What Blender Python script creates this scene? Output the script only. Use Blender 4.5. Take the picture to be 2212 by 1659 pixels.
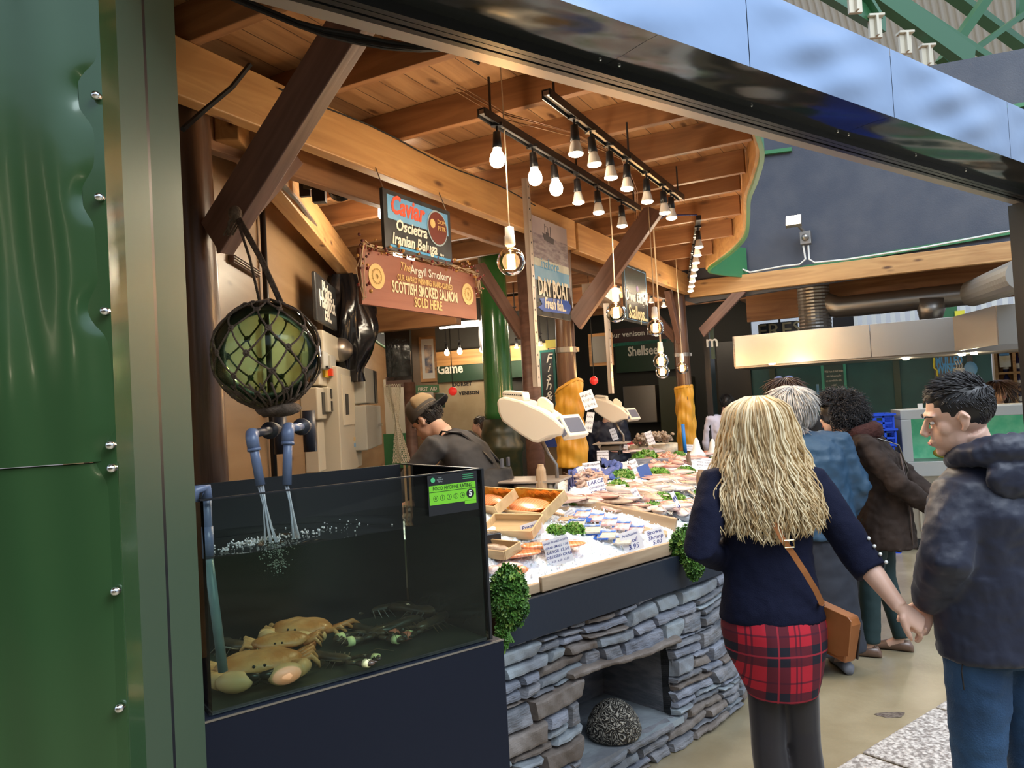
import bpy, math, random
import numpy as np
from mathutils import Matrix, Vector
S = bpy.context.scene
for _o in list(bpy.data.objects): bpy.data.objects.remove(_o)
COL = S.collection
random.seed(7); RNG = np.random.RandomState(11)
R = math.radians
# ---------------------------------------------------------------- camera
CAMZ = 1.72; FPX = 1661.0; PITCH = R(1.6); ROLL = R(3.15)
FW = np.array([0, math.cos(PITCH), math.sin(PITCH)])
_U0 = np.array([0, -math.sin(PITCH), math.cos(PITCH)]); _R0 = np.array([1.0, 0, 0])
CR = math.cos(ROLL) * _R0 - math.sin(ROLL) * _U0
CU = math.sin(ROLL) * _R0 + math.cos(ROLL) * _U0
CAM = np.array([0, 0, CAMZ])
cd = bpy.data.cameras.new('camera'); co = bpy.data.objects.new('camera', cd); COL.objects.link(co)
cd.sensor_fit = 'HORIZONTAL'; cd.sensor_width = 36.0; cd.lens = FPX * 36.0 / 2212.0
cd.clip_start = 0.05; cd.clip_end = 200
m4 = Matrix.Identity(4)
for i in range(3):
    m4[i][0] = CR[i]; m4[i][1] = CU[i]; m4[i][2] = -FW[i]; m4[i][3] = CAM[i]
co.matrix_world = m4
S.camera = co
# ---------------------------------------------------------------- world, exposure, daylight
w = bpy.data.worlds.new('world'); S.world = w; w.use_nodes = True
nt = w.node_tree; bg = nt.nodes['Background']
tc = nt.nodes.new('ShaderNodeTexCoord'); sx = nt.nodes.new('ShaderNodeSeparateXYZ'); cr = nt.nodes.new('ShaderNodeValToRGB')
nt.links.new(tc.outputs['Generated'], sx.inputs[0]); nt.links.new(sx.outputs['Z'], cr.inputs[0]); nt.links.new(cr.outputs[0], bg.inputs[0])
cr.color_ramp.elements[0].position = 0.0; cr.color_ramp.elements[0].color = (0.16, 0.16, 0.165, 1)
_e = cr.color_ramp.elements.new(.14); _e.color = (.34, .37, .42, 1)
cr.color_ramp.elements[1].position = 0.45; cr.color_ramp.elements[1].color = (0.62, 0.78, 1.0, 1)
bg.inputs[1].default_value = 1.25
S.view_settings.view_transform = 'Standard'; S.view_settings.look = 'None'
S.view_settings.gamma = 1; S.view_settings.use_curve_mapping = False
S.view_settings.exposure = 0.45
def area(name, loc, target, sx_, sy_, power, col):
    l = bpy.data.lights.new(name, 'AREA'); l.shape = 'RECTANGLE'; l.size = sx_; l.size_y = sy_; l.energy = power; l.color = col
    o = bpy.data.objects.new(name, l); COL.objects.link(o); o.location = loc
    o.rotation_euler = (Vector(target) - Vector(loc)).to_track_quat('-Z', 'Y').to_euler(); return o
# area light standing in for cool daylight from high above the walkway
area('overhead_daylight_fill', (5.0, -1.0, 8.5), (2.5, 4.5, 0.5), 6, 6, 640, (0.80, 0.90, 1.0))
def point(name, loc, power, col, rad=0.03):
    l = bpy.data.lights.new(name, 'POINT'); l.energy = power; l.color = col; l.shadow_soft_size = rad
    o = bpy.data.objects.new(name, l); COL.objects.link(o); o.location = loc; return o
def spot(name, loc, target, power, col, ang=110, rad=0.04):
    l = bpy.data.lights.new(name, 'SPOT'); l.energy = power; l.color = col; l.shadow_soft_size = rad; l.spot_size = R(ang); l.spot_blend = .6
    o = bpy.data.objects.new(name, l); COL.objects.link(o); o.location = loc
    o.rotation_euler = (Vector(target) - Vector(loc)).to_track_quat('-Z', 'Y').to_euler(); return o
# ---------------------------------------------------------------- placing helpers
def ray(x, y): return FW + CR * (x - 1106) / FPX - CU * (y - 829.5) / FPX
def at(x, y, Y):
    d = ray(x, y); return Vector(CAM + d * Y / d[1])
def atz(x, y, z):
    d = ray(x, y); return Vector(CAM + d * (z - CAMZ) / d[2])
class Frame:                      # upright frame: x along compass direction az, y to its left, z up
    def __init__(s, x, y, az, z=0):
        s.o = Vector((x, y, z)); a = R(az); s.u = Vector((math.sin(a), math.cos(a), 0)); s.n = Vector((-math.cos(a), math.sin(a), 0))
        s.m = Matrix(((s.u.x, s.n.x, 0, x), (s.u.y, s.n.y, 0, y), (0, 0, 1, z), (0, 0, 0, 1)))
    def w(s, a, b, c): return s.m @ Vector((a, b, c))
    def px(s, x, y, off=0):       # where the sight line through a pixel meets the plane y=off of this frame
        d = Vector(ray(x, y)); p0 = s.o + s.n * off; c = Vector(CAM); t = (p0 - c).dot(s.n) / d.dot(s.n); q = s.m.inverted() @ (c + d * t); return q
OF = Frame(-.72, 1.75, 53.5)      # the stall's open front
BF = Frame(-1.05, 2.9, 28)        # the main beam and the joists across it
LF = Frame(-1.2, 0, -3)           # left wall
HF = Frame(2.22, 8.9, 118)        # the cross beam running right from the third post
# ---------------------------------------------------------------- mesh builder
def rot(ax, ay, az): return Matrix.Rotation(az, 4, 'Z') @ Matrix.Rotation(ay, 4, 'Y') @ Matrix.Rotation(ax, 4, 'X')
def T(x, y, z): return Matrix.Translation((x, y, z))
def frames(pts):
    P = [Vector(p) for p in pts]; n = len(P); out = []; up = None
    for i in range(n):
        t = (P[min(i + 1, n - 1)] - P[max(i - 1, 0)])
        t = t.normalized() if t.length > 1e-9 else Vector((0, 0, 1))
        if up is None:
            ref = Vector((0, 0, 1)) if abs(t.z) < .95 else Vector((0, 1, 0)); a = ref.cross(t).normalized()
        else:
            a = (up - t * up.dot(t)); a = a.normalized() if a.length > 1e-6 else t.orthogonal().normalized()
        up = a; out.append((P[i], a, t.cross(a).normalized()))
    return out
class G:
    def __init__(s, M=None): s.v = []; s.f = []; s.mi = []; s.M = M; s.k = 0
    def add(s, vs, fs):
        b = len(s.v)
        if s.M is not None: vs = [s.M @ Vector(q) for q in vs]
        s.v += [tuple(q) for q in vs]; s.f += [tuple(i + b for i in f) for f in fs]; s.mi += [s.k] * len(fs); return s
    def box(s, x, y, z, a, b, c, m=None):          # centre and full sizes
        vs = [Vector((x + i * a / 2, y + j * b / 2, z + k * c / 2)) for k in (-1, 1) for j in (-1, 1) for i in (-1, 1)]
        if m is not None: vs = [m @ q for q in vs]
        return s.add(vs, [(0, 2, 3, 1), (4, 5, 7, 6), (0, 1, 5, 4), (2, 6, 7, 3), (0, 4, 6, 2), (1, 3, 7, 5)])
    def bb(s, x0, x1, y0, y1, z0, z1): return s.box((x0 + x1) / 2, (y0 + y1) / 2, (z0 + z1) / 2, abs(x1 - x0), abs(y1 - y0), abs(z1 - z0))
    def prism(s, poly, d0, d1, ax='z'):            # 2-d outline extruded along an axis
        f = {'z': lambda p, d: (p[0], p[1], d), 'y': lambda p, d: (p[0], d, p[1]), 'x': lambda p, d: (d, p[0], p[1])}[ax]
        n = len(poly); vs = [f(p, d0) for p in poly] + [f(p, d1) for p in poly]
        fs = [tuple(range(n))[::-1], tuple(range(n, 2 * n))] + [(i, (i + 1) % n, n + (i + 1) % n, n + i) for i in range(n)]
        return s.add(vs, fs)
    def tube(s, pts, r, n=8, flat=1.0, cap=True):
        fr = frames(pts); m = len(fr)
        rr = [r] * m if isinstance(r, (int, float)) else list(r)
        vs = []
        for (p, a, b), q in zip(fr, rr):
            for i in range(n):
                t = 2 * math.pi * i / n; vs.append(p + a * (math.cos(t) * q) + b * (math.sin(t) * q * flat))
        fs = [(j * n + i, j * n + (i + 1) % n, (j + 1) * n + (i + 1) % n, (j + 1) * n + i) for j in range(m - 1) for i in range(n)]
        if cap: fs += [tuple(range(n))[::-1], tuple(range((m - 1) * n, m * n))]
        return s.add(vs, fs)
    def bar(s, p0, p1, wd, dp, up=(0, 0, 1)):      # rectangular bar between two points
        p0 = Vector(p0); p1 = Vector(p1); t = (p1 - p0).normalized(); u = Vector(up); a = u.cross(t)
        a = a.normalized() if a.length > 1e-5 else t.orthogonal().normalized(); b = t.cross(a)
        vs = [q + a * (i * wd / 2) + b * (j * dp / 2) for q in (p0, p1) for j in (-1, 1) for i in (-1, 1)]
        return s.add(vs, [(0, 2, 3, 1), (4, 5, 7, 6), (0, 1, 5, 4), (2, 6, 7, 3), (0, 4, 6, 2), (1, 3, 7, 5)])
    def lathe(s, prof, n=24, m=None):
        vs = []; k = len(prof)
        for r_, z in prof:
            for i in range(n):
                t = 2 * math.pi * i / n; vs.append(Vector((r_ * math.cos(t), r_ * math.sin(t), z)))
        if m is not None: vs = [m @ q for q in vs]
        fs = [(j * n + i, j * n + (i + 1) % n, (j + 1) * n + (i + 1) % n, (j + 1) * n + i) for j in range(k - 1) for i in range(n)]
        fs += [tuple(range(n))[::-1], tuple(range((k - 1) * n, k * n))]
        return s.add(vs, fs)
    def ball(s, c, r, n=12, k=8, m=None):
        if isinstance(r, (int, float)): r = (r, r, r)
        vs = [Vector((0, 0, -r[2]))]
        for j in range(1, k):
            ph = -math.pi / 2 + math.pi * j / k
            for i in range(n):
                t = 2 * math.pi * i / n; vs.append(Vector((r[0] * math.cos(ph) * math.cos(t), r[1] * math.cos(ph) * math.sin(t), r[2] * math.sin(ph))))
        vs.append(Vector((0, 0, r[2])))
        fs = [(0, 1 + (i + 1) % n, 1 + i) for i in range(n)]
        fs += [(1 + j * n + i, 1 + j * n + (i + 1) % n, 1 + (j + 1) * n + (i + 1) % n, 1 + (j + 1) * n + i) for j in range(k - 2) for i in range(n)]
        b = 1 + (k - 2) * n; fs += [(b + i, b + (i + 1) % n, b + n) for i in range(n)]
        if m is not None: vs = [m @ q for q in vs]
        c = Vector(c); return s.add([q + c for q in vs], fs)
    def grid(s, fn, nu, nv, closed=False):
        vs = [fn(i / nu, j / nv) for j in range(nv + 1) for i in range(nu + (0 if closed else 1))]
        wd = nu if closed else nu + 1
        fs = [(j * wd + i, j * wd + (i + 1) % wd, (j + 1) * wd + (i + 1) % wd, (j + 1) * wd + i) for j in range(nv) for i in range(nu)]
        return s.add(vs, fs)
    def loft(s, secs, cap=True):
        n = len(secs[0]); vs = [q for c in secs for q in c]
        fs = [(j * n + i, j * n + (i + 1) % n, (j + 1) * n + (i + 1) % n, (j + 1) * n + i) for j in range(len(secs) - 1) for i in range(n)]
        if cap: fs += [tuple(range(n))[::-1], tuple(range((len(secs) - 1) * n, len(secs) * n))]
        return s.add(vs, fs)
WM = {}
def link(o, parent=None, wm=None):
    COL.objects.link(o); wm = wm or Matrix.Identity(4); WM[o.name] = wm
    if parent is not None:
        o.parent = parent; o.matrix_parent_inverse = Matrix.Identity(4); o.matrix_basis = WM[parent.name].inverted() @ wm
    else: o.matrix_basis = wm
    return o
def build(g, name, mats, parent=None, at=None, smooth=False, bevel=0, sub=0, solid=0, disp=None, label=None, stuff=False):
    """verts of g are world points (or local to matrix 'at'); one mesh object"""
    me = bpy.data.meshes.new(name)
    if at is None and parent is not None:
        at_ = WM[parent.name]; inv = at_.inverted(); vs = [inv @ Vector(q) for q in g.v]
    else: at_ = at; vs = g.v
    me.from_pydata([tuple(q) for q in vs], [], g.f); me.validate()
    if not isinstance(mats, (list, tuple)): mats = [mats]
    for m in mats: me.materials.append(m)
    if len(mats) > 1 and len(me.polygons) == len(g.mi): me.polygons.foreach_set('material_index', g.mi)
    if smooth: me.polygons.foreach_set('use_smooth', [True] * len(me.polygons))
    o = bpy.data.objects.new(name, me); link(o, parent, at_)
    if bevel:
        b = o.modifiers.new('bevel', 'BEVEL'); b.width = bevel; b.segments = 2; b.limit_method = 'ANGLE'; b.angle_limit = R(40)
    if solid: b = o.modifiers.new('solid', 'SOLIDIFY'); b.thickness = solid; b.offset = 0
    if sub: b = o.modifiers.new('sub', 'SUBSURF'); b.levels = sub; b.render_levels = sub
    if disp:
        tx = bpy.data.textures.new('t', 'CLOUDS'); tx.noise_scale = disp[1]; b = o.modifiers.new('d', 'DISPLACE'); b.texture = tx; b.strength = disp[0]; b.texture_coords = 'LOCAL'
    if label: o['label'] = label
    if stuff: o['kind'] = 'stuff'
    return o
def tag(o, label=None, cat=None, group=None, kind=None):
    if label: o['label'] = label
    if cat: o['category'] = cat
    if group: o['group'] = group
    if kind: o['kind'] = kind
    return o
def thing(name, label, cat, loc=(0, 0, 0), az=90, group=None, wm=None):
    if wm is None: wm = Frame(loc[0], loc[1], az, loc[2]).m
    o = bpy.data.objects.new(name, None); o.empty_display_size = .1; link(o, None, wm); return tag(o, label, cat, group)
def copy_tree(o, wm=None, parent=None):
    c = o.copy(); COL.objects.link(c)
    if parent is not None: c.parent = parent; WM[c.name] = WM[parent.name]
    if wm is not None: c.matrix_basis = wm; WM[c.name] = wm
    for ch in o.children: copy_tree(ch, None, c)
    return c
def text(body, name, mat, size, wm, parent=None, ext=.0008, shear=0, sx=1.0, bold=0, align='CENTER', label=None, font_space=1.0, line=1.0):
    cu = bpy.data.curves.new('t', 'FONT'); cu.body = body; cu.size = size; cu.extrude = ext; cu.shear = shear; cu.offset = bold
    cu.align_x = align; cu.align_y = 'CENTER'; cu.resolution_u = 2; cu.space_character = font_space; cu.space_line = line
    o = bpy.data.objects.new('t', cu); COL.objects.link(o); dg = bpy.context.evaluated_depsgraph_get(); dg.update()
    me = bpy.data.meshes.new_from_object(o.evaluated_get(dg)); bpy.data.objects.remove(o); bpy.data.curves.remove(cu)
    me.name = name; me.materials.clear(); me.materials.append(mat)
    if sx != 1: me.transform(Matrix.Diagonal((sx, 1, 1, 1)))
    q = bpy.data.objects.new(name, me); link(q, parent, wm)
    if label: q['label'] = label
    return q
# face matrix: text plane on the visible (camera) side of a vertical frame plane at local (a,b,c)
def facing(F, a, b, c, tilt=0):   # text x axis = frame x, text up = z, normal = -frame y
    return F.m @ T(a, b, c) @ Matrix.Rotation(R(90), 4, 'X') @ Matrix.Rotation(tilt, 4, 'Z')
# ---------------------------------------------------------------- materials
def mat(name, col, rough=.5, metal=0, var=0, col2=None, scale=8, bump=0, bscale=60, emit=None, es=1, trans=0, ior=1.45, alpha=1, sss=0, coat=0, stretch=None, detail=3, spec=None, sheen=0):
    m = bpy.data.materials.new(name); m.use_nodes = True; n = m.node_tree.nodes; L = m.node_tree.links; p = n['Principled BSDF']
    p.inputs['Base Color'].default_value = (*col, 1); p.inputs['Roughness'].default_value = rough; p.inputs['Metallic'].default_value = metal
    if trans: p.inputs['Transmission Weight'].default_value = trans; p.inputs['IOR'].default_value = ior
    if alpha < 1: p.inputs['Alpha'].default_value = alpha
    if sss: p.inputs['Subsurface Weight'].default_value = sss; p.inputs['Subsurface Radius'].default_value = (.02, .01, .006); p.inputs['Subsurface Scale'].default_value = .5
    if coat: p.inputs['Coat Weight'].default_value = coat; p.inputs['Coat Roughness'].default_value = .08
    if sheen: p.inputs['Sheen Weight'].default_value = sheen
    if spec is not None: p.inputs['Specular IOR Level'].default_value = spec
    if emit: p.inputs['Emission Color'].default_value = (*emit, 1); p.inputs['Emission Strength'].default_value = es
    if col2 or bump:
        t = n.new('ShaderNodeTexCoord'); mp = n.new('ShaderNodeMapping'); L.new(t.outputs['Object'], mp.inputs[0])
        if stretch: mp.inputs['Scale'].default_value = stretch
    if col2:
        nz = n.new('ShaderNodeTexNoise'); nz.inputs['Scale'].default_value = scale; nz.inputs['Detail'].default_value = detail; L.new(mp.outputs[0], nz.inputs['Vector'])
        r = n.new('ShaderNodeValToRGB'); r.color_ramp.elements[0].position = .38; r.color_ramp.elements[1].position = .64
        r.color_ramp.elements[0].color = (*col, 1); r.color_ramp.elements[1].color = (*col2, 1)
        L.new(nz.outputs['Fac'], r.inputs[0]); L.new(r.outputs[0], p.inputs['Base Color'])
    if bump:
        nb = n.new('ShaderNodeTexNoise'); nb.inputs['Scale'].default_value = bscale; nb.inputs['Detail'].default_value = 4; L.new(mp.outputs[0], nb.inputs['Vector'])
        b = n.new('ShaderNodeBump'); b.inputs['Strength'].default_value = bump; b.inputs['Distance'].default_value = .01
        L.new(nb.outputs['Fac'], b.inputs['Height']); L.new(b.outputs[0], p.inputs['Normal'])
    return m
def wood(name, c1, c2, knot=(.12, .05, .02), rough=.55, grain=1.0, planks=0, bump=.15, knots=True, coat=0):
    """grain runs along object x; planks = board width across object y (0 none)"""
    m = bpy.data.materials.new(name); m.use_nodes = True; n = m.node_tree.nodes; L = m.node_tree.links; p = n['Principled BSDF']
    p.inputs['Roughness'].default_value = rough
    if coat: p.inputs['Coat Weight'].default_value = coat; p.inputs['Coat Roughness'].default_value = .25
    t = n.new('ShaderNodeTexCoord'); mp = n.new('ShaderNodeMapping'); L.new(t.outputs['Object'], mp.inputs[0]); mp.inputs['Scale'].default_value = (1.2 * grain, 14 * grain, 14 * grain)
    nz = n.new('ShaderNodeTexNoise'); nz.inputs['Scale'].default_value = 1.0; nz.inputs['Detail'].default_value = 5; nz.inputs['Distortion'].default_value = 1.2; L.new(mp.outputs[0], nz.inputs['Vector'])
    r = n.new('ShaderNodeValToRGB'); r.color_ramp.elements[0].position = .33; r.color_ramp.elements[1].position = .68
    r.color_ramp.elements[0].color = (*c1, 1); r.color_ramp.elements[1].color = (*c2, 1); L.new(nz.outputs['Fac'], r.inputs[0]); last = r.outputs[0]
    if knots:
        vo = n.new('ShaderNodeTexVoronoi'); mk = n.new('ShaderNodeMapping'); L.new(t.outputs['Object'], mk.inputs[0]); mk.inputs['Scale'].default_value = (2.2, 6.5, 6.5)
        L.new(mk.outputs[0], vo.inputs['Vector']); vo.inputs['Scale'].default_value = 1
        kr = n.new('ShaderNodeValToRGB'); kr.color_ramp.elements[0].position = .05; kr.color_ramp.elements[1].position = .14
        kr.color_ramp.elements[0].color = (1, 1, 1, 1); kr.color_ramp.elements[1].color = (0, 0, 0, 1); L.new(vo.outputs['Distance'], kr.inputs[0])
        mx = n.new('ShaderNodeMixRGB'); L.new(kr.outputs[0], mx.inputs[0]); L.new(last, mx.inputs[1]); mx.inputs[2].default_value = (*knot, 1); last = mx.outputs[0]
    if planks:
        sp = n.new('ShaderNodeSeparateXYZ'); L.new(t.outputs['Object'], sp.inputs[0])
        md = n.new('ShaderNodeMath'); md.operation = 'MULTIPLY'; md.inputs[1].default_value = 1 / planks; L.new(sp.outputs['Y'], md.inputs[0])
        fr = n.new('ShaderNodeMath'); fr.operation = 'FRACT'; L.new(md.outputs[0], fr.inputs[0])
        lt = n.new('ShaderNodeMath'); lt.operation = 'LESS_THAN'; lt.inputs[1].default_value = .035; L.new(fr.outputs[0], lt.inputs[0])
        fl = n.new('ShaderNodeMath'); fl.operation = 'FLOOR'; L.new(md.outputs[0], fl.inputs[0])
        wn = n.new('ShaderNodeTexWhiteNoise'); wn.noise_dimensions = '1D'; L.new(fl.outputs[0], wn.inputs['W'])
        hv = n.new('ShaderNodeHueSaturation'); mr = n.new('ShaderNodeMapRange'); mr.inputs[3].default_value = .8; mr.inputs[4].default_value = 1.15; L.new(wn.outputs['Value'], mr.inputs[0]); L.new(mr.outputs[0], hv.inputs['Value']); L.new(last, hv.inputs['Color'])
        mx = n.new('ShaderNodeMixRGB'); L.new(lt.outputs[0], mx.inputs[0]); L.new(hv.outputs[0], mx.inputs[1]); mx.inputs[2].default_value = (c1[0] * .25, c1[1] * .25, c1[2] * .25, 1); last = mx.outputs[0]
    L.new(last, p.inputs['Base Color'])
    if bump:
        b = n.new('ShaderNodeBump'); b.inputs['Strength'].default_value = bump; b.inputs['Distance'].default_value = .01; L.new(nz.outputs['Fac'], b.inputs['Height']); L.new(b.outputs[0], p.inputs['Normal'])
    return m
M = {}
M['pine'] = wood('pine', (.40, .20, .07), (.58, .33, .13), rough=.5)
M['joist'] = wood('joist_wood', (.20, .085, .032), (.34, .16, .065), rough=.55)
M['deck'] = wood('deck_boards', (.33, .16, .065), (.50, .27, .12), planks=.14, rough=.55)
M['post'] = wood('post_wood', (.06, .028, .016), (.15, .075, .04), rough=.32, knots=False, bump=.3, coat=.3)
M['brace'] = wood('brace_wood', (.11, .055, .04), (.19, .10, .075), rough=.5, knots=False)
M['ply'] = wood('plywood', (.46, .27, .13), (.64, .42, .23), rough=.4, grain=.5, planks=.5)
M['crate'] = wood('crate_wood', (.50, .34, .17), (.68, .50, .28), rough=.6, knot=(.25, .13, .06))
M['tray'] = wood('tray_wood', (.36, .24, .14), (.58, .43, .28), rough=.6, knot=(.2, .1, .05))
M['greengloss'] = mat('green_gloss_paint', (.035, .088, .030), .2, .1, coat=.35, bump=.25, bscale=3.0)
M['greenstrip'] = mat('green_satin_strip', (.060, .095, .058), .42, .15, bump=.08, bscale=5)
M['greentrim'] = mat('green_trim_paint', (.05, .20, .08), .35)
M['headsky'] = mat('header_sheet_sky_tint', (.32, .40, .54), .17, .95, bump=.5, bscale=2.2)  # sheet mirrors the sky; that blue is put into its base colour
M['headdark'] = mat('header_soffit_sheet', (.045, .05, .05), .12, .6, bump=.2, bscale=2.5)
M['black'] = mat('black', (.012, .013, .016), .35)
M['blackmatt'] = mat('black_matt', (.010, .010, .011), .75)
M['lip'] = mat('satin_aluminium', (.46, .40, .35), .4, .5)
M['chrome'] = mat('chrome', (.8, .8, .8), .15, 1)
M['steel'] = mat('brushed_steel', (.55, .52, .48), .28, .95, bump=.05, bscale=20, stretch=(1, 1, 30))
M['duct'] = mat('duct_metal', (.33, .30, .27), .35, .85)
M['greywall'] = mat('dark_grey_wall', (.055, .062, .085), .45, bump=.12, bscale=90, col2=(.075, .08, .10), scale=3)
M['cream'] = mat('cream_paint', (.72, .66, .52), .5)
M['white'] = mat('white_plastic', (.75, .74, .70), .35)
M['teal'] = mat('teal_boards', (.010, .085, .10), .5, col2=(.015, .11, .125), scale=3)
M['dkgreen'] = mat('dark_green_paint', (.018, .05, .03), .4)
M['irongreen'] = mat('iron_green', (.04, .15, .06), .35)
M['concrete'] = mat('wet_concrete', (.25, .205, .125), .28, col2=(.35, .30, .20), scale=2.5, bump=.15, bscale=25, detail=8)
M['granite'] = mat('granite', (.20, .18, .17), .6, col2=(.62, .60, .58), scale=55, bump=.3, bscale=60)
M['bulbglass'] = mat('bulb_glass', (1, .86, .62), .02, trans=1, ior=1.2)
M['ceramic'] = mat('ceramic', (.80, .77, .72), .25)
M['cord'] = mat('cord', (.55, .42, .28), .8)
M['lampwhite'] = mat('lamp_glow', (1, .9, .75), .5, emit=(1.0, .82, .58), es=20)
M['filament'] = mat('filament_glow', (1, .6, .2), .5, emit=(1.0, .55, .16), es=60)
M['tubeglow'] = mat('fluorescent_glow', (1, 1, 1), .5, emit=(1, .95, .85), es=9)

# ================================================================ SETTING
g = G(); g.bb(-6, 14, -4, 22, -.1, 0); o = build(g, 'floor', M['concrete']); tag(o, 'wet tan concrete market floor', kind='structure')
# granite kerb slabs and drain beside the walkway
def slab(name, pts, z, m, lab, cat):
    c = sum((Vector((p.x, p.y, 0)) for p in pts), Vector()) / len(pts)
    g = G(); g.prism([(p.x - c.x, p.y - c.y) for p in pts], 0, z); o = build(g, name, m, at=T(c.x, c.y, 0), bevel=.006); return tag(o, lab, cat)
KF = Frame(1.49, 3.61, 52.5)
for i, (a, b) in enumerate(((-2.2, .05), (.07, .80), (.82, 2.3))):
    g = G(); g.bb(a, b, -.40, 0, 0, .012); o = build(g, 'kerb_stone', M['granite'], at=KF.m, bevel=.006)
    tag(o, ['speckled grey granite kerb slab nearest the camera, below the picture edge', 'speckled granite kerb slab left of the jeans, in view on the walkway', 'smoother granite kerb slab passing behind the man in jeans'][i], 'kerb stone')
g = G(); g.bb(-2.2, 2.3, -.62, -.42, 0, .01)
dr = thing('drain_channel', 'ribbed metal drain channel beside the granite kerb', 'drain', KF.w(0, -.52, 0), 52.5)
build(g, 'channel_frame', M['duct'], dr, at=KF.m)
g = G()
for i in range(150): g.bb(-2.2 + i * .03, -2.2 + i * .03 + .014, -.6, -.44, .01, .018)
build(g, 'grating', M['steel'], dr, at=KF.m)
g = G(); c = atz(1925, 1545, 0); g.add([(c.x + .07 * math.cos(t) * (1 + .3 * math.sin(3 * t)), c.y + .045 * math.sin(t) * (1 + .25 * math.cos(2 * t)), .002) for t in [i * .393 for i in range(16)]], [tuple(range(16))])
o = build(g, 'floor_patch', mat('patch', (.07, .05, .045), .5, col2=(.2, .17, .14), scale=60)); tag(o, 'dark chipped patch in the concrete floor near the kerb', 'floor patch')
# raised stall floor
g = G(); g.prism([(-1.2, 3.0), (-.3, 3.15), (.9, 4.8), (1.6, 8.5), (3.0, 10.8), (-2.0, 12)], 0, .12); o = build(g, 'floor', M['dkgreen']); tag(o, kind='structure')
# left wall (plywood) and back partition
g = G(); g.bb(2.4, 12, 0, .08, 0, 3.6); o = build(g, 'wall_left', M['ply'], at=LF.m); tag(o, kind='structure')
# ceiling boards above the joists, following the wavy front edge
WAVE = [(-1.2, -1.55), (.6, -1.72), (1.9, -1.62), (2.35, -1.57), (2.83, -1.45), (3.28, -1.32), (3.87, -1.2), (4.57, -1.04), (5.16, -.81), (5.62, -.58), (6.1, -.36), (6.5, -.42), (6.9, -.6)]
g = G(); g.prism([(-3.0, -1.3), ] + WAVE + [(7.4, 0.5), (7.4, 4), (-3.0, 4)], 3.27, 3.33)
o = build(g, 'ceiling', M['deck'], at=BF.m @ Matrix.Rotation(0, 4, 'Z')); tag(o, kind='structure')
# the wavy fascia strip round the edge of the deck
ww = thing('wavy_fascia', 'green edged wavy wooden fascia along the front of the board ceiling', 'fascia', BF.w(3.3, -1.3, 3.1), 28)
ws = []
for i in range(len(WAVE) - 1):
    p0 = WAVE[max(i - 1, 0)]; p1 = WAVE[i]; p2 = WAVE[i + 1]; p3 = WAVE[min(i + 2, len(WAVE) - 1)]
    for k in range(6):
        t = k / 6; ws.append(tuple(.5 * (2 * p1[j] + (p2[j] - p0[j]) * t + (2 * p0[j] - 5 * p1[j] + 4 * p2[j] - p3[j]) * t * t + (3 * p1[j] - p0[j] - 3 * p2[j] + p3[j]) * t ** 3) for j in (0, 1)))
ws.append(WAVE[-1])
def strip(pts, d0, d1, z0, z1):
    g = G(BF.m); n = len(pts); secs = []
    for i, p in enumerate(pts):
        q0 = pts[max(i - 1, 0)]; q1 = pts[min(i + 1, n - 1)]; tx, ty = q1[0] - q0[0], q1[1] - q0[1]; l = math.hypot(tx, ty) or 1; nx, ny = ty / l, -tx / l
        secs.append([Vector((p[0] + nx * d0, p[1] + ny * d0, z0)), Vector((p[0] + nx * d1, p[1] + ny * d1, z0)), Vector((p[0] + nx * d1, p[1] + ny * d1, z1)), Vector((p[0] + nx * d0, p[1] + ny * d0, z1))])
    return g.loft(secs)
build(strip(ws, -.015, .004, 3.05, 3.30), 'inner_board', M['pine'], ww, smooth=False)
build(strip(ws, .004, .03, 3.02, 3.36), 'green_edge', M['greentrim'], ww)
# joists
JU = [-1.3, -.7, -.11, .52, 1.17, 1.77, 2.33, 2.96, 3.37, 4.1, 4.9, 5.65, 6.4]
def wave_at(u):
    for a, b in zip(ws, ws[1:]):
        if a[0] <= u <= b[0]: return a[1] + (b[1] - a[1]) * (u - a[0]) / max(b[0] - a[0], 1e-6)
    return -1.5
for i, u in enumerate(JU):
    y0 = wave_at(u) + .03; mm = BF.m @ T(u, y0, 3.12) @ Matrix.Rotation(R(90), 4, 'Z')
    g = G(); g.bb(0, 3.3 - y0, -.0225, .0225, 0, .15); o = build(g, 'ceiling_joist', M['joist'], at=mm, bevel=.003)
    tag(o, 'brown wooden joist crossing under the board ceiling above the main beam', 'joist', 'joists under the board ceiling')
# main beam pair
def beam(name, F, a, b, y0, y1, z0, z1, m, lab, grp=None):
    g = G(); g.bb(0, b - a, y0, y1, z0, z1); o = build(g, name, m, at=F.m @ T(a, 0, 0), bevel=.006); return tag(o, lab, 'beam', grp)
beam('timber_beam', BF, -.6, 3.42, 0, .07, 2.90, 3.12, M['pine'], 'long knotted pine beam running from the near post above the hanging signs')
beam('timber_beam', BF, 3.47, 6.75, 0, .07, 2.89, 3.12, M['pine'], 'far length of the pine beam between the second and third posts')
beam('timber_beam', BF, -.3, 6.7, .27, .33, 2.86, 3.12, M['joist'], 'thinner brown beam running behind the long knotted pine beam')
beam('timber_beam', Frame(-1.14, 3.2, -4), 0, 6, -.05, .05, 2.9, 3.12, M['pine'], 'pine beam high along the left wall with grey conduit on it')
beam('timber_beam', HF, -.1, 4.2, -.04, .04, 2.86, 3.05, M['pine'], 'pine beam below the dark grey wall, running right from the third post')
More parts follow.
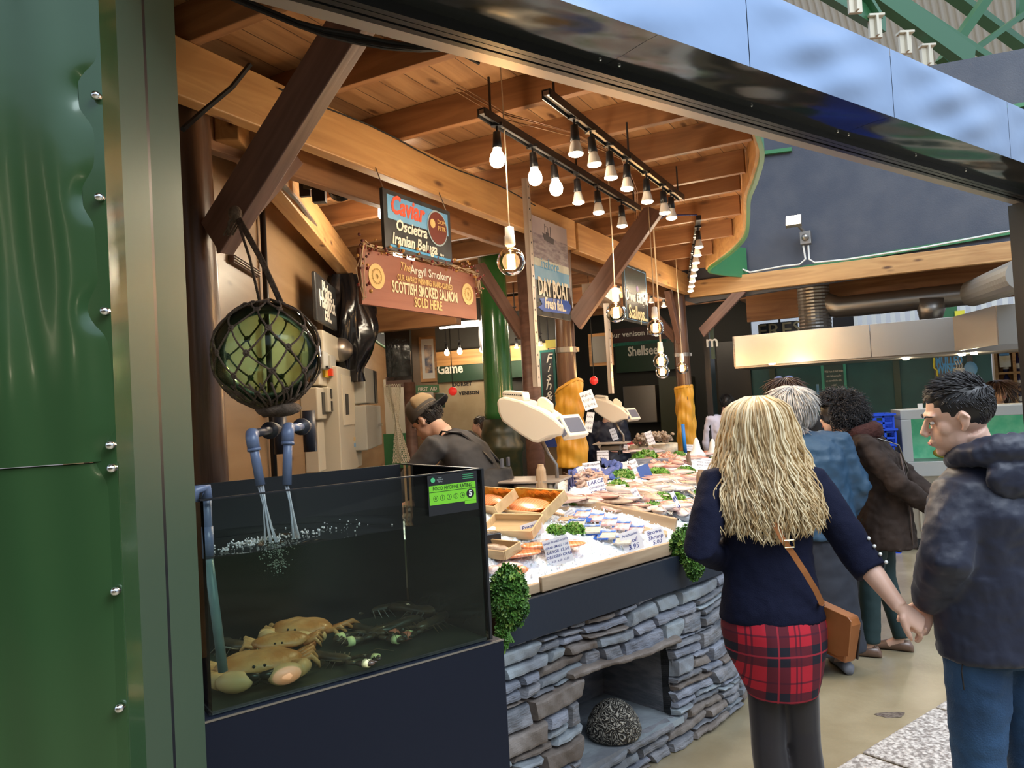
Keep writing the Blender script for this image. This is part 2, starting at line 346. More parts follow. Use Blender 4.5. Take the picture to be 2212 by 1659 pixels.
# posts
def post(F, u, v, r, z0, z1, lab, name='timber_post', m='post', collars=()):
    c = F.w(u, v, z0); t = thing(name, lab, 'post', c, 90)
    g = G(); k = 26; ns = 18
    def fn(a, b):
        th = 2 * math.pi * a; rr = r * (1 + .03 * math.sin(2 * th + 5 * b) + .02 * math.sin(5 * th - 7 * b + u)) * (1.04 - .06 * b)
        return Vector((c.x + rr * math.cos(th) + .008 * math.sin(4 * b + u), c.y + rr * math.sin(th), z0 + (z1 - z0) * b))
    g.grid(fn, ns, k, closed=True)
    # grain along the height: local x axis = world z
    mm = T(c.x, c.y, z0) @ Matrix.Rotation(R(-90), 4, 'Y'); inv = mm.inverted(); g.v = [tuple(inv @ Vector(q)) for q in g.v]
    build(g, 'shaft', M[m], t, at=mm, smooth=True)
    for z in collars:
        g = G(T(c.x, c.y, z)); g.lathe([(r * 1.06, -.022), (r * 1.09, -.02), (r * 1.09, .02), (r * 1.06, .022)], 20); g.box(r * 1.15, 0, 0, .03, .018, .035); g.tube([(r * 1.15, -.03, 0), (r * 1.15, .04, 0)], .005)
        build(g, 'collar_band', M['duct'], t)
    return t
post(BF, -.02, .16, .085, 0, 3.12, 'thick dark polished timber post at the left behind the tank')
P2 = post(BF, 3.45, .15, .076, .12, 3.12, 'middle timber post wearing orange oilskin trousers', collars=(2.13,))
P3 = post(BF, 6.77, .15, .085, .12, 3.12, 'third timber post, farthest, wrapped in orange oilskins by the man in white', collars=(2.2,))
# braces
def brace(p0, p1, wd, dp, up, lab, m='brace'):
    p0 = Vector(p0); p1 = Vector(p1); t = (p1 - p0); L_ = t.length; x = t.normalized(); u = Vector(up); z = (u - x * u.dot(x)).normalized(); y = z.cross(x)
    mm = Matrix(((x.x, y.x, z.x, p0.x), (x.y, y.y, z.y, p0.y), (x.z, y.z, z.z, p0.z), (0, 0, 0, 1)))
    g = G(); g.prism([(-.03, -dp / 2), (L_ + .03, -dp / 2), (L_, dp / 2), (.0, dp / 2)], -wd / 2, wd / 2, 'y')
    return tag(build(g, 'diagonal_brace', M[m], at=mm, bevel=.004), lab, 'brace')
brace(BF.w(-.02, .02, 2.42), BF.w(.05, -.80, 3.26), .07, .15, (0, 0, 1), 'big dark brace rising from the near post toward the shutter housing')
brace(BF.w(.08, .16, 2.46), BF.w(.52, .18, 2.9), .09, .13, (0, 0, 1), 'short wedge brace from the near post up under the pine beam')
brace(BF.w(3.45, .05, 2.35), BF.w(3.45, -.62, 3.1), .06, .14, (0, 0, 1), 'dark brace rising from the middle post toward the lamp tracks')
brace(HF.w(.02, 0, 2.45), HF.w(.48, 0, 2.87), .06, .11, (0, 0, 1), 'brace rising right from the third post under the cross beam')
brace(BF.w(6.7, .15, 2.38), BF.w(6.35, .15, 2.9), .06, .10, (0, 0, 1), 'brace rising left from the third post to the long beam')
brace(BF.w(6.77, .22, 2.4), BF.w(6.77, .62, 2.9), .06, .10, (0, 0, 1), 'brace on the far side of the third post')

# the stalls across the walkway, behind the camera: dark painted fronts under a board roof, with a row of warm bulbs
g = G(); g.bb(-9, 9, -4.3, -4.1, 0, 3.6); tag(build(g, 'wall_front', mat('opposite_front', (.05, .055, .045), .5, col2=(.12, .08, .05), scale=.6)), kind='structure')
g = G(); g.bb(-9, 9, -4.1, -2.6, 3.3, 3.4); tag(build(g, 'ceiling', M['joist']), kind='structure')
for i in range(5):
    x_ = -5.2 + 1.7 * i; g = G(T(x_, -3.2, 2.55)); g.ball((0, 0, 0), .06, 14, 10); g.tube([(0, 0, .05), (0, 0, .75)], .006, 6); o = build(g, 'globe_bulb', M['lampwhite'], smooth=True); tag(o, 'bare warm bulb hanging from the stall roof behind the camera', 'light bulb', 'bulbs of the opposite stall')
# ---------------------------------------------------------------- the green pillar at the left edge
def pts2(*q): return [Vector((a, b)) for a, b in q]
def pxY(x, Y, y=830): p = at(x, y, Y); return (p.x, p.y)
pil = thing('steel_pillar', 'glossy dark green sheet metal pillar filling the left edge', 'pillar', (-1.0, 1.4, 0), 90)
A0 = pxY(411, 1.745); A1 = pxY(346, 1.62); B0 = pxY(340, 1.605); B1 = pxY(283, 1.50); C0 = pxY(246, 1.40); D1 = pxY(-260, 1.30)
def seg(p, q, th, z0, z1, bulge=0, nz=30, nx=14, dents=()):
    p = Vector(p); q = Vector(q); d = (q - p); n_ = Vector((d.y, -d.x)).normalized()
    if n_.dot(-p) < 0: n_ = -n_
    def fn(a, b):
        z = z0 + (z1 - z0) * b; w_ = bulge * math.sin(math.pi * a) * (.7 + .5 * math.sin(z * 2.4 + a * 4) + .35 * math.sin(a * 17 + z * 3.1))
        for (da, dz, dr_, dd) in dents: w_ -= dd * math.exp(-(((a - da) * d.length) ** 2 + (z - dz) ** 2) / dr_ ** 2)
        c = p + d * a + n_ * w_; return Vector((c.x, c.y, z))
    g = G(); g.grid(fn, nx, nz)
    q_ = [Vector((p.x, p.y)), Vector((q.x, q.y)), Vector((q.x, q.y)) - n_ * th, Vector((p.x, p.y)) - n_ * th]
    g.add([(a.x, a.y, z) for z in (z0, z1) for a in q_], [(1, 2, 6, 5), (2, 3, 7, 6), (3, 0, 4, 7)]); return g
build(seg(A1, A0, .05, 0, 3.3), 'channel_edge', M['greenstrip'], pil, smooth=False)
build(seg(B1, B0, .05, 0, 3.3), 'channel_strip', M['greenstrip'], pil)
g = G(); g.prism([A1, B0, (B0[0] - .02, B0[1] + .05), (A1[0] - .02, A1[1] + .05)], 0, 3.3); build(g, 'shadow_gap', M['black'], pil)
build(seg(C0, B1, .04, 0, 3.3), 'return_flange', M['greengloss'], pil)
zs = atz(120, 993, 1.0); 
zsm = 1.66
dn = [(.955, at(205, 205, 1.4).z, .035, .012), (.955, at(212, 425, 1.4).z, .03, .010), (.955, at(222, 670, 1.4).z, .03, .010), (.955, at(238, 985, 1.4).z, .03, .008), (.2, 2.2, .2, .015), (.45, 2.0, .15, .012)]
build(seg(D1, C0, .03, zsm, 3.3, bulge=.012, nz=150, nx=90, dents=dn), 'upper_cladding_panel', M['greengloss'], pil, smooth=True)
build(seg((D1[0], D1[1] + .004), (C0[0], C0[1] + .004), .03, 0, zsm - .003, bulge=.010, nz=110, nx=70, dents=dn), 'lower_cladding_panel', M['greengloss'], pil, smooth=True)
for (x, y) in ((205, 205), (212, 425), (224, 672), (236, 962), (239, 1012), (247, 1278), (256, 1531)):
    p = at(x, y, 1.386); g = G(T(*p) @ rot(R(90), 0, 0)); g.lathe([(0.001, .006), (.005, .005), (.008, .001), (.008, -.01)], 12); build(g, 'screw', M['chrome'], pil, smooth=True)
# ---------------------------------------------------------------- shutter header and right hand frame
hd = thing('shutter_header', 'reflective sheet metal shutter housing tinted with sky reflection across the top of the opening', 'shutter header', OF.w(2.3, -.2, 2.75), 53.5)
FR = [-.9, 1.62, 2.52, 3.6, 4.75]
def dented(u0, u1, z0, z1, y):
    def fn(a, b):
        u = u0 + (u1 - u0) * a; e = math.sin(math.pi * min(a, .5) * 1) if a < .5 else math.sin(math.pi * (1 - a))
        e *= math.sin(math.pi * b) ** .6
        return OF.w(u, y - .006 * math.sin(6 * u + 3 * b) * e - .005 * math.sin(13 * u - 9 * b) * e, z0 + (z1 - z0) * b)
    g = G(); g.grid(fn, 60, 14); return g
for a, b in zip(FR, FR[1:]): build(dented(a + .002, b - .002, 2.75, 3.02, -.38), 'front_panel', M['headsky'], hd, smooth=True)
def soff(u0, u1):
    def fn(a, b):
        u = u0 + (u1 - u0) * a; return OF.w(u, -.38 + .22 * b, 2.75 - .003 * math.sin(9 * u + 4 * b) * math.sin(math.pi * b))
    g = G(); g.grid(fn, 60, 10); return g
for a, b in ((-.9, 1.2), (1.2, 2.5), (2.5, 4.75)): build(soff(a + .001, b - .001), 'soffit_panel', M['headdark'], hd, smooth=True)
g = G(OF.m); g.bb(-.9, 4.75, -.16, -.14, 2.72, 2.77); g.bb(-.9, 4.75, -.14, -.12, 2.76, 2.79); g.bb(-.9, 4.75, -.12, -.10, 2.73, 2.79); g.bb(-.9, 4.75, -.10, -.07, 2.79, 2.82); g.bb(-.9, 4.75, -.09, -.069, 2.73, 2.79); g.bb(-.9, 4.75, -.38 + .01, -.01, 2.83, 3.0)
build(g, 'shutter_guide', M['black'], hd)
g = G(OF.m); g.bb(-.9, 4.65, -.068, .0, 2.742, 2.752); g.bb(-.9, 4.65, -.006, 0, 2.745, 2.80); build(g, 'aluminium_lip', M['lip'], hd)
for u in (1.16, 1.24, 2.46, 2.54, 1.9, 3.1, 3.6):
    g = G(OF.m @ T(u, -.18, 2.748)); g.ball((0, 0, 0), .005, 8, 6); build(g, 'screw', M['chrome'], hd)
rf = thing('door_frame_post', 'black and green shutter frame post at the right edge', 'post', OF.w(4.68, 0, 0), 53.5)
g = G(OF.m); g.bb(4.63, 4.70, -.10, 0, 0, 2.75); g.bb(4.70, 4.80, -.02, .05, 0, 2.75); build(g, 'guide_channel', M['black'], rf)
g = G(OF.m); g.bb(4.705, 4.9, -.38, -.02, 0, 2.75); build(g, 'green_casing', M['greenstrip'], rf)
# ---------------------------------------------------------------- dark grey wall above the cross beam
GW = Frame(2.22, 8.95, 118)
def gp(x, y, off=.05): q = GW.px(x, y, off); return (q.x, q.z)
g = G(); g.prism([gp(1500, 655), gp(2260, 540), gp(2260, 95), gp(2005, 142), gp(1640, 120), gp(1300, 300), gp(1300, 600)], .06, .14, 'y'); o = build(g, 'wall_back', M['greywall'], at=GW.m); tag(o, kind='structure')
def gstrip(name, pa, pb, h, y=.02, th=.04, m='greentrim'):
    a = gp(*pa, y); b = gp(*pb, y); g = G(GW.m); g.bar((a[0], y + th / 2, a[1]), (b[0], y + th / 2, b[1]), th, h, (0, 1, 0)); return tag(build(g, name, M[m]), kind='structure')
gstrip('trim_1', (1585, 603), (2230, 494), .035)
gstrip('trim_2', (1590, 338), (1710, 322), .06)
gstrip('trim_3', (2150, 236), (2240, 220), .035)
# ================================================================ LAMPS
def track_lamp(kind):
    t = thing('track_spotlight', 'x', 'spotlight', (0, 0, 0), 90)
    g = G(); g.lathe([(.004, -.03), (.006, 0)], 8); g.box(0, 0, -.002, .05, .03, .014); build(g, 'adaptor', M['black'], t, smooth=False)
    g = G(); g.lathe([(.006, -.03), (.017, -.034), (.019, -.075), (.021, -.10), (.018, -.103)], 16); lh = build(g, 'lamp_holder', M['black'], t, smooth=True)
    g = G()
    if kind: g.lathe([(.017, -.10), (.018, -.112), (.031, -.135), (.034, -.155), (.029, -.175), (.015, -.186), (.001, -.188)], 18)
    else: g.lathe([(.018, -.10), (.021, -.112), (.031, -.150), (.033, -.156)], 18)
    bb_ = build(g, 'bulb', M['lampwhite'] if kind else M['ceramic'], lh, smooth=True)
    if not kind:
        g = G(); g.lathe([(.0315, -.153), (.031, -.162), (.018, -.168), (.001, -.169)], 18); build(g, 'lamp_face', M['lampwhite'], lh, smooth=True)
    return t
LP = {0: track_lamp(0), 1: track_lamp(1)}; used = {0: False, 1: False}
def put_lamp(kind, wm, lab, grp):
    if not used[kind]: o = LP[kind]; used[kind] = True; o.matrix_basis = wm; WM[o.name] = wm
    else: o = copy_tree(LP[kind], wm)
    return tag(o, lab, 'spotlight', grp)
ordn = ['first', 'second', 'third', 'fourth', 'fifth', 'sixth', 'seventh']
def track(lab, F, n, pa, pb, bulbs, kinds, tname, pw):
    qa = F.px(*pa, n); qb = F.px(*pb, n); z = (qa.z + qb.z) / 2
    t = thing('lighting_track', lab, 'lighting track', F.w((qa.x + qb.x) / 2, n, z), 28)
    g = G(F.m)
    for y in (-.017, .017): g.bb(qa.x, qb.x, n + y - .002, n + y + .002, z - .018, z + .018)
    g.bb(qa.x, qb.x, n - .017, n + .017, z + .014, z + .018); build(g, 'rail', M['black'], t)
    g = G(F.m); g.bb(qa.x, qb.x, n - .012, n + .012, z - .006, z + .012); build(g, 'conductor', M['duct'], t)
    for f in (.04, .5, .96): u = qa.x + (qb.x - qa.x) * f; g = G(F.m); g.bb(u - .004, u + .004, n - .004, n + .004, z + .017, 3.13); build(g, 'hanger', M['black'], t)
    for i, (x, y) in enumerate(bulbs):
        q = F.px(x, y, n); k = kinds[i] if i < len(kinds) else kinds[-1]
        put_lamp(k, F.m @ T(q.x, n, z - .012) @ rot(random.uniform(-.06, .06), random.uniform(-.06, .06), random.uniform(0, 3)), '%s lit spotlight from the camera end of the %s' % (ordn[i], tname), 'spotlights on the ceiling tracks')
        p = F.w(q.x, n, z - .22)
        if k: point('track_lamp_light', p, pw, (1, .80, .56), .035)
        else: spot('track_lamp_light', p, p + Vector((0, 0, -1)), pw * 2.5, (1, .84, .64), 150, .03)
track('left black lamp track hung under the joists, with round bulbs at its near end', BF, -.735, (1040, 250), (1378, 446), ((1076, 322), (1152, 365), (1197, 388), (1248, 422), (1292, 447), (1344, 468)), (1, 1, 1, 0), 'left track', 4.2)
track('right black lamp track hung under the joists, nearer the shutter', BF, -1.045, (1180, 215), (1472, 420), ((1243, 315), (1278, 335), (1318, 362), (1356, 382), (1398, 412), (1433, 437), (1451, 450)), (0,), 'right track', 4.2)
tt = thing('lighting_track', 'far short lamp track running to the third post', 'lighting track', BF.w(5, -.6, 3.02), 28)
a = atz(1509, 470, 3.03); b = atz(1489, 600, 3.03)
g = G(); g.bar(a, b, .035, .035); build(g, 'rail', M['black'], tt)
CB = ((1503, 513), (1500, 530), (1499, 544), (1491, 562), (1494, 577), (1493, 590), (1492, 599), (1490, 608))
for i, (x, y) in enumerate(CB):
    f = (i + .6) / 8.2; p = a.lerp(b, f); 
    k = ['nearest', 'second', 'third', 'fourth', 'fifth', 'sixth', 'seventh', 'farthest'][i]
    put_lamp(0, T(p.x, p.y, 3.01), '%s lit spotlight on the far track by the wavy fascia' % k, 'spotlights on the far track')
    if i % 2 == 0: point('track_lamp_light', (p.x, p.y, 2.8), 6, (1, .80, .56), .03)
g = G(); g.tube([a + Vector((-.01, .0, .02)), a + Vector((-.25, -.05, .02)), atz(1385, 500, 3.1)], .006, 6); tag(build(g, 'blue_cable', mat('bluecable', (.02, .02, .15), .4)), 'blue cable along a joist to the far lamp track', 'cable')
def pendant(first):
    t = thing('pendant_bulb', 'x', 'light bulb', (0, 0, 0), 90)
    g = G(); g.lathe([(.008, .155), (.02, .150), (.021, .115), (.023, .112), (.024, .075), (.019, .068)], 20); build(g, 'lamp_holder', M['ceramic'], t, smooth=True)
    g = G(); prof = [(.017, .075), (.0175, .06)]
    for i in range(1, 15):
        a_ = math.pi * (.13 + .87 * i / 14); prof.append((max(.0625 * math.sin(a_), .0005), .0625 * math.cos(a_)))
    g.lathe(prof, 28); gg_ = build(g, 'glass_globe', M['thinamber'], t, smooth=True)
    g = G()
    for i in range(8):
        a_ = 2 * math.pi * i / 8; c_, s_ = math.cos(a_) * .013, math.sin(a_) * .013; g.tube([(c_, s_, .030), (c_ * 1.15, s_ * 1.15, -.033)], .0036, 6)
    build(g, 'filament', M['filament'], gg_)
    g = G(); g.tube([(0, 0, .07), (0, 0, .03)], [.006, .002], 8); build(g, 'stem', M['ceramic'], t)
    return t
def thin(name, tint, ior=1.25, rough=.02):
    m = bpy.data.materials.new(name); m.use_nodes = True; n = m.node_tree.nodes; L = m.node_tree.links; n.remove(n['Principled BSDF'])
    tr = n.new('ShaderNodeBsdfTransparent'); tr.inputs[0].default_value = (*tint, 1); gl = n.new('ShaderNodeBsdfGlossy'); gl.inputs['Roughness'].default_value = rough
    fr = n.new('ShaderNodeFresnel'); fr.inputs[0].default_value = ior; mx = n.new('ShaderNodeMixShader'); L.new(fr.outputs[0], mx.inputs[0]); L.new(tr.outputs[0], mx.inputs[1]); L.new(gl.outputs[0], mx.inputs[2])
    L.new(mx.outputs[0], n['Material Output'].inputs[0]); return m
M['thinamber'] = thin('amber_glass', (1, .90, .72)); M['thinglass'] = thin('pane_glass', (.93, .96, .94))
M['floatglass'] = thin('green_float_glass', (.80, .91, .76), rough=.04)
PB = pendant(1); first = True
for (x, y, Y, lab) in ((1104, 565, 3.35, 'largest glowing globe bulb, hanging nearest the camera by the metal pole'), (1331, 675, 4.75, 'glowing globe bulb hanging left of the scallops sign'), (1416, 708, 5.6, 'glowing globe bulb hanging just right of the scallops sign'),
                       (1428, 780, 6.1, 'lower glowing globe bulb overlapping another behind it'), (1431, 803, 6.9, 'globe bulb half hidden behind the lower glowing bulb'), (1474, 795, 8.1, 'smallest glowing globe bulb, beside the third post')):
    p = at(x, y, Y); wm = T(p.x, p.y, p.z)
    if first: o = PB; o.matrix_basis = wm; WM[o.name] = wm; first = False
    else: o = copy_tree(PB, wm)
    tag(o, lab, 'light bulb', 'hanging filament bulbs')
    g = G(); g.tube([(0, 0, .15), (.003, .002, .5), (0, 0, 3.265 - p.z)], .0028 if Y < 4 else .004, 6); build(g, 'cord', M['cord'], o, at=wm)
    point('filament_light', p, 6, (1, .68, .36), .05)
# cables slung under the ceiling
def cable(pts, r, m, lab, n=3, sp=.006, cat='cable'):
    g = G(); P = [Vector(q) for q in pts]
    for k in range(n):
        off = Vector((random.uniform(-sp, sp), random.uniform(-sp, sp), random.uniform(-sp, sp))); g.tube([q + off * (1 + .6 * math.sin(i * 1.3 + k)) for i, q in enumerate(P)], r, 5)
    return tag(build(g, 'cable_bundle' if n > 1 else 'cable', m), lab, cat)
def sag(px, Y0, Y1):
    return [at(x, y, Y0 + (Y1 - Y0) * i / (len(px) - 1)) for i, (x, y) in enumerate(px)]
cable(sag(((470, -20), (560, 18), (640, 52), (700, 75), (760, 87), (830, 97), (900, 103), (960, 104), (1000, 118), (1030, 132)), 2.35, 2.75), .006, M['blackmatt'], 'black cable bundle drooping across the top left ceiling', 5, .012)
cable([BF.w(.74, -.6, 3.1), BF.w(.95, -.72, 3.02), BF.w(1.4, -.85, 3.04), BF.w(2.0, -.9, 3.06), BF.w(2.8, -.7, 3.08), BF.w(3.4, -.5, 3.05)], .0022, M['joist'], 'pale string bundle slung between the two lamp tracks', 4, .012)
cable([BF.w(u, -.012, 3.10 - .012 * math.sin(u * 5)) for u in [.3 + .2 * i for i in range(13)]], .004, M['blackmatt'], 'black flex clipped along the top of the long pine beam', 1, 0)
cable([at(395, 280, 2.6), at(440, 240, 2.7), at(500, 190, 2.8), at(540, 140, 2.9)], .010, M['blackmatt'], 'thick black cable crossing the top of the near post', 1, 0)
cable([at(585, 375, 3.6), at(640, 430, 4.2), at(690, 500, 5.2), at(740, 590, 6.6)], .014, M['duct'], 'grey conduit following the beam on the left wall', 1, 0, 'conduit')
# ================================================================ SIGNS
def rect(F, off, c):                         # c = TL, TR, BR, BL pixels
    q = [F.px(*p, off) for p in c]
    return ((q[0].x + q[3].x) / 2, (q[1].x + q[2].x) / 2, (q[2].z + q[3].z) / 2, (q[0].z + q[1].z) / 2)
def board(name, lab, cat, F, off, r, m, th=.02, parent=None, bevel=.002):
    u0, u1, z0, z1 = r; t = parent or thing(name, lab, cat, F.w((u0 + u1) / 2, off, z0), 28)
    g = G(); g.bb(u0, u1, off, off + th, z0, z1); build(g, 'board', m, t, at=F.m, bevel=bevel); return t
BLUE = mat('paint_blue', (.10, .32, .62), .35, col2=(.20, .45, .72), scale=5); WHT = mat('lettering_white', (.82, .80, .72), .45); RED = mat('lettering_red', (.72, .10, .05), .4)
CHALK = mat('chalk_black', (.035, .038, .042), .25, col2=(.06, .063, .067), scale=6); GOLD = mat('lettering_gold', (.72, .50, .20), .45); BRN = wood('sign_brown', (.25, .085, .05), (.30, .11, .07), knots=False, rough=.45)
STRIPB = mat('stripe_blue', (.08, .38, .75), .4)
sy = -.05
r = rect(BF, sy, ((823, 397), (973, 463), (977, 577), (835, 533))); u0, u1, z0, z1 = r; W_ = u1 - u0; H_ = z1 - z0; uc = (u0 + u1) / 2; zc = (z0 + z1) / 2
t = board('caviar_sign', 'hanging black and blue sign reading Caviar Oscietra Iranian Beluga', 'sign', BF, sy, r, CHALK)
g = G(); g.bb(u0 + .03, u1 - .03, sy - .002, sy, z0 + .52 * H_, z1 - .025); build(g, 'blue_field', BLUE, t, at=BF.m)
g = G(); g.bb(u0 + .04, u1 - .02, sy - .002, sy, z0 + .06 * H_, z0 + .10 * H_); build(g, 'blue_stripe', STRIPB, t, at=BF.m)
text('Caviar', 'caviar_lettering', RED, .128, facing(BF, u0 + .32 * W_, sy - .003, z0 + .76 * H_), t, shear=.25, bold=.004, sx=.86)
text('Oscietra', 'lettering', WHT, .078, facing(BF, u0 + .37 * W_, sy - .003, z0 + .44 * H_), t, shear=.2, bold=.002)
text('Iranian Beluga ...', 'lettering', WHT, .080, facing(BF, u0 + .47 * W_, sy - .003, z0 + .20 * H_), t, shear=.2, bold=.002, sx=.88)
for rr, mm_, dy in ((.096, mat('tin_rim', (.35, .45, .5), .3), .003), (.087, mat('tin_red', (.16, .04, .03), .35), .005)):
    g = G(BF.m @ T(u1 - .14, sy - dy, z0 + .60 * H_) @ rot(R(90), 0, 0)); g.lathe([(rr, 0), (rr, .002)], 28); build(g, 'painted_tin', mm_, t)
text('DOM\nPETR', 'tin_lettering', GOLD, .034, facing(BF, u1 - .105, sy - .009, z0 + .66 * H_), t)
g = G(BF.m @ T(u1 - .19, sy - .008, z0 + .66 * H_) @ rot(R(90), 0, 0)); g.lathe([(.024, 0), (.024, .001)], 16); g.lathe([(.018, 0), (.012, .003)], 16); build(g, 'tin_emblem', GOLD, t)
for uu in (u0 + .02, u1 - .02): g = G(); g.tube([BF.w(uu, sy + .01, z1), BF.w(uu, .0, 2.92)], .003, 5); build(g, 'hanging_wire', M['duct'], t)
sy = -.02; r = rect(BF, sy, ((776, 528), (1030, 600), (1027, 692), (783, 655))); u0, u1, z0, z1 = r; W_ = u1 - u0; H_ = z1 - z0
t = board('smokery_sign', 'hanging red-brown sign reading Scottish Smoked Salmon sold here', 'sign', BF, sy, r, BRN)
LIV = mat('lettering_cream', (.80, .68, .45), .45)
text('Argyll Smokery', 'lettering', WHT, .062, facing(BF, u0 + .56 * W_, sy - .003, z1 - .20 * H_), t, bold=.0006)
text('The', 'lettering', GOLD, .062, facing(BF, u0 + .33 * W_, sy - .003, z1 - .18 * H_), t, shear=.4)
text('OUR AWARD WINNING, HAND-CARVED', 'lettering', GOLD, .044, facing(BF, u0 + .51 * W_, sy - .003, z1 - .40 * H_), t, bold=.001, sx=.62)
text('SCOTTISH SMOKED SALMON', 'lettering', LIV, .080, facing(BF, u0 + .51 * W_, sy - .003, z1 - .60 * H_), t, bold=.002, sx=.575)
text('SOLD HERE', 'lettering', GOLD, .070, facing(BF, u0 + .52 * W_, sy - .003, z1 - .83 * H_), t, bold=.0015, sx=.72)
for fu in (.11, .91):
    g = G(BF.m @ T(u0 + fu * W_, sy - .001, (z0 + z1) / 2 + .01) @ rot(R(90), 0, 0)); g.lathe([(.040, 0), (.040, .002), (.062, .002), (.062, 0)], 28); g.lathe([(.012, 0), (.012, .002), (.030, .002), (.030, 0)], 20)
    for i in range(16): a_ = i * math.pi / 8; g.box(.035 * math.cos(a_), .035 * math.sin(a_), .001, .004, .004, .002)
    build(g, 'round_seal', GOLD, t)
gt = thing('berry_garland', 'dried vine garland with berries draped round the brown smokery sign', 'garland', BF.w(u0, sy, z1), 28)
g = G(); gb = G(); rr = random.Random(3)
path = [(u0 - .0, z0 + .1 * H_), (u0 - .01, z1 - .1), (u0 + .02, z1 + .02)] + [(u0 + W_ * f, z1 + .015) for f in (.1, .2, .3, .4, .5, .6, .7, .8, .9)] + [(u1, z1 + .01), (u1 + .01, z1 - .1)]
for k in range(5):
    g.tube([BF.w(a_ + rr.uniform(-.02, .02), sy - .01 + rr.uniform(-.02, .02), b_ + rr.uniform(-.012, .012)) for a_, b_ in path for _ in (0, 1)], .002, 4)
for k in range(120):
    i = rr.randrange(len(path) - 1); f = rr.random(); a_ = path[i][0] * (1 - f) + path[i + 1][0] * f + rr.uniform(-.035, .035); b_ = path[i][1] * (1 - f) + path[i + 1][1] * f + rr.uniform(-.03, .05)
    p = BF.w(a_, sy - .015 + rr.uniform(-.03, .02), b_); gb.k = rr.randrange(3); gb.ball(p, rr.uniform(.005, .010), 6, 4)
build(g, 'vines', M['cord'], gt); build(gb, 'berries', [mat('berry_red', (.18, .02, .015), .3), mat('berry_ochre', (.5, .25, .06), .4), mat('berry_plum', (.12, .03, .03), .3)], gt, smooth=True)
# day boat banner
sy = -.005; r = rect(BF, -.03, ((1150, 466), (1223, 494), (1234, 693), (1158, 681))); u0, u1, z0, z1 = r; W_ = u1 - u0; H_ = z1 - z0; sy = -.03
t = board('day_boat_sign', 'tall hanging banner reading Day Boat Fresh Fish with a trawler at sea', 'sign', BF, sy, r, CHALK, .015)
SEA = mat('painted_sea', (.16, .14, .19), .4, col2=(.32, .30, .36), scale=14, stretch=(1, 1, 4)); SKY = mat('painted_sky', (.34, .30, .36), .4, col2=(.42, .38, .42), scale=3)
g = G(); g.bb(u0, u1, sy - .002, sy, z0 + .83 * H_, z1); build(g, 'painted_sky', SKY, t, at=BF.m)
g = G(); g.bb(u0, u1, sy - .002, sy, z0 + .58 * H_, z0 + .83 * H_); build(g, 'painted_sea', SEA, t, at=BF.m)
g = G(); g.bb(u0, u1, sy - .002, sy, z0 + .50 * H_, z0 + .58 * H_); build(g, 'foam_band', mat('foam', (.45, .50, .48), .4, col2=(.6, .65, .62), scale=10), t, at=BF.m)
g = G(); g.bb(u0, u1, sy - .002, sy, z0 + .36 * H_, z0 + .50 * H_); build(g, 'wave_band', BLUE, t, at=BF.m)
g = G(); bx, bz = u0 + .42 * W_, z0 + .84 * H_
g.prism([(bx - .09, bz + .012), (bx + .10, bz - .005), (bx + .085, bz - .045), (bx - .06, bz - .035)], sy - .004, sy - .001, 'y')
for dx, hh in ((-.05, .08), (0, .06), (.04, .075)): g.bb(bx + dx, bx + dx + .005, sy - .004, sy - .001, bz, bz + hh)
g.bb(bx - .05, bx + .0, sy - .004, sy - .001, bz + .062, bz + .066); g.bb(bx - .03, bx + .02, sy - .004, sy - .001, bz, bz + .025); build(g, 'painted_trawler', mat('boat_ink', (.05, .05, .07), .5), t, at=BF.m)
text('inshore', 'lettering', STRIPB, .11, facing(BF, u0 + .42 * W_, sy - .004, z0 + .535 * H_), t, shear=.2, sx=.9)
text('DAY BOAT', 'lettering', WHT, .17, facing(BF, u0 + .50 * W_, sy - .004, z0 + .29 * H_), t, sx=.60, bold=.005)
g = G(); g.prism([(u0 + .05, z0 + .17 * H_), (u0 + .12 * W_ + .05, z0 + .19 * H_), (u1 - .05, z0 + .22 * H_), (u1 + .01, z0 + .15 * H_), (u1 - .04, z0 + .07 * H_), (u0 + .1, z0 + .05 * H_), (u0 + .02, z0 + .08 * H_), (u0 + .09, z0 + .12 * H_)], sy - .004, sy - .001, 'y'); build(g, 'blue_ribbon', mat('ribbon', (.03, .10, .5), .35), t, at=BF.m)
text('Fresh fish...', 'lettering', WHT, .105, facing(BF, u0 + .52 * W_, sy - .007, z0 + .135 * H_), t, shear=.1, sx=.75, bold=.003)
sy = -.03; r = rect(BF, sy, ((1346, 566), (1397, 588), (1401, 703), (1352, 693))); u0, u1, z0, z1 = r; W_ = u1 - u0; H_ = z1 - z0
t = board('scallops_sign', 'hanging black sign reading Diver Caught Scallops', 'sign', BF, sy, r, CHALK, .02)
g = G(); 
for a_, b_, c_, d_ in ((.04, .045, .04, .96), (.955, .96, .04, .96), (.04, .96, .04, .046), (.04, .96, .954, .96)): g.bb(u0 + a_ * W_, u0 + b_ * W_, sy - .002, sy, z0 + c_ * H_, z0 + d_ * H_)
build(g, 'blue_border', BLUE, t, at=BF.m)
text('Diver Caught', 'lettering', WHT, .13, facing(BF, u0 + .5 * W_, sy - .003, z0 + .45 * H_), t, shear=.15, sx=.85, bold=.004)
text('Scallops...', 'lettering', mat('lettering_pale', (.78, .68, .40), .4), .17, facing(BF, u0 + .52 * W_, sy - .003, z0 + .17 * H_), t, shear=.1, sx=.80, bold=.004)
g = G(BF.m @ T(u0 + .55 * W_, sy, z0 + .62 * H_) @ rot(R(90), 0, 0)); g.lathe([(.03, 0), (.03, .002)], 7); build(g, 'painted_shell', mat('shellpaint', (.25, .12, .4), .4), t)
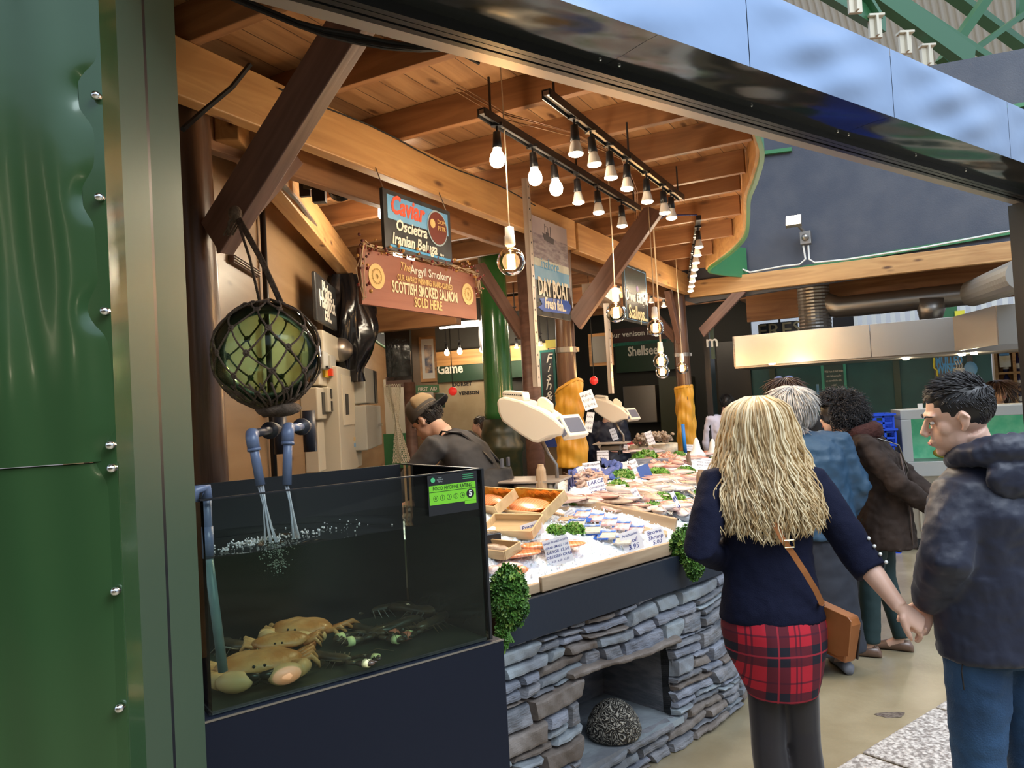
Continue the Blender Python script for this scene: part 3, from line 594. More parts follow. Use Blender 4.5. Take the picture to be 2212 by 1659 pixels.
# slotted metal hanging poles
def pole(x, y0, y1, Y, wd, lab, m='lip'):
    a_ = at(x, y0, Y); b_ = at(x + (y1 - y0) * .04, y1, Y); a_ = Vector((b_.x, b_.y, a_.z)); t = thing('slotted_pole', lab, 'pole', b_, 28)
    g = G(BF.m); la = BF.m.inverted() @ a_; lb = BF.m.inverted() @ b_; g.bb(lb.x - wd / 2, lb.x + wd / 2, lb.y - .004, lb.y + .004, lb.z, la.z); g.bb(lb.x - wd / 2, lb.x - wd / 2 + .005, lb.y, lb.y + .03, lb.z, la.z); build(g, 'channel', M[m], t)
    g = G(BF.m); z = lb.z + .05
    while z < la.z - .05: g.bb(lb.x - .005, lb.x + .005, lb.y - .0055, lb.y - .004, z, z + .012); z += .07
    build(g, 'slot', M['black'], t, stuff=True)
pole(1146, 385, 835, 4.75, .042, 'slotted steel pole hanging down to the nearer weighing scale')
pole(1316, 655, 850, 6.6, .05, 'slotted steel pole hanging down to the farther weighing scale')

# ================================================================ LEFT WALL FITTINGS
def lbox(name, lab, cat, TL, BR, d, m, bevel=.008, depth_off=0, parts=()):
    a_ = LF.px(*TL, -depth_off - d); b_ = LF.px(*BR, -depth_off - d); t = thing(name, lab, cat, LF.w((a_.x + b_.x) / 2, -depth_off, b_.z), -3)
    g = G(); g.bb(a_.x, b_.x, -depth_off - d, -depth_off, b_.z, a_.z); build(g, 'casing', m, t, at=LF.m, bevel=bevel)
    return t, (a_.x, b_.x, b_.z, a_.z, -depth_off - d)
GRY = mat('grey_box', (.42, .42, .38), .4); CRM = mat('cream_box', (.60, .55, .44), .4)
def face(t, r, fu0, fu1, fz0, fz1, m, name, dd=.006, bevel=.001):
    u0, u1, z0, z1, y = r; g = G(); g.bb(u0 + (u1 - u0) * fu0, u0 + (u1 - u0) * fu1, y - dd, y, z0 + (z1 - z0) * fz0, z0 + (z1 - z0) * fz1); return build(g, name, m, t, at=LF.m, bevel=bevel)
t, r = lbox('electrical_cabinet', 'tall white electrical cabinet on the left wall', 'cabinet', (728, 790), (783, 1005), .2, CRM)
dr_ = face(t, r, .15, .85, .45, .93, M['cream'], 'door'); face(t, r, .6, .8, .28, .32, GOLD, 'warning_label', .002); face(t, r, .6, .8, .22, .26, BLUE, 'blue_label', .002)
face(dr_, r, .25, .4, .55, .75, M['black'], 'switch_window', .008)
t, r = lbox('fuse_box', 'upper grey fuse box with black door edge, right of the tall cabinet', 'fuse box', (787, 792), (815, 872), .3, GRY); face(t, r, .75, .97, .02, .98, M['black'], 'door_edge', .01)
t, r = lbox('fuse_box', 'grey lower fuse box with key lock, right of the tall cabinet', 'fuse box', (790, 875), (826, 960), .3, GRY); face(t, r, .75, .85, .48, .55, M['chrome'], 'key_lock', .03)
t, r = lbox('junction_box', 'cream square junction box at the lower edge of the glass float', 'junction box', (684, 836), (706, 905), .12, CRM); face(t, r, .5, .9, .15, .85, M['black'], 'window')
t, r = lbox('junction_box', 'narrow cream box with two black windows left of the tall cabinet', 'junction box', (708, 836), (727, 890), .15, CRM); face(t, r, .3, .95, .55, .95, M['black'], 'window'); face(t, r, .3, .95, .05, .45, M['black'], 'window')
t, r = lbox('isolator_switch', 'yellow and red rotary isolator switch on a cream box', 'switch', (687, 778), (712, 835), .12, CRM); face(t, r, .35, .8, .35, .8, mat('yellow', (.8, .55, .03), .4), 'yellow_plate', .02)
face(t, r, .6, .9, .42, .72, mat('redknob', (.7, .05, .02), .35), 'red_knob', .05)
t, r = lbox('cable_trunking', 'white sloping cable trunking under the black signs', 'trunking', (697, 712), (766, 792), .14, CRM)
for i, (x0, x1) in enumerate(((698, 711), (714, 727), (744, 752), (756, 764), (768, 776))): 
    t, r = lbox('socket_box', 'grey industrial socket box, number %s along the trunking from the glass float' % ['one', 'two', 'three', 'four', 'five'][i], 'socket', (x0, 757 + i * 8), (x1, 800 + i * 5), .16, GRY); face(t, r, .3, .7, .05, .2, M['black'], 'socket_cap', .02)
t, r = lbox('conduit_run', 'vertical cream conduit run below the junction boxes', 'conduit', (686, 912), (705, 1015), .1, CRM)
t, r = lbox('switch_panel', 'white wall panel with black toggles below the boxes', 'panel', (706, 905), (724, 1015), .08, M['white']); face(t, r, .3, .7, .35, .55, M['black'], 'toggle', .02); face(t, r, .3, .7, .05, .22, M['black'], 'toggle', .02)
p = LF.px(723, 756, -.1); bl = thing('alarm_bell', 'round grey alarm bell under the trunking', 'alarm bell', LF.w(p.x, 0, p.z), -3)
g = G(LF.m @ T(p.x, -.16, p.z) @ rot(R(90), 0, 0)); g.lathe([(.001, .09), (.04, .08), (.085, .04), (.10, 0), (.095, -.16)], 20); build(g, 'bell_dome', M['duct'], bl, smooth=True)
# black pipe on plywood, moulding
g = G(); a_ = LF.px(566, 445, -.03); b_ = LF.px(578, 640, -.03); g.tube([LF.w(a_.x, -.03, a_.z), LF.w(a_.x, -.03, 1.0)], .018, 10); tag(build(g, 'black_conduit', M['black'], smooth=True), 'black vertical conduit on the plywood wall above the glass float', 'conduit')
t, r = lbox('moulding_strip', 'ribbed dark wooden moulding behind the near post', 'moulding', (505, 548), (560, 600), .03, M['brace'])
for i in range(3): face(t, r, 0, 1, .2 + .3 * i, .27 + .3 * i, M['lip'], 'bead', .01)
# hanging chalk signs on the left
SF = LF
t, r = lbox('chalk_sign', 'black hanging chalk sign seen at an angle reading Plaice Haddock Eel', 'sign', (681, 585), (729, 715), .03, CHALK, depth_off=.12)
for i, s in enumerate(('Plaice', 'Haddock', 'Eel..')): text(s, 'lettering', WHT, .17, facing(LF, (r[0] + r[1]) / 2, r[4] - .004, r[2] + (r[3] - r[2]) * (.72 - .24 * i)), t, bold=.004)
t, r = lbox('chalk_sign', 'green framed chalk sign under the smokery sign', 'sign', (783, 655), (838, 755), .03, M['greentrim'], depth_off=.25)
face(t, r, .06, .94, .06, .94, CHALK, 'chalk_panel', .004); 
g = G()
for i in range(11): u_ = r[0] + (r[1] - r[0]) * (.16 + .06 * i); g.bb(u_, u_ + (r[1] - r[0]) * .018, r[4] - .006, r[4] - .004, r[2] + (r[3] - r[2]) * (.48 + .03 * (i % 3)), r[2] + (r[3] - r[2]) * (.78 + .05 * (i % 2)))
build(g, 'chalk_strokes', WHT, t, at=LF.m, stuff=True)
# stretched black bin liner hanging
g = G(); c = at(775, 700, 6.4)
def fn(a_, b_):
    th = 2 * math.pi * a_; r_ = (.16 + .05 * math.sin(5 * th + 6 * b_) + .03 * math.sin(11 * th)) * (.5 + .8 * math.sin(math.pi * min(.95, b_ + .05))); return Vector((c.x - .1 + r_ * math.cos(th), c.y + r_ * math.sin(th) * .6, c.z + .42 - .9 * b_))
g.grid(fn, 36, 24, True); tag(build(g, 'bin_liner', mat('binliner', (.008, .008, .01), .18), smooth=True), 'black bin liner hanging between the two chalk signs', 'bag')
# speakers / camera bracket
t = thing('wall_bracket', 'black wall bracket with round lamp near the top of the left wall', 'bracket', at(660, 400, 4.3), 90)
g = G(); g.bar(at(658, 403, 4.3), at(745, 405, 4.1), .03, .03); g.bar(at(658, 385, 4.3), at(660, 425, 4.3), .03, .06); build(g, 'arm', M['black'], t)
g = G(); q = at(735, 406, 4.1); g.lathe([(.001, .03), (.06, .02), (.07, -.02), (.03, -.04)], 20, T(*q) @ rot(R(80), 0, 0)); g.box(0, 0, 0, .07, .05, .08, T(*at(690, 422, 4.2))); build(g, 'lamp_head', M['black'], t)

# ================================================================ BACK OF THE STALL
BW = Frame(at(1390, 750, 12.3).x, at(1390, 750, 12.3).y, 115)
def bwr(x0, y0, x1, y1, F=None, off=0): F = F or BW; a_ = F.px(x0, y0, off); b_ = F.px(x1, y1, off); return a_.x, b_.x, b_.z, a_.z
def bwbox(name, m, x0, y0, x1, y1, d=.06, off=0, F=None, lab=None, cat=None, kind=None, parent=None, bevel=0):
    F = F or BW; u0, u1, z0, z1 = bwr(x0, y0, x1, y1, F, off - d); g = G(); g.bb(u0, u1, off - d, off, z0, z1)
    o = build(g, name, m, parent, at=F.m, bevel=bevel)
    if lab: tag(o, lab, cat)
    if kind: tag(o, kind=kind)
    return o
g = G(); u0, u1, z0, z1 = bwr(560, 700, 1640, 1000); g.bb(u0, u1, 0, .1, 0, 5); tag(build(g, 'wall_back', mat('dark_interior', (.018, .020, .018), .6), at=BW.m), kind='structure')
g = G(); g.prism([(-3, 0.6), (7.4, .6), (7.4, -.3), (14, -1), (14, 6), (-3, 6)], 3.28, 3.34); 
tag(build(g, 'ceiling', M['joist'], at=BF.m), kind='structure')
for i in range(3):
    u = 7.3 + i * .8; g = G(); g.bb(0, 3.4, -.03, .03, 0, .2); tag(build(g, 'rafter', M['joist'], at=BF.m @ T(u, -.5, 3.02) @ rot(0, 0, R(90))), 'dark wooden rafter in the far ceiling behind the posts', 'rafter', 'far rafters')
bwbox('fascia_board', M['dkgreen'], 1328, 742, 1485, 795, .12, lab='dark green stall fascia with white Shellsee lettering', cat='fascia')
bwbox('fascia_stripe', mat('aqua', (.04, .30, .22), .4), 1322, 729, 1440, 739, .12, lab='aqua stripe above the Shellsee fascia', cat='trim')
bwbox('venison_fascia', mat('brownsign', (.05, .02, .02), .5), 1322, 712, 1460, 730, .13, lab='dark brown fascia board with white lettering about venison', cat='fascia')
u0, u1, z0, z1 = bwr(1356, 735, 1420, 765, off=-.13); text('Shellsee', 'stall_name', WHT, .21, facing(BW, (u0 + u1) / 2, -.135, (z0 + z1) / 2 - .06), sx=.72, bold=.005)
tag(bpy.data.objects['stall_name'], 'white raised Shellsee letters on the dark green fascia', 'lettering')
u0, u1, z0, z1 = bwr(1322, 715, 1420, 735, off=-.14); text('our venison is also', 'venison_lettering', WHT, .12, facing(BW, (u0 + u1) / 2 + .05, -.145, (z0 + z1) / 2 + .03), bold=.002)
tag(bpy.data.objects['venison_lettering'], 'white handwritten line our venison is also', 'lettering')
bwbox('stall_back', M['duct'], 1345, 835, 1420, 912, .4, lab='steel refrigerator doors at the back of the far stall', cat='fridge', bevel=.01).name = 'steel_fridge'
bwbox('olive_screen', mat('olive', (.035, .04, .02), .35), 1422, 815, 1482, 965, .9, lab='dark olive screen left of the third post', cat='screen')
BG = Frame(at(1000, 790, 11).x, at(1000, 790, 11).y, 112)
g = G(); u0, u1, z0, z1 = bwr(780, 700, 1220, 900, BG); g.bb(u0, u1, 0, .1, 0, 3.3); tag(build(g, 'wall_rear', mat('rear_dark', (.03, .03, .025), .6), at=BG.m), kind='structure')
bwbox('game_fascia', M['dkgreen'], 930, 772, 1160, 812, .1, F=BG, lab='dark green fascia with white Game lettering', cat='fascia')
bwbox('wood_rail', M['pine'], 930, 762, 1200, 772, .12, F=BG, lab='orange wooden rail above the Game fascia', cat='rail')
u0, u1, z0, z1 = bwr(948, 780, 985, 800, BG, -.1); text('Game', 'game_lettering', WHT, .20, facing(BG, (u0 + u1) / 2 + .04, -.105, (z0 + z1) / 2 - .05), bold=.004, sx=.85); tag(bpy.data.objects['game_lettering'], 'white Game letters on the dark green fascia', 'lettering')
bwbox('roller_shutter', mat('tan_boards', (.30, .24, .15), .5, col2=(.36, .3, .2), scale=4), 945, 822, 1060, 1000, .05, F=BG, lab='tan boarded screen lettered Dorset Venison', cat='screen')
u0, u1, z0, z1 = bwr(985, 825, 1040, 855, BG, -.06)
text('DORSET', 'dorset_lettering', M['black'], .075, facing(BG, (u0 + u1) / 2 - .10, -.055, z1 - .04), bold=.003, font_space=1.1); tag(bpy.data.objects['dorset_lettering'], 'black DORSET lettering on tan boards', 'lettering')
text('VENISON', 'venison_word', M['black'], .07, facing(BG, (u0 + u1) / 2 + .0, -.055, z0 + .05), bold=.003, font_space=1.1); tag(bpy.data.objects['venison_word'], 'black VENISON lettering on tan boards', 'lettering')
# hot cob lamps in the far stalls
for i, (x, y, Y) in enumerate(((965, 763, 10.3), (993, 760, 10.3), (1041, 756, 10.3), (1112, 690, 9.5), (1116, 750, 10.2), (1168, 745, 10.3), (1295, 615, 9.3), (1337, 631, 9.6), (1408, 652, 9.8), (1435, 661, 10))):
    put_lamp(1 if i < 3 else 0, T(*at(x, y, Y)) @ T(0, 0, .155) @ rot(.2, 0, 0), 'small lit lamp glowing among the far stalls behind the posts', 'far stall lamps')
    lo_ = bpy.data.objects[[o.name for o in COL.objects if o.get('group') == 'far stall lamps'][-1]]; q_ = at(x, y, Y); g = G(); g.tube([q_ + Vector((0, 0, .15)), Vector((q_.x, q_.y, 3.27))], .006, 5); build(g, 'hanging_rod', M['black'], lo_)
    if i in (1, 4, 7, 9): point('far_stall_light', at(x, y + 14, Y), 14, (1, .82, .6), .05)
ft = thing('tube_light', 'white fluorescent tube light under the far ceiling', 'light', at(993, 705, 8.6), 90)
g = G(); g.bar(at(951, 706, 8.8), at(1038, 699, 8.4), .03, .05); build(g, 'tube', M['tubeglow'], ft); g = G(); g.bar(at(951, 702, 8.8), at(1038, 695, 8.4), .05, .04); build(g, 'fitting', M['white'], ft)
for x_ in (960, 1030): q_ = at(x_, 700, 8.6); g = G(); g.tube([q_, Vector((q_.x, q_.y, 3.27))], .008, 5); build(g, 'hanging_rod', M['black'], ft)
ar = point('tube_light_glow', at(993, 720, 8.3), 18, (1, .93, .8), .2)
# white fluorescent seen beside the caviar sign (three short lit boxes)
for i, (x0, y0, x1, y1, Y) in enumerate(((817, 425, 826, 470, 4.9), (847, 542, 872, 562, 5.3), (877, 549, 898, 563, 5.6))):
    a_ = at(x0, y0, Y); b_ = at(x1, y1, Y); g = G(); g.bar(at((x0 + x1) / 2, y0, Y), at((x0 + x1) / 2, y1, Y), b_.x - a_.x, .05, (1, 0, 0) if i else (0, 1, 0)); tag(build(g, 'panel_light', M['tubeglow']), ['white lit panel light peeping left of the caviar sign', 'lit panel light between the caviar and smokery signs', 'smaller lit panel light right under the caviar sign'][i], 'light')
    q_ = at((x0 + x1) / 2, y0, Y); g = G(); g.tube([q_, Vector((q_.x, q_.y, 3.27))], .006, 5); build(g, 'hanging_rod', M['black'], [o for o in COL.objects if o.name.startswith('panel_light')and o.type == 'MESH'][-1])
    point('panel_light_glow', at((x0 + x1) / 2, y1 + 10, Y - .15), 12, (1, .85, .62), .08)
g = G(); q_ = at(1045, 700, 8.2); g.tube([q_, Vector((q_.x, q_.y, 3.27))], .006, 5); q_ = None
g.M = T(*at(1045, 725, 8.2)) @ rot(0, R(90), R(15)); g.lathe([(.001, -.03), (.17, -.02), (.18, .02), (.15, .03), (.001, .03)], 28); tag(build(g, 'round_mirror', M['duct'], smooth=False), 'round grey disc hanging left of the green column', 'disc')
# green iron column
c = at(1080, 900, 7.6); col = thing('iron_column', 'thick glossy bright green iron column on a dark base', 'column', (c.x, c.y, .12), 90)
g = G(T(c.x, c.y, 0)); g.lathe([(.15, c.z - .02), (.152, c.z + .05), (.145, c.z + .1), (.135, 2.6), (.135, 3.28)], 28); build(g, 'shaft', mat('column_green', (.035, .17, .045), .22, coat=.5, bump=.25, bscale=9, col2=(.05, .21, .06), scale=3), col, smooth=True)
g = G(T(c.x, c.y, 0)); g.lathe([(.21, .12), (.20, 1.25), (.22, 1.28), (.22, 1.34), (.19, 1.38), (.195, 1.45), (.16, c.z - .02)], 28); build(g, 'base', mat('column_base', (.025, .04, .025), .35, col2=(.08, .07, .03), scale=8), col, smooth=True)
c = at(1152, 900, 6.8)
t = thing('timber_post', 'plain dark brown timber post behind the nearer scale', 'post', (c.x, c.y, .12), 90); g = G(T(c.x, c.y, 0)); g.lathe([(.085, .12), (.075, 3.0)], 14); build(g, 'shaft', M['brace'], t, smooth=True)
brace((c.x - .06, c.y, 2.35), (c.x - .4, c.y - .15, 2.95), .05, .1, (0, 0, 1), 'slim brace from the plain brown post up to the far beam')
beam('timber_beam', Frame(at(860, 700, 6.9).x - 1.2, at(860, 700, 6.9).y + .5, 112), 0, 1.9, -.05, .05, 2.45, 2.75, M['joist'], 'deep brown cross beam behind the smokery sign')
# wood panel with picture, first aid
WP = Frame(at(920, 850, 7.6).x, at(920, 850, 7.6).y, 84)
u0, u1, z0, z1 = bwr(886, 680, 955, 1010, WP); g = G(); g.bb(u0, u1, 0, .08, .12, 3.2); tag(build(g, 'wall_panel', M['ply'], at=WP.m @ T(0, 0, 0)), kind='structure'); bpy.data.objects['wall_panel'].name = 'wall_centre'
pf = thing('picture_frame', 'framed picture of prawns on the wooden panel', 'picture', WP.w(0, 0, 2), 84)
fr0 = bwbox('frame', M['pine'], 904, 728, 944, 824, .03, 0, WP, parent=pf); bwbox('mount', M['white'], 909, 733, 940, 817, .004, -.03, WP, parent=fr0); bwbox('photo', mat('prawnphoto', (.02, .03, .10), .3, col2=(.6, .4, .25), scale=14), 916, 746, 935, 805, .003, -.034, WP, parent=fr0)
fa = thing('first_aid_sign', 'green and white FIRST AID sign on the wooden panel', 'sign', WP.w(0, 0, 1.9), 84)
bwbox('plate', M['greentrim'], 898, 833, 949, 848, .01, 0, WP, parent=fa); q = bwr(898, 833, 949, 848, WP, -.01)
text('FIRST  AID', 'lettering', WHT, .048, facing(WP, (q[0] + q[1]) / 2, -.012, (q[2] + q[3]) / 2), fa, bold=.001, sx=.85)
bwbox('plastic_box', mat('clearbox', (.55, .53, .50), .25), 901, 848, 939, 902, .12, 0, WP, lab='clear plastic box mounted under the first aid sign', cat='box', bevel=.01)
bwbox('green_case', M['dkgreen'], 940, 850, 962, 880, .10, 0, WP, lab='green first aid case beside the clear box', cat='case', bevel=.01)
so = thing('wall_socket', 'white double wall socket with black plug behind the fishmonger', 'socket', WP.w(0, 0, 1.6), 84); bwbox('plate', M['white'], 900, 905, 936, 919, .03, 0, WP, parent=so, bevel=.004); bwbox('plug', M['black'], 911, 909, 917, 917, .05, -.03, WP, parent=so)
bwbox('gloss_partition', mat('gloss_black', (.015, .018, .018), .12, coat=.5, bump=.4, bscale=12), 829, 690, 889, 820, .2, .1, WP, lab='glossy black panel left of the wooden panel', cat='panel')
bwbox('lintel_beam', M['brace'], 833, 815, 890, 834, .15, .05, WP, lab='dark lintel over the netted doorway', cat='beam')
c = at(888, 920, 7.5); g = G(T(c.x, c.y, 0)); g.lathe([(.06, .12), (.055, 2.0)], 12); tag(build(g, 'timber_post', M['brace'], smooth=True), 'slim dark doorway post left of the first aid sign', 'post')
bwbox('doorway_wall', M['cream'], 828, 820, 884, 940, .02, 1.2, WP, kind='structure').name = 'wall_doorway'
bwbox('doorway_board', M['greentrim'], 828, 938, 884, 1010, .03, 1.1, WP, lab='bright green board seen through the netted doorway', cat='board')
g = G(); 
cA = at(846, 830, 7.42); cB = at(868, 1000, 7.35)
for i in range(13):
    for sgn in (-1, 1):
        pts = []
        for k in range(30):
            f = k / 29; wd = .02 + .07 * abs(.5 - f) * 2; x_ = ((i / 12 + sgn * f * 1.6) % 2); x_ = x_ if x_ < 1 else 2 - x_
            pts.append(cA.lerp(cB, f) + Vector(((x_ - .5) * wd * 2, .03 * math.sin(9 * x_), 0)))
        g.tube(pts, .0035, 4)
tag(build(g, 'net_curtain', M['cream']), 'knotted cream rope net curtain tied back in the doorway', 'net')
# red buoys on cords
for i, (x, y, Y) in enumerate(((978, 845, 7.2), (1283, 822, 7.4))):
    p = at(x, y, Y); t = thing('red_buoy_lamp', ['red glass buoy lamp above the fishmonger', 'red glass buoy lamp right of the middle post'][i], 'lamp', p, 90, 'red buoy lamps')
    g = G(); g.ball(p, .042, 16, 10); build(g, 'glass_ball', mat('redglass', (.6, .02, .02), .08, coat=.8, emit=(1, .05, .03), es=.3), t, smooth=True); g = G(); g.tube([p + Vector((0, 0, .04)), Vector((p.x, p.y, 3.0))], .004, 5); build(g, 'cord', M['blackmatt'], t)
# chalk board F i s h
ch = thing('chalkboard_banner', 'tall teal framed chalkboard reading Fish and down its length', 'sign', BG.w(0, 0, 2), 112)
bwbox('frame', mat('tealframe', (.02, .22, .20), .4), 1165, 757, 1206, 900, .05, -.3, BG, parent=ch); bwbox('panel', CHALK, 1168, 762, 1200, 900, .01, -.35, BG, parent=ch)
q_ = BG.px(1185, 757, -.33); g = G(); g.tube([BG.w(q_.x, -.33, q_.z), BG.w(q_.x, -.33, 3.27)], .01, 5); build(g, 'hanging_rod', M['black'], ch)
for s, y in (('F', 775), ('i', 795), ('s', 814), ('h', 833), ('&', 856)):
    q = BG.px(1184, y, -.37); text(s, 'lettering', WHT, .17, facing(BG, q.x, -.365, q.z), ch, shear=.3, bold=.001)
bwbox('yellow_menu', mat('menuyellow', (.55, .52, .10), .4), 1178, 735, 1230, 748, .05, -.3, BG, lab='yellow menu board in a teal frame behind the middle post', cat='sign')
bwbox('green_locker', M['dkgreen'], 1204, 752, 1235, 1145, .3, -.1, BG, lab='dark green locker behind the middle post', cat='locker')
bwbox('blue_counter', mat('bluecloth', (.03, .06, .25), .5), 1150, 948, 1235, 965, .6, -1.0, BG, lab='blue topped rear counter left of the middle post', cat='counter')
bwbox('rear_counter_front', M['steel'], 1150, 965, 1235, 1170, .5, -1.0, BG, lab='steel front of the rear counter', cat='counter')
# wall mirror frame behind second pole
fr_ = thing('wall_cabinet', 'wooden framed grey cabinet behind the farther scale pole', 'cabinet', at(1295, 760, 9.5), 115)
WC = Frame(at(1295, 760, 9.5).x, at(1295, 760, 9.5).y, 112); bwbox('frame', M['pine'], 1270, 722, 1322, 788, .1, 0, WC, parent=fr_); bwbox('panel', M['duct'], 1276, 728, 1316, 782, .01, -.1, WC, parent=fr_)
# strip-light housing by the second pole
t = thing('light_housing', 'grey box light housing at the top of the farther pole', 'light housing', at(1300, 640, 6.6), 28)
g = G(); g.bar(at(1278, 625, 6.2), at(1322, 652, 7.0), .16, .1); build(g, 'housing', M['lip'], t)
# dark menu columns right of the third post
bwbox('dark_pillar', M['black'], 1517, 700, 1548, 1000, .3, -2.2, BW, lab='black narrow pillar just right of the third post', cat='pillar')
bwbox('narrow_sign', M['dkgreen'], 1532, 700, 1545, 775, .02, -2.5, BW, lab='narrow green strip sign with a letter m', cat='sign')
q = BW.px(1538, 738, -2.53); text('m', 'letter_sign', WHT, .2, facing(BW, q.x, -2.53, q.z), bold=.003); tag(bpy.data.objects['letter_sign'], 'white letter m on the narrow green strip', 'lettering')
# ================================================================ RIGHT BACKGROUND
TW = Frame(at(1800, 850, 11).x, at(1800, 850, 11).y, 118)
g = G(); u0, u1, z0, z1 = bwr(1545, 700, 2150, 900, TW); g.bb(u0, u1, 0, .1, 0, 2.15); tag(build(g, 'wall_teal', M['teal'], at=TW.m), kind='structure')
for x in (1672, 1940): 
    q = TW.px(x, 850); g = G(); g.bb(q.x - .04, q.x + .04, -.04, 0, 0, 2.15); tag(build(g, 'wall_batten', M['dkgreen'], at=TW.m), ['batten on the teal boarded wall behind the white haired person', 'batten on the teal boarded wall left of the mulled wine sign'][x > 1700], 'batten')
bwbox('dark_doorway', M['black'], 1546, 740, 1640, 1100, .06, 0, TW, kind='structure').name = 'door_1'
mt = thing('menu_chalkboard', 'aqua edged chalkboard menu on the teal wall', 'sign', TW.w(0, 0, 1.8), 118)
bwbox('frame', mat('aqua2', (.05, .42, .33), .4), 1772, 780, 1830, 840, .03, 0, TW, parent=mt); bwbox('panel', mat('menu_slate', (.04, .09, .09), .5), 1778, 778, 1824, 838, .01, -.03, TW, parent=mt)
for i, s in enumerate(('Wild from St field steaks', 'with fish scones for', 'up sea with the dark', 'a chef')):
    q = TW.px(1801, 802 + 10 * i, -.045); text(s, 'lettering', WHT, .045, facing(TW, q.x, -.043, q.z), mt, shear=.2, sx=.55)
bwbox('qr_notice', BLUE, 1763, 830, 1770, 855, .01, 0, TW, lab='narrow blue and white notice left of the menu chalkboard', cat='notice')
ms = thing('mulled_wine_sign', 'black sign with blue MULLED WINE lettering and a steaming cup', 'sign', TW.w(0, 0, 2), 118)
bwbox('board', M['black'], 2016, 772, 2085, 850, .03, -.02, TW, parent=ms)
bwbox('side_board', M['black'], 2088, 766, 2106, 840, .03, -.02, TW, parent=ms)
NB = mat('neonblue', (.04, .38, .85), .4); NY = mat('neonyellow', (.85, .75, .05), .4)
for s, y, x in (('MULLED', 780, 2050), ('WINE', 797, 2044)):
    q = TW.px(x, y, -.06); text(s, 'lettering', NB, .17, facing(TW, q.x, -.058, q.z), ms, sx=.50, bold=.006)
pp = [TW.px(x, y, -.06) for x, y in ((2017, 768), (2018, 795), (2024, 800), (2025, 812), (2032, 815), (2055, 811))]; g = G(); g.tube([TW.w(q.x, -.055, q.z) for q in pp], .012, 6); build(g, 'yellow_outline', NY, ms)
q = TW.px(2072, 805, -.06); g = G(TW.m @ T(q.x, -.06, q.z)); g.lathe([(.05, -.10), (.07, .06)], 14); build(g, 'cup', WHT, ms); g = G(TW.m); g.ball((q.x - .12, -.05, q.z - .07), (.09, .01, .06), 12, 6); build(g, 'fruit', RED, ms)
g = G(TW.m)
for k in range(3): g.tube([(q.x - .03 + .03 * k + .01 * math.sin(i), -.06, q.z + .06 + .02 * i) for i in range(6)], .006, 5)
build(g, 'steam', WHT, ms); q = TW.px(2097, 800, -.06); g = G(TW.m); g.ball((q.x, -.055, q.z + .02), (.08, .01, .10), 12, 6); build(g, 'blue_fish', BLUE, ms); g = G(TW.m); g.ball((q.x + .01, -.06, q.z - .14), (.08, .01, .06), 12, 6); build(g, 'yellow_shell', NY, ms)
# shelves with bottles
SH = Frame(at(2180, 830, 10.6).x, at(2180, 830, 10.6).y, 118)
sh = thing('shelf_unit', 'wooden shelf unit of bottles behind the far right counter', 'shelf unit', SH.w(0, 0, 0), 118)
q = bwr(2150, 762, 2240, 900, SH); g = G()
g.bb(q[0], q[1], .3, .33, 0, q[3]); 
for f in (0, .5, 1): u = q[0] + (q[1] - q[0]) * f; g.bb(u - .02, u + .02, 0, .3, 0, q[3])
zz = [q[2] + (q[3] - q[2]) * f for f in (.18, .42, .68, 1)]
for z in zz: g.bb(q[0], q[1], 0, .3, z - .015, z + .015)
build(g, 'shelves', M['pine'], sh, at=SH.m)
bot = thing('wine_bottle', 'x', 'bottle'); g = G(); g.lathe([(.033, 0), (.036, .01), (.036, .15), (.014, .2), (.013, .26), (.001, .262)], 12); build(g, 'glass', mat('bottle_dark', (.02, .02, .08), .1), bot, smooth=True); g = G(); g.lathe([(.037, .04), (.037, .11)], 12); build(g, 'paper_label', WHT, bot)
fb = True
for si, z in enumerate(zz[:3]):
    for i in range(8):
        u = q[0] + .12 + i * .14
        if u > q[1] - .05: continue
        wm = SH.m @ T(u, .12, z + .015)
        if fb: o = bot; o.matrix_basis = wm; WM[o.name] = wm; fb = False
        else: o = copy_tree(bot, wm)
        tag(o, 'dark glass bottle with a white label on the far right shelves, %s shelf' % ('lower', 'middle', 'upper')[si], 'bottle', 'bottles on the %s shelf' % ('lower', 'middle', 'upper')[si])
bwbox('price_poster', BLUE, 2158, 764, 2180, 768, .01, -.02, SH, lab='blue edge of a map poster on the shelves', cat='poster'); bwbox('map_poster', mat('map', (.7, .68, .6), .5, col2=(.6, .5, .3), scale=9), 2158, 768, 2184, 792, .01, -.02, SH, lab='pale map poster on the shelf unit', cat='poster')
# stainless hood
hq = lambda x, y, off=0: HF.px(x, y, off)
hd_ = thing('extractor_hood', 'long brushed stainless steel extractor hood with small lit downlights', 'extractor hood', HF.w(1.5, .2, 2.0), 118)
ho = .25; a_ = hq(1582, 727, ho); b_ = hq(1878, 700, ho); c_ = hq(2060, 683, ho); z0 = hq(1582, 793, ho).z; z1 = a_.z
for p_, q_ in ((a_.x, b_.x - .003), (b_.x + .003, c_.x)):
    g = G(); g.bb(p_, q_, ho, ho + .02, z0, z1); build(g, 'front_sheet', M['steel'], hd_, at=HF.m, bevel=.003)
e0 = HF.w(c_.x, ho, 0); e1 = Vector(atz(2152, 660, z1)); e1.z = 0
g = G(); g.bar(Vector((e0.x, e0.y, (z0 + z1) / 2)), Vector((e1.x, e1.y, (z0 + z1) / 2)), .02, z1 - z0); build(g, 'return_sheet', M['duct'], hd_)
e2 = e1 + HF.u * 1.5; g = G(); g.bar(Vector((e1.x, e1.y, (z0 + z1) / 2)), Vector((e2.x, e2.y, (z0 + z1) / 2)), .02, z1 - z0); build(g, 'front_sheet', M['steel'], hd_)
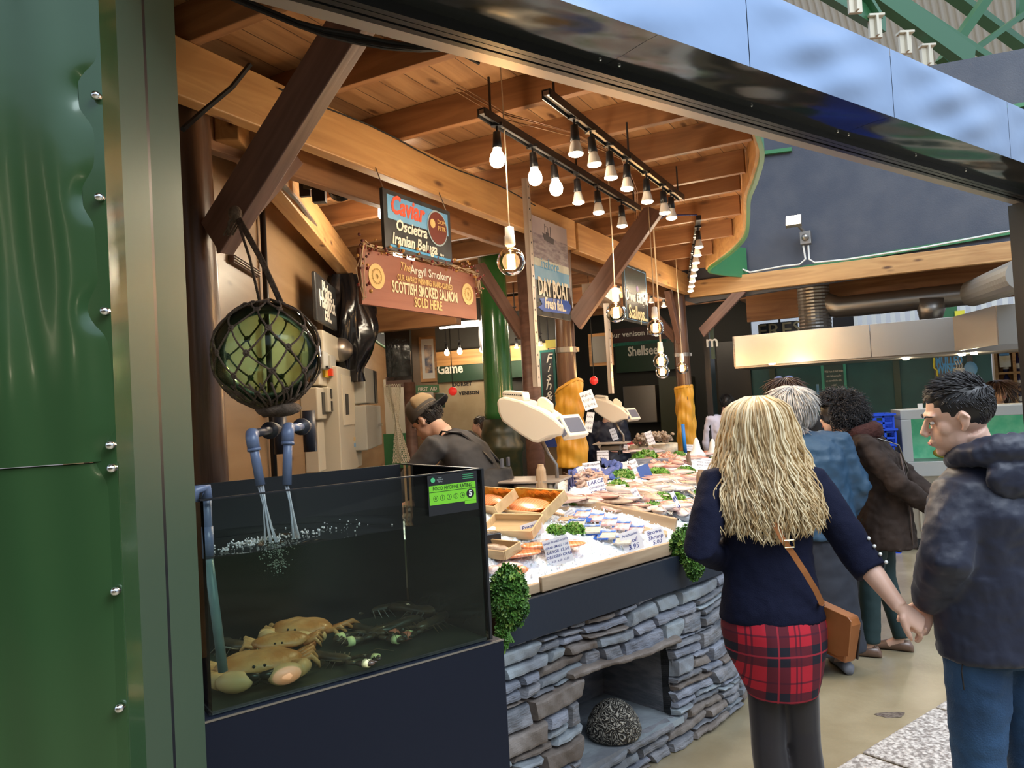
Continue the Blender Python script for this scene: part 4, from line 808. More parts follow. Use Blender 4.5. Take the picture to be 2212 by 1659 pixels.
g = G(); g.bb(a_.x, c_.x + 1.4, ho + .03, ho + 1.1, z0 - .02, z0 + .03); g.bb(a_.x, c_.x + 1.4, ho + 1.1, ho + 1.13, z0, z1); g.bb(a_.x, a_.x + .02, ho, ho + 1.1, z0, z1); build(g, 'underside_tray', M['duct'], hd_, at=HF.m)
for (x, y) in ((1668, 785), (1957, 775), (2078, 766), (2104, 763)):
    p = atz(x, y, z0 - .025); g = G(T(*p)); g.lathe([(.035, 0), (.03, -.012), (.001, -.014)], 14); build(g, 'downlight', M['lampwhite'], hd_, smooth=True); point('hood_light', (p.x, p.y, p.z - .06), 5, (1, .85, .6), .03)
# ducts
dk = thing('extract_duct', 'spiral metal duct rising from the hood and branching right', 'duct', HF.w(2, .7, 2.4), 118)
dd = .7
vx = HF.px(1760, 680, dd); g = G(); pts = [HF.w(vx.x, dd, z1 - .05 + (3.1 - z1 + .05) * i / 40) for i in range(41)]; g.tube(pts, [.175 + (.006 if i % 2 else 0) for i in range(41)], 26); build(g, 'vertical_flue', M['duct'], dk, smooth=False)
hp = [HF.px(x, y, dd) for x, y in ((1770, 650), (1810, 664), (1900, 655), (2100, 634))]; g = G(); 
pl = [HF.w(hp[0].x, dd, hp[0].z), HF.w(hp[1].x, dd, hp[1].z)]
for i in range(1, 13): f = i / 12; pl.append(HF.w(hp[1].x + (hp[3].x - hp[1].x) * f, dd, hp[1].z + (hp[3].z - hp[1].z) * f))
g.tube(pl, [.12 + (.004 if i % 2 else 0) for i in range(len(pl))], 22); build(g, 'horizontal_run', M['duct'], dk, smooth=True)
fl = [pl[-1].lerp(at(2212, 592, 6.2), i / 40) for i in range(41)]; g = G(); g.tube(fl, [.13 + (.01 if i % 2 else 0) for i in range(41)], 20); build(g, 'flexible_hose', mat('flexhose', (.30, .28, .25), .5, .5), dk)
tq = HF.px(2010, 690, dd); bq = HF.px(2012, 650, dd); g = G(); g.tube([HF.w(bq.x, dd, bq.z + .02), HF.w(tq.x, dd, z1 - .02)], [.17, .10], 20); build(g, 'branch_drop', M['duct'], dk, smooth=True)
# things seen above the hood: rafters, balusters and green ironwork far away
g = G(); g.bb(0, 6, .3, .36, 2.62, 3.02); tag(build(g, 'timber_beam', M['joist'], at=HF.m @ T(.3, .9, 0)), 'dark reddish beam behind the ducts above the hood', 'beam')
g = G(); g.bb(0, 7, -.2, 3.2, 3.04, 3.1); tag(build(g, 'ceiling', M['joist'], at=HF.m @ T(0, .4, 0)), kind='structure')
bl_ = thing('balustrade', 'row of white carved balusters far beyond the hood', 'balustrade', at(1980, 700, 15), 118)
BL = Frame(at(1980, 700, 14).x, at(1980, 700, 14).y, 118)
q = bwr(1800, 655, 2240, 715, BL); g = G()
k = 0; u = q[0]
while u < q[1] and k < 60:
    g = G(); g.bb(u, u + .08, 0, .05, q[2], q[3] + .1); o = build(g, 'baluster', M['white'], bl_, at=BL.m); u += .16; k += 1
g = G(); g.bb(q[0], q[1], -.02, .08, q[3] + .02, q[3] + .15); build(g, 'rail', M['cream'], bl_, at=BL.m)
bwbox('green_ironwork', M['irongreen'], 2030, 650, 2095, 1050, .2, -.4, BL, lab='bright green ironwork panel beyond the hood', cat='ironwork'); bwbox('yellow_plate', NY, 2062, 672, 2085, 690, .02, -.62, BL, lab='small yellow plate on the green ironwork', cat='plate')
bwbox('fresh_sign', CHALK, 1640, 700, 1725, 730, .04, -2, BL, lab='dark sign with tan FRES lettering behind the flue', cat='sign'); fs_ = bpy.data.objects['fresh_sign']; dsq = BL.px(1684, 700, -2.02); g = G(); g.tube([BL.w(dsq.x, -2.02, dsq.z), BL.w(dsq.x, -2.02, dsq.z + 1.2)], .02, 5); build(g, 'hanging_rod', M['black'], fs_)
q = BL.px(1684, 714, -2.06); text('FRES', 'fres_lettering', mat('tanlet', (.35, .28, .15), .5), .34, facing(BL, q.x, -2.06, q.z), sx=1.1); tag(bpy.data.objects['fres_lettering'], 'tan FRES letters on the dark sign behind the flue', 'lettering')
bwbox('display_screen', M['black'], 1798, 686, 1845, 708, .05, -2, BL, lab='small black display screen above the hood', cat='screen')
# floodlight with sensor on grey wall
fl_ = thing('floodlight', 'lit white floodlight with a motion sensor on the dark grey wall', 'floodlight', GW.w(0, 0, 3.3), 118)
q = GW.px(1716, 480, -.15); g = G(GW.m @ T(q.x, -.2, q.z) @ rot(R(-25), 0, 0)); g.box(0, 0, 0, .16, .05, .12); build(g, 'housing', M['duct'], fl_)
g = G(GW.m @ T(q.x, -.2, q.z) @ rot(R(-25), 0, 0)); g.box(0, -.028, 0, .145, .008, .105); build(g, 'lit_face', mat('flood_glow', (1, .95, .8), .5, emit=(1, .86, .58), es=25), fl_)
q2 = GW.px(1742, 516, 0); g = G(GW.m); g.box(q2.x, -.05, q2.z, .11, .1, .14); g.ball((q2.x, -.11, q2.z - .0), .04, 12, 8); g.bar((q.x + .03, -.15, q.z - .03), (q2.x, -.04, q2.z + .05), .025, .025); build(g, 'sensor', M['duct'], fl_, bevel=.004)
spot('floodlight_beam', GW.w(q.x, -.28, q.z), (2.5, 5, 0), 40, (1, .88, .66), 130, .06)
for pts, lab in ((((1735, 530), (1740, 560), (1727, 571), (1690, 575), (1620, 588), (1600, 580), (1593, 560), (1580, 540)), 'white cable looping left from the floodlight sensor'), (((1746, 530), (1748, 560), (1760, 567), (1830, 560), (1990, 535), (2185, 498)), 'white cable running right from the floodlight sensor along the beam')):
    cable([GW.w(GW.px(x, y, -.06).x, -.06, GW.px(x, y, -.06).z) for x, y in pts], .010, M['white'], lab, 1, 0)
# market hall roof, top right
rf_ = thing('market_roof_truss', 'green painted iron roof trusses of the market hall at top right', 'roof truss', at(2050, 60, 13), 90)
def gbar(pa, pb, Ya, Yb, w_, d_, nm='strut'): g = G(); g.bar(at(*pa, Ya), at(*pb, Yb), w_, d_); build(g, nm, M['irongreen'], rf_)
gbar((1860, -40), (2095, 128), 9.5, 10.5, .14, .30, 'main_girder'); gbar((1990, -60), (2330, 190), 12, 13.5, .2, .12, 'purlin'); gbar((2150, -30), (2035, 135), 11, 10.8, .16, .12); gbar((2240, 10), (2090, 118), 12, 11.4, .10, .08); gbar((2205, -20), (2203, 45), 12, 12, .10, .08); gbar((1900, -30), (2190, 160), 9.9, 11, .08, .10, 'lower_chord'); gbar((1750, -40), (1905, 55), 8.5, 9.5, .10, .2, 'lattice_girder'); gbar((1900, 40), (1850, -40), 9.3, 9, .1, .06)
for i, (x, y, Y) in enumerate(((1846, 5, 8.6), (1890, 60, 9.2), (1955, 95, 9.7), (2002, 122, 10.1))):
    t = thing('cast_bracket', 'cream cast iron bracket on the green girder, %s from the left' % ordn[i], 'bracket', at(x, y, Y), 90); g = G(); p = at(x, y, Y); g.box(0, 0, 0, .15, .05, .26, T(*p)); g.box(.0, -.05, 0, .03, .07, .24, T(*p)); g.box(0, -.02, .13, .19, .12, .03, T(*p)); build(g, 'bracket_web', M['cream'], t, bevel=.005)
g = G(); A_ = at(1500, -500, 16); B_ = at(2700, -300, 13); C_ = at(2700, 330, 17); D_ = at(1700, 200, 20)
e1 = B_ - A_; e2 = D_ - A_; nrm = e1.cross(e2).normalized()
if nrm.z > 0: nrm = -nrm
def fn(a_, b_): p = (A_ * (1 - a_) + B_ * a_) * (1 - b_) + (D_ * (1 - a_) + C_ * a_) * b_; return p + nrm * (.05 * math.sin(a_ * 2 * math.pi * 60))
g.grid(fn, 480, 2); tag(build(g, 'corrugated_roof', mat('roofcream', (.80, .76, .68), .6), smooth=True), 'cream corrugated market hall roof at top right', 'roof')
# blue crates
cr0 = thing('stacking_crate', 'x', 'crate')
def crate_mesh(m, t):
    g = G(); 
    for x_, y_, a_, b_ in ((0, -.19, .56, .012), (0, .19, .56, .012), (-.28, 0, .012, .38), (.28, 0, .012, .38)):
        g.box(x_, y_, .16, a_, b_, .03); g.box(x_, y_, .02, a_, b_, .04); g.box(x_, y_, .09, a_, b_, .02)
        n_ = 6
        for i in range(n_ + 1):
            f = i / n_ - .5; g.box(x_ + (a_ * f if a_ > b_ else 0), y_ + (b_ * f if b_ > a_ else 0), .09, .02 if a_ > b_ else .012, .02 if b_ > a_ else .012, .15)
    g.box(0, 0, .005, .56, .38, .01); g.box(0, 0, .17, .60, .42, .012) if False else None
    build(g, 'slatted_body', m, t); g = G(); 
    for x_, y_, a_, b_ in ((0, -.2, .6, .03), (0, .2, .6, .03), (-.29, 0, .03, .42), (.29, 0, .03, .42)): g.box(x_, y_, .175, a_, b_, .02)
    build(g, 'rim', m, t)
crate_mesh(mat('crate_blue', (.015, .07, .55), .35), cr0)
cb = atz(1912, 1196, 0)
for i in range(9):
    wm = T(cb.x - .05 + .02 * (i % 2), cb.y + .25, .0 + i * .155) @ rot(0, 0, R(-20 + 3 * (i % 3)))
    if i == 0: o = cr0; o.matrix_basis = wm; WM[o.name] = wm
    else: o = copy_tree(cr0, wm)
    tag(o, ['bottom', 'second from bottom', 'third from bottom', 'fourth from bottom', 'fifth from bottom', 'sixth from bottom', 'seventh from bottom', 'eighth from bottom', 'topmost'][i] + ' blue plastic crate of the stack beside the grey fish tank', 'crate', 'stacked blue crates')
# grey cabinet with green fish tank
GC = Frame(atz(1965, 1190, 0).x, atz(1965, 1190, 0).y, 106)
gc = thing('live_fish_tank', 'grey cabinet holding a green lit live fish tank behind the man', 'fish tank', GC.w(.8, 0, 0), 106)
q0 = GC.px(1950, 886); q1 = GC.px(1964, 1030); gp0 = GC.px(1968, 906); gp1 = GC.px(1972, 998); W2 = 1.9
GM = mat('greycab', (.33, .34, .33), .4)
g = G(); zt = q0.z; za = gp0.z; zb = gp1.z; zm = q1.z
g.bb(0, W2, 0, .5, za, zt); g.bb(0, W2, 0, .5, zm, zb); g.bb(0, gp0.x, 0, .5, zb, za); g.bb(W2 - .1, W2, 0, .5, zb, za); build(g, 'surround', GM, gc, at=GC.m, bevel=.006)
g = G(); g.bb(gp0.x, W2 - .1, .02, .03, zb, za); build(g, 'glass_front', M['thinglass'], gc, at=GC.m)
g = G(); g.bb(gp0.x, W2 - .1, .42, .45, zb, za); build(g, 'glowing_water_panel', mat('greenwater_glow', (.10, .42, .25), .3, col2=(.35, .65, .45), scale=7, emit=(.08, .35, .2), es=.35), gc, at=GC.m)  # emission in the water panel stands in for light inside the tank
g = G(); g.bb(.03, W2 - .03, .03, .5, .12, zm); build(g, 'steel_base', M['steel'], gc, at=GC.m); g = G(); g.box(.42, .0, zm - .25, .05, .08, .05); g.bb(.1, 1.7, .02, .03, zm - .16, zm - .14); g.bb(.12, .14, .0, .03, .2, zm - .1); build(g, 'door_fittings', M['chrome'], gc, at=GC.m)
for x_ in (.12, W2 - .12):
    for y_ in (.06, .44): g = G(GC.m @ T(x_, y_, .06) @ rot(R(90), 0, 0)); g.lathe([(.05, -.015), (.06, -.01), (.06, .01), (.05, .015)], 14); build(g, 'castor', M['black'], gc)
g = G(GC.m); g.ball((.45, .2, zb + .07), (.13, .04, .06), 16, 8); g.prism([(.57, zb + .07), (.65, zb + .12), (.65, zb + .02)], .19, .21, 'y'); tag(build(g, 'flatfish', mat('yellowfish', (.45, .5, .05), .4, col2=(.6, .3, .05), scale=20), smooth=True), 'yellow green fish in the grey cabinet tank', 'fish')
bwbox('small_monitor', GRY, 2000, 840, 2016, 885, .04, .3, GC, lab='grey board leaning on the grey fish tank cabinet', cat='board')
bwbox('white_card', M['white'], 1982, 872, 1994, 886, .01, .2, GC, lab='small white card on top of the grey cabinet', cat='card')
g = G(); g.bb(.75, 2.6, .55, .7, zt - .4, zt + .0); tag(build(g, 'white_worktop', M['cream'], at=GC.m), 'white raised counter edge behind the grey fish tank', 'counter')
# ================================================================ GLASS FLOAT IN ITS NET
fc = at(577, 765, 2.6); FRD = .176
fo = thing('glass_float', 'large green glass fishing float in a brown knotted rope net', 'fishing float', fc, 90)
g = G(T(*fc)); g.ball((0, 0, 0), FRD, 48, 32); build(g, 'glass_ball', M['floatglass'], fo, smooth=True)
g = G(T(*fc)); g.ball((0, 0, 0), FRD * .97, 32, 20); build(g, 'inner_surface', thin('float_inner', (.80, .90, .78), rough=.1), fo, smooth=True)
ROPE = mat('rope_brown', (.085, .055, .035), .85, col2=(.16, .11, .075), scale=60, bump=.5, bscale=200)
def sph(th, ph, r): return fc + Vector((r * math.cos(ph) * math.cos(th), r * math.cos(ph) * math.sin(th), r * math.sin(ph)))
g = G(); rk = random.Random(5); rows = [1.22, .82, .42, 0, -.42, -.82, -1.15]; NR = 9; K = []
for j, ph in enumerate(rows): K.append([(2 * math.pi * (i + .5 * (j % 2)) / NR + rk.uniform(-.07, .07) + .2, ph + rk.uniform(-.05, .05)) for i in range(NR)])
def arc(a_, b_, dbl=False):
    pts = []
    for k in range(7):
        f = k / 6; d = ((b_[0] - a_[0] + math.pi) % (2 * math.pi)) - math.pi; pts.append(sph(a_[0] + d * f, a_[1] + (b_[1] - a_[1]) * f - .03 * math.sin(math.pi * f), FRD + .005))
    g.tube(pts, .0033, 6)
for j in range(len(rows) - 1):
    for i in range(NR):
        i2 = i if j % 2 == 0 else (i + 1) % NR; i3 = (i - 1) % NR if j % 2 == 0 else i
        arc(K[j][i], K[j + 1][i2]); arc(K[j][i], K[j + 1][i3])
for j in range(len(rows)):
    for th, ph in K[j]:
        c = sph(th, ph, FRD + .006); t1 = Vector((-math.sin(th), math.cos(th), 0)); t2 = (c - fc).normalized().cross(t1)
        g.tube([c + t1 * (.0085 * math.cos(a_)) + t2 * (.0085 * math.sin(a_)) for a_ in [i * math.pi / 4 for i in range(9)]], .0038, 5); g.ball(c, .006, 6, 4)
build(g, 'rope_net', ROPE, fo, smooth=True)
g = G(); 
for k in range(26):
    th = k * 2 * math.pi / 26; q = fc + Vector((.02 * math.cos(th * 3), .02 * math.sin(th * 3), -FRD - .035)); g.tube([sph(th, -.62, FRD + .004), sph(th + .2, -1.0, FRD + .008), sph(th + .35, -1.32, FRD + .012), q], .004, 5)
g.ball(fc + Vector((.03, 0, -FRD - .012)), (.08, .06, .028), 12, 6)
build(g, 'gathered_net', ROPE, fo, smooth=True)
hk = at(508, 462, 2.72); hook = BF.w(.05, .06, 2.46)
g = G(); n1 = sph(2.2, 1.3, FRD + .01); n2 = sph(.8, 1.25, FRD + .01)
for a_, b_, r_ in ((n1, hk, .005), (n2, hk, .008), (n2 + Vector((.006, 0, 0)), hk + Vector((.012, 0, -.01)), .007)):
    g.tube([a_, a_.lerp(b_, .5) + Vector((.008, 0, 0)), b_], r_, 7)
for i in range(NR): g.tube([sph(K[0][i][0], K[0][i][1], FRD + .005), (n1 + n2) / 2 + Vector((0, 0, .015))], .0035, 5)
g.ball(hk, (.025, .025, .03), 10, 8); g.tube([hk, hk + Vector((-.02, .05, .03)), hook], .008, 6)
for k in range(5): g.tube([hk, hk + Vector((rk.uniform(-.04, .01), rk.uniform(-.02, .02), -.03)), hk + Vector((rk.uniform(-.05, .01), 0, -.075))], .004, 5)
build(g, 'hanging_rope', ROPE, fo, smooth=True)

# ================================================================ LIVE SHELLFISH TANK
TF = Frame(at(432, 1075, 2.0).x, at(432, 1075, 2.0).y, 53.5); TL = .885; TD = .54; ZB = .965; ZT = 1.52; ZW = TF.px(460, 1207, 0).z
DST = mat('tank_stand_black', (.006, .009, .020), .45, bump=.05, bscale=30, spec=.25)
ts = thing('tank_stand', 'plain dark navy stand cabinet under the glass shellfish tank', 'stand', TF.w(TL / 2, TD / 2, 0), 53.5)
g = G(); g.bb(-.30, TL + .035, -.02, TD, 0, ZB - .004); build(g, 'cabinet', DST, ts, at=TF.m, bevel=.004)
g = G(); g.bb(-.30, TL + .035, -.022, -.018, ZB - .008, ZB - .003); build(g, 'edge_strip', M['duct'], ts, at=TF.m)
tk = thing('shellfish_tank', 'open topped glass tank of live crabs and lobsters with two water jets', 'fish tank', TF.w(TL / 2, TD / 2, ZB), 53.5)
for nm, b in (('front_glass', (0, TL, 0, .01, ZB, ZT)), ('side_glass', (TL - .01, TL, .01, TD, ZB, ZT)), ('left_glass', (0, .01, .01, TD, ZB, ZT))):
    g = G(); g.bb(*b); build(g, nm, M['thinglass'], tk, at=TF.m)
g = G(); g.bb(.01, TL - .02, TD - .012, TD, ZB, ZT); build(g, 'back_panel', M['black'], tk, at=TF.m)
g = G(); g.bb(.01, TL - .01, .01, TD - .01, ZB, ZB + .006); build(g, 'tank_floor', mat('tank_floor', (.02, .028, .022), .5, col2=(.05, .055, .04), scale=7), tk, at=TF.m)
g = G(); g.bb(.0, TL, -.002, .012, ZT - .003, ZT + .001); g.bb(TL - .012, TL + .002, 0, TD, ZT - .003, ZT + .001); g.bb(TL - .006, TL + .003, -.003, .006, ZB, ZT); build(g, 'silicone_edge', M['black'], tk, at=TF.m)
def water_fn(a_, b_):
    u = .011 + (TL - .022) * a_; v = .011 + (TD - .024) * b_; d1 = math.hypot(u - .17, v - .16); d2 = math.hypot(u - .235, v - .17)
    z = ZW + .004 * math.sin(40 * d1) * math.exp(-3 * d1) + .004 * math.sin(46 * d2 + 1) * math.exp(-3 * d2) + .002 * math.sin(23 * u + 17 * v)
    return Vector((u, v, z))
g = G(TF.m); g.grid(water_fn, 90, 60); build(g, 'water_surface', thin('water_top', (.75, .85, .80), rough=.03), tk, smooth=True)
# tinted water at the front; opaque dark sheet paints the side's internal reflection
g = G(); g.bb(.0105, TL - .0105, .011, .013, ZB, ZW - .002); build(g, 'water_front', thin('water_body', (.84, .92, .86), 1.06, .03), tk, at=TF.m)
g = G(); g.bb(TL - .014, TL - .012, .013, TD - .013, ZB, ZW - .002); build(g, 'dark_side_sheet', mat('side_reflection_dark', (.012, .028, .022), .08, spec=.5), tk, at=TF.m)
FOAM = mat('foam_white', (.85, .9, .92), .2, trans=.4)
g = G(); rf2 = random.Random(2)
for (cu, cv, n_, sp) in ((.17, .16, 120, .04), (.235, .17, 150, .05), (.08, .10, 30, .03), (.36, .2, 40, .10), (.5, .2, 14, .12)):
    for i in range(n_):
        a_ = rf2.uniform(0, 6.3); r_ = abs(rf2.gauss(0, sp)); g.ball(TF.w(min(max(cu + r_ * math.cos(a_), .02), TL - .03), min(max(cv + r_ * .8 * math.sin(a_), .02), TD - .04), ZW + rf2.uniform(0, .008)), rf2.uniform(.0010, .0036), 6, 4)
build(g, 'splash_foam', FOAM, tk, smooth=True, stuff=True)
g = G()
for i in range(260): 
    f = rf2.random() ** 1.6; g.ball(TF.w(.235 + rf2.gauss(0, .012 + .012 * (1 - f)), .12 + rf2.gauss(0, .015), ZW - .004 - .09 * f), rf2.uniform(.0008, .0022), 5, 4)
build(g, 'air_bubbles', FOAM, tk, smooth=True, stuff=True)
# PVC inlet pipes
PV = mat('pvc_blue_grey', (.13, .17, .27), .3); PVD = mat('pvc_dark', (.035, .035, .045), .4)
def onT(x, y, v): q = TF.px(x, y, v); return TF.w(q.x, v, q.z)
pp = thing('inlet_pipes', 'pair of blue grey plastic inlet pipes pouring water into the tank', 'pipes', onT(600, 930, .3), 53.5)
for i, (top, bot, back, vv) in enumerate((((543, 938), (563, 1048), (605, 925), .17), ((622, 925), (620, 1048), (668, 920), .17))):
    a_ = onT(*top, vv); b_ = onT(*bot, vv - .02); c_ = at(back[0], back[1], 3.0)
    g = G(); g.tube([a_, b_], .0135, 16); build(g, 'down_pipe', PV, pp, smooth=True)
    g = G(); d = (b_ - a_).normalized(); e = (c_ - a_).normalized(); g.tube([a_ + d * .045, a_ + d * .012, a_ + e * .012, a_ + e * .04], [.018, .0185, .0185, .018], 16); g.tube([a_ + d * .042, a_ + d * .05], .0195, 16); build(g, 'elbow', PV, pp, smooth=True)
    g = G(); g.tube([a_ + e * .03, c_], .0135, 16); build(g, 'horizontal_pipe', PVD if i == 0 else PV, pp, smooth=True)
    g = G(); g.tube([a_.lerp(c_, .55), a_.lerp(c_, .6), a_.lerp(c_, .601), a_.lerp(c_, .72)], [.03, .03, .026, .026], 18); build(g, 'valve_union', PVD, pp, smooth=True); g = G(); g.tube([c_ + Vector((0, 0, .06)), c_ - Vector((0, 0, .10))], .026, 14); build(g, 'valve_body', PVD, pp, smooth=True)
    w0 = b_ - Vector((0, 0, .002)); wq = TF.m.inverted() @ w0; tgt = TF.w(wq.x + .012, wq.y - .03, ZW)
    g = G()
    for k in range(7):
        j = Vector((rf2.uniform(-.008, .008), rf2.uniform(-.006, .006), 0)); g.tube([w0 + j * .8, w0.lerp(tgt, .4) + j * .5 + Vector((0, 0, .01)), w0.lerp(tgt, .75) + j * 1.2, tgt + j * 2], [.003, .002, .0026, .0035], 6)
    build(g, 'water_jet', mat('jet', (.9, .95, 1), .05, trans=.7, ior=1.33), pp, smooth=True)
sp = thing('standpipe', 'grey plastic standpipe in the left corner of the tank', 'pipe', TF.w(.03, .03, ZB), 53.5)
a_ = onT(446, 1055, .035); b_ = onT(450, 1205, .035); c_ = onT(482, 1450, .035)
g = G(); g.tube([a_ + Vector((-.03, -.02, -.03)), a_ + Vector((-.022, -.015, 0)), a_, a_ - Vector((0, 0, .03))], .014, 14); g.tube([a_, b_], .012, 14); g.tube([a_.lerp(b_, .55), b_], .015, 14); build(g, 'upper_pipe', PV, sp, smooth=True)
g = G(); g.tube([b_, c_], .0125, 14); build(g, 'lower_pipe', mat('pvc_light', (.20, .26, .32), .35, col2=(.28, .33, .38), scale=20), sp, smooth=True)
# hygiene sticker on the front glass
st = thing('hygiene_sticker', 'green and black food hygiene rating sticker showing 5 on the tank glass', 'sticker', TF.w(.8, -.002, 1.4), 53.5)
q = rect(TF, -.002, ((924, 1030), (1029, 1015), (1034, 1100), (926, 1116))); u0, u1, z0, z1 = q; W_ = u1 - u0; H_ = z1 - z0
g = G(); g.bb(u0, u1, -.002, -.0005, z0, z1); build(g, 'backing', M['black'], st, at=TF.m)
g = G(); g.bb(u0 + .02 * W_, u1 - .04 * W_, -.003, -.002, z0 + .26 * H_, z0 + .74 * H_); g.bb(u0 + .72 * W_, u1 - .04 * W_, -.003, -.002, z0 + .18 * H_, z0 + .27 * H_); build(g, 'green_panel', mat('hygiene_green', (.20, .62, .03), .4), st, at=TF.m)
text('FOOD HYGIENE RATING', 'lettering', M['black'], .0165, facing(TF, u0 + .49 * W_, -.0036, z0 + .66 * H_), st, ext=.0002, sx=.80)
g = G(); g.bb(u0 + .02 * W_, u1 - .04 * W_, -.0038, -.003, z0 + .575 * H_, z0 + .585 * H_); build(g, 'rule_line', M['black'], st, at=TF.m)
for i in range(5):
    g = G(TF.m @ T(u0 + (.14 + .135 * i) * W_, -.003, z0 + .42 * H_) @ rot(R(90), 0, 0)); rr_ = .0085; g.tube([(rr_ * math.cos(t_), rr_ * math.sin(t_), 0) for t_ in [k * math.pi / 8 for k in range(17)]], .0007, 4); build(g, 'number_ring', M['black'], st)
    text('01234'[i], 'number', M['black'], .014, facing(TF, u0 + (.14 + .135 * i) * W_, -.0036, z0 + .42 * H_), st, ext=.0002)
g = G(TF.m @ T(u0 + .84 * W_, -.003, z0 + .44 * H_) @ rot(R(90), 0, 0)); g.lathe([(.0145, 0), (.0145, .001)], 24); build(g, 'five_disc', M['black'], st); text('5', 'rating_number', WHT, .026, facing(TF, u0 + .84 * W_, -.0045, z0 + .44 * H_), st, ext=.0002, bold=.0008)
g = G(TF.m @ T(u0 + .10 * W_, -.003, z0 + .88 * H_) @ rot(R(90), 0, 0)); g.lathe([(.008, 0), (.008, .001)], 16); build(g, 'agency_emblem', mat('agency', (.08, .5, .2), .4), st)
text('Food\nStandards\nAgency', 'small_lettering', mat('agency_grey', (.4, .45, .42), .5), .006, facing(TF, u0 + .24 * W_, -.0036, z0 + .88 * H_), st, ext=.0001, align='CENTER')
g = G()
for i in range(3): g.bb(u0 + .70 * W_, u0 + .93 * W_, -.003, -.002, z0 + (.83 + .05 * i) * H_, z0 + (.84 + .05 * i) * H_)
build(g, 'small_rules', mat('agency2', (.08, .5, .2), .4), st, at=TF.m)
# crabs and lobsters
CRO = mat('crab_shell', (.60, .22, .07), .4, col2=(.80, .42, .18), scale=9, bump=.3, bscale=70, coat=.2); CRL = mat('crab_pale', (.80, .38, .15), .45, col2=(.85, .52, .28), scale=12)
BLK = mat('claw_tip', (.015, .013, .012), .3); BAND = mat('rubber_band', (1.0, .95, .50), .5); BANDR = mat('rubber_band_red', (.95, .28, .18), .5)
def crab(px, wpx, yaw, lab, claws=True, tilt=0, z=.012):
    p = atz(*px, ZB + z); s = 1.0 * wpx / FPX * p.y / .20; wm = T(p.x, p.y, ZB + z) @ rot(tilt, 0, yaw) @ Matrix.Scale(s, 4)
    t = thing('brown_crab', lab, 'crab', wm=wm)
    def fn(a_, b_):                      # wide oval carapace, piecrust edge
        th = 2 * math.pi * a_; ph = math.pi * (b_ - .5); rx = .10 * (1 + .02 * math.sin(th * 18) * math.cos(ph)); ry = .062 * (1 + .12 * math.sin(th)); c_ = math.cos(ph) ** .75 if math.cos(ph) > 0 else 0
        return wm @ Vector((rx * c_ * math.cos(th), ry * c_ * math.sin(th), .033 + (.028 if ph > 0 else .018) * math.sin(ph) + .003 * math.sin(5 * th) * c_))
    g = G(); g.grid(fn, 48, 18, True); build(g, 'carapace', CRO, t, smooth=True)
    for sg in (-1, 1):
        if claws:
            g = G(wm); g.tube([(sg * .07, .03, .025), (sg * .10, .065, .028), (sg * .085, .09, .028)], [.014, .018, .016], 10); g.ball((sg * .055, .105, .03), (.042, .024, .024), 16, 10, rot(0, 0, -sg * .35)); build(g, 'claw', CRL, t, smooth=True)
            g = G(wm); g.tube([(sg * .03, .112, .036), (sg * .005, .115, .038), (-sg * .006, .108, .034)], [.013, .008, .002], 8); g.tube([(sg * .03, .10, .022), (sg * .008, .105, .022), (-sg * .004, .106, .028)], [.011, .007, .002], 8); build(g, 'claw_tip', BLK, t, smooth=True)
        for k in range(4):
            y_ = .02 - .022 * k; a_ = .3 - .35 * k; g = G(wm); g.tube([(sg * .08, y_, .022), (sg * (.12 + .005 * k), y_ - .01 + .03 * a_, .035), (sg * (.135), y_ - .02 + .06 * a_, .018), (sg * (.14), y_ - .03 + .08 * a_, .003)], [.008, .0085, .006, .002], 7); build(g, 'leg', CRO, t, smooth=True)
    g = G(wm); g.ball((-.012, .066, .045), .004, 6, 4); g.ball((.012, .066, .045), .004, 6, 4); build(g, 'eyes', BLK, t, smooth=True)
    return t
crab((560, 1462), 180, R(200), 'largest orange brown crab, front left of the tank with its claws folded')
crab((608, 1405), 120, R(190), 'smaller orange crab behind and above the large one', z=.045, claws=False)
crab((655, 1378), 135, R(165), 'olive tan crab behind the two orange crabs', z=.02)
LBD = mat('lobster_shell', (.035, .028, .022), .35, col2=(.12, .07, .04), scale=12, coat=.3)
def lobster(px, s, yaw, lab, band=None):
    p = atz(*px, ZB + .01); wm = T(p.x, p.y, ZB + .008) @ rot(0, 0, yaw) @ Matrix.Scale(s, 4); t = thing('lobster', lab, 'lobster', wm=wm)
    g = G(wm); n_ = 14; g.tube([(0, -.13 + .018 * i, .028 + .006 * math.sin(i * .5)) for i in range(n_)], [.006, .018, .02, .0195, .022, .021, .024, .023, .026, .027, .027, .024, .018, .004], 12, .85); g.box(0, -.145, .02, .06, .03, .006); build(g, 'body', LBD, t, smooth=True)
    for sg in (-1, 1):
        g = G(wm); g.tube([(sg * .02, .09, .022), (sg * .045, .12, .025), (sg * .04, .15, .025)], [.007, .009, .010], 8); g.ball((sg * .035, .19, .026), (.022, .045, .015), 12, 8, rot(0, 0, sg * .2)); g.tube([(sg * .015, .20, .026), (sg * .01, .235, .026)], [.009, .002], 6); build(g, 'claw', LBD, t, smooth=True)
        g = G(wm); g.tube([(sg * .036, .188, .026), (sg * .036, .212, .026)], [.0235, .0220], 14, .74); build(g, 'rubber_band', band or BAND, t, smooth=True)
        g = G(wm); g.tube([(sg * .008, .11, .03), (sg * .05, .2, .06), (sg * .09, .26, .04)], .0012, 4); build(g, 'antenna', LBD, t)
        for k in range(4): g = G(wm); g.tube([(sg * .02, .07 - .02 * k, .02), (sg * .055, .06 - .024 * k, .032), (sg * .075, .05 - .03 * k, .002)], [.004, .0035, .0012], 5); build(g, 'leg', LBD, t)
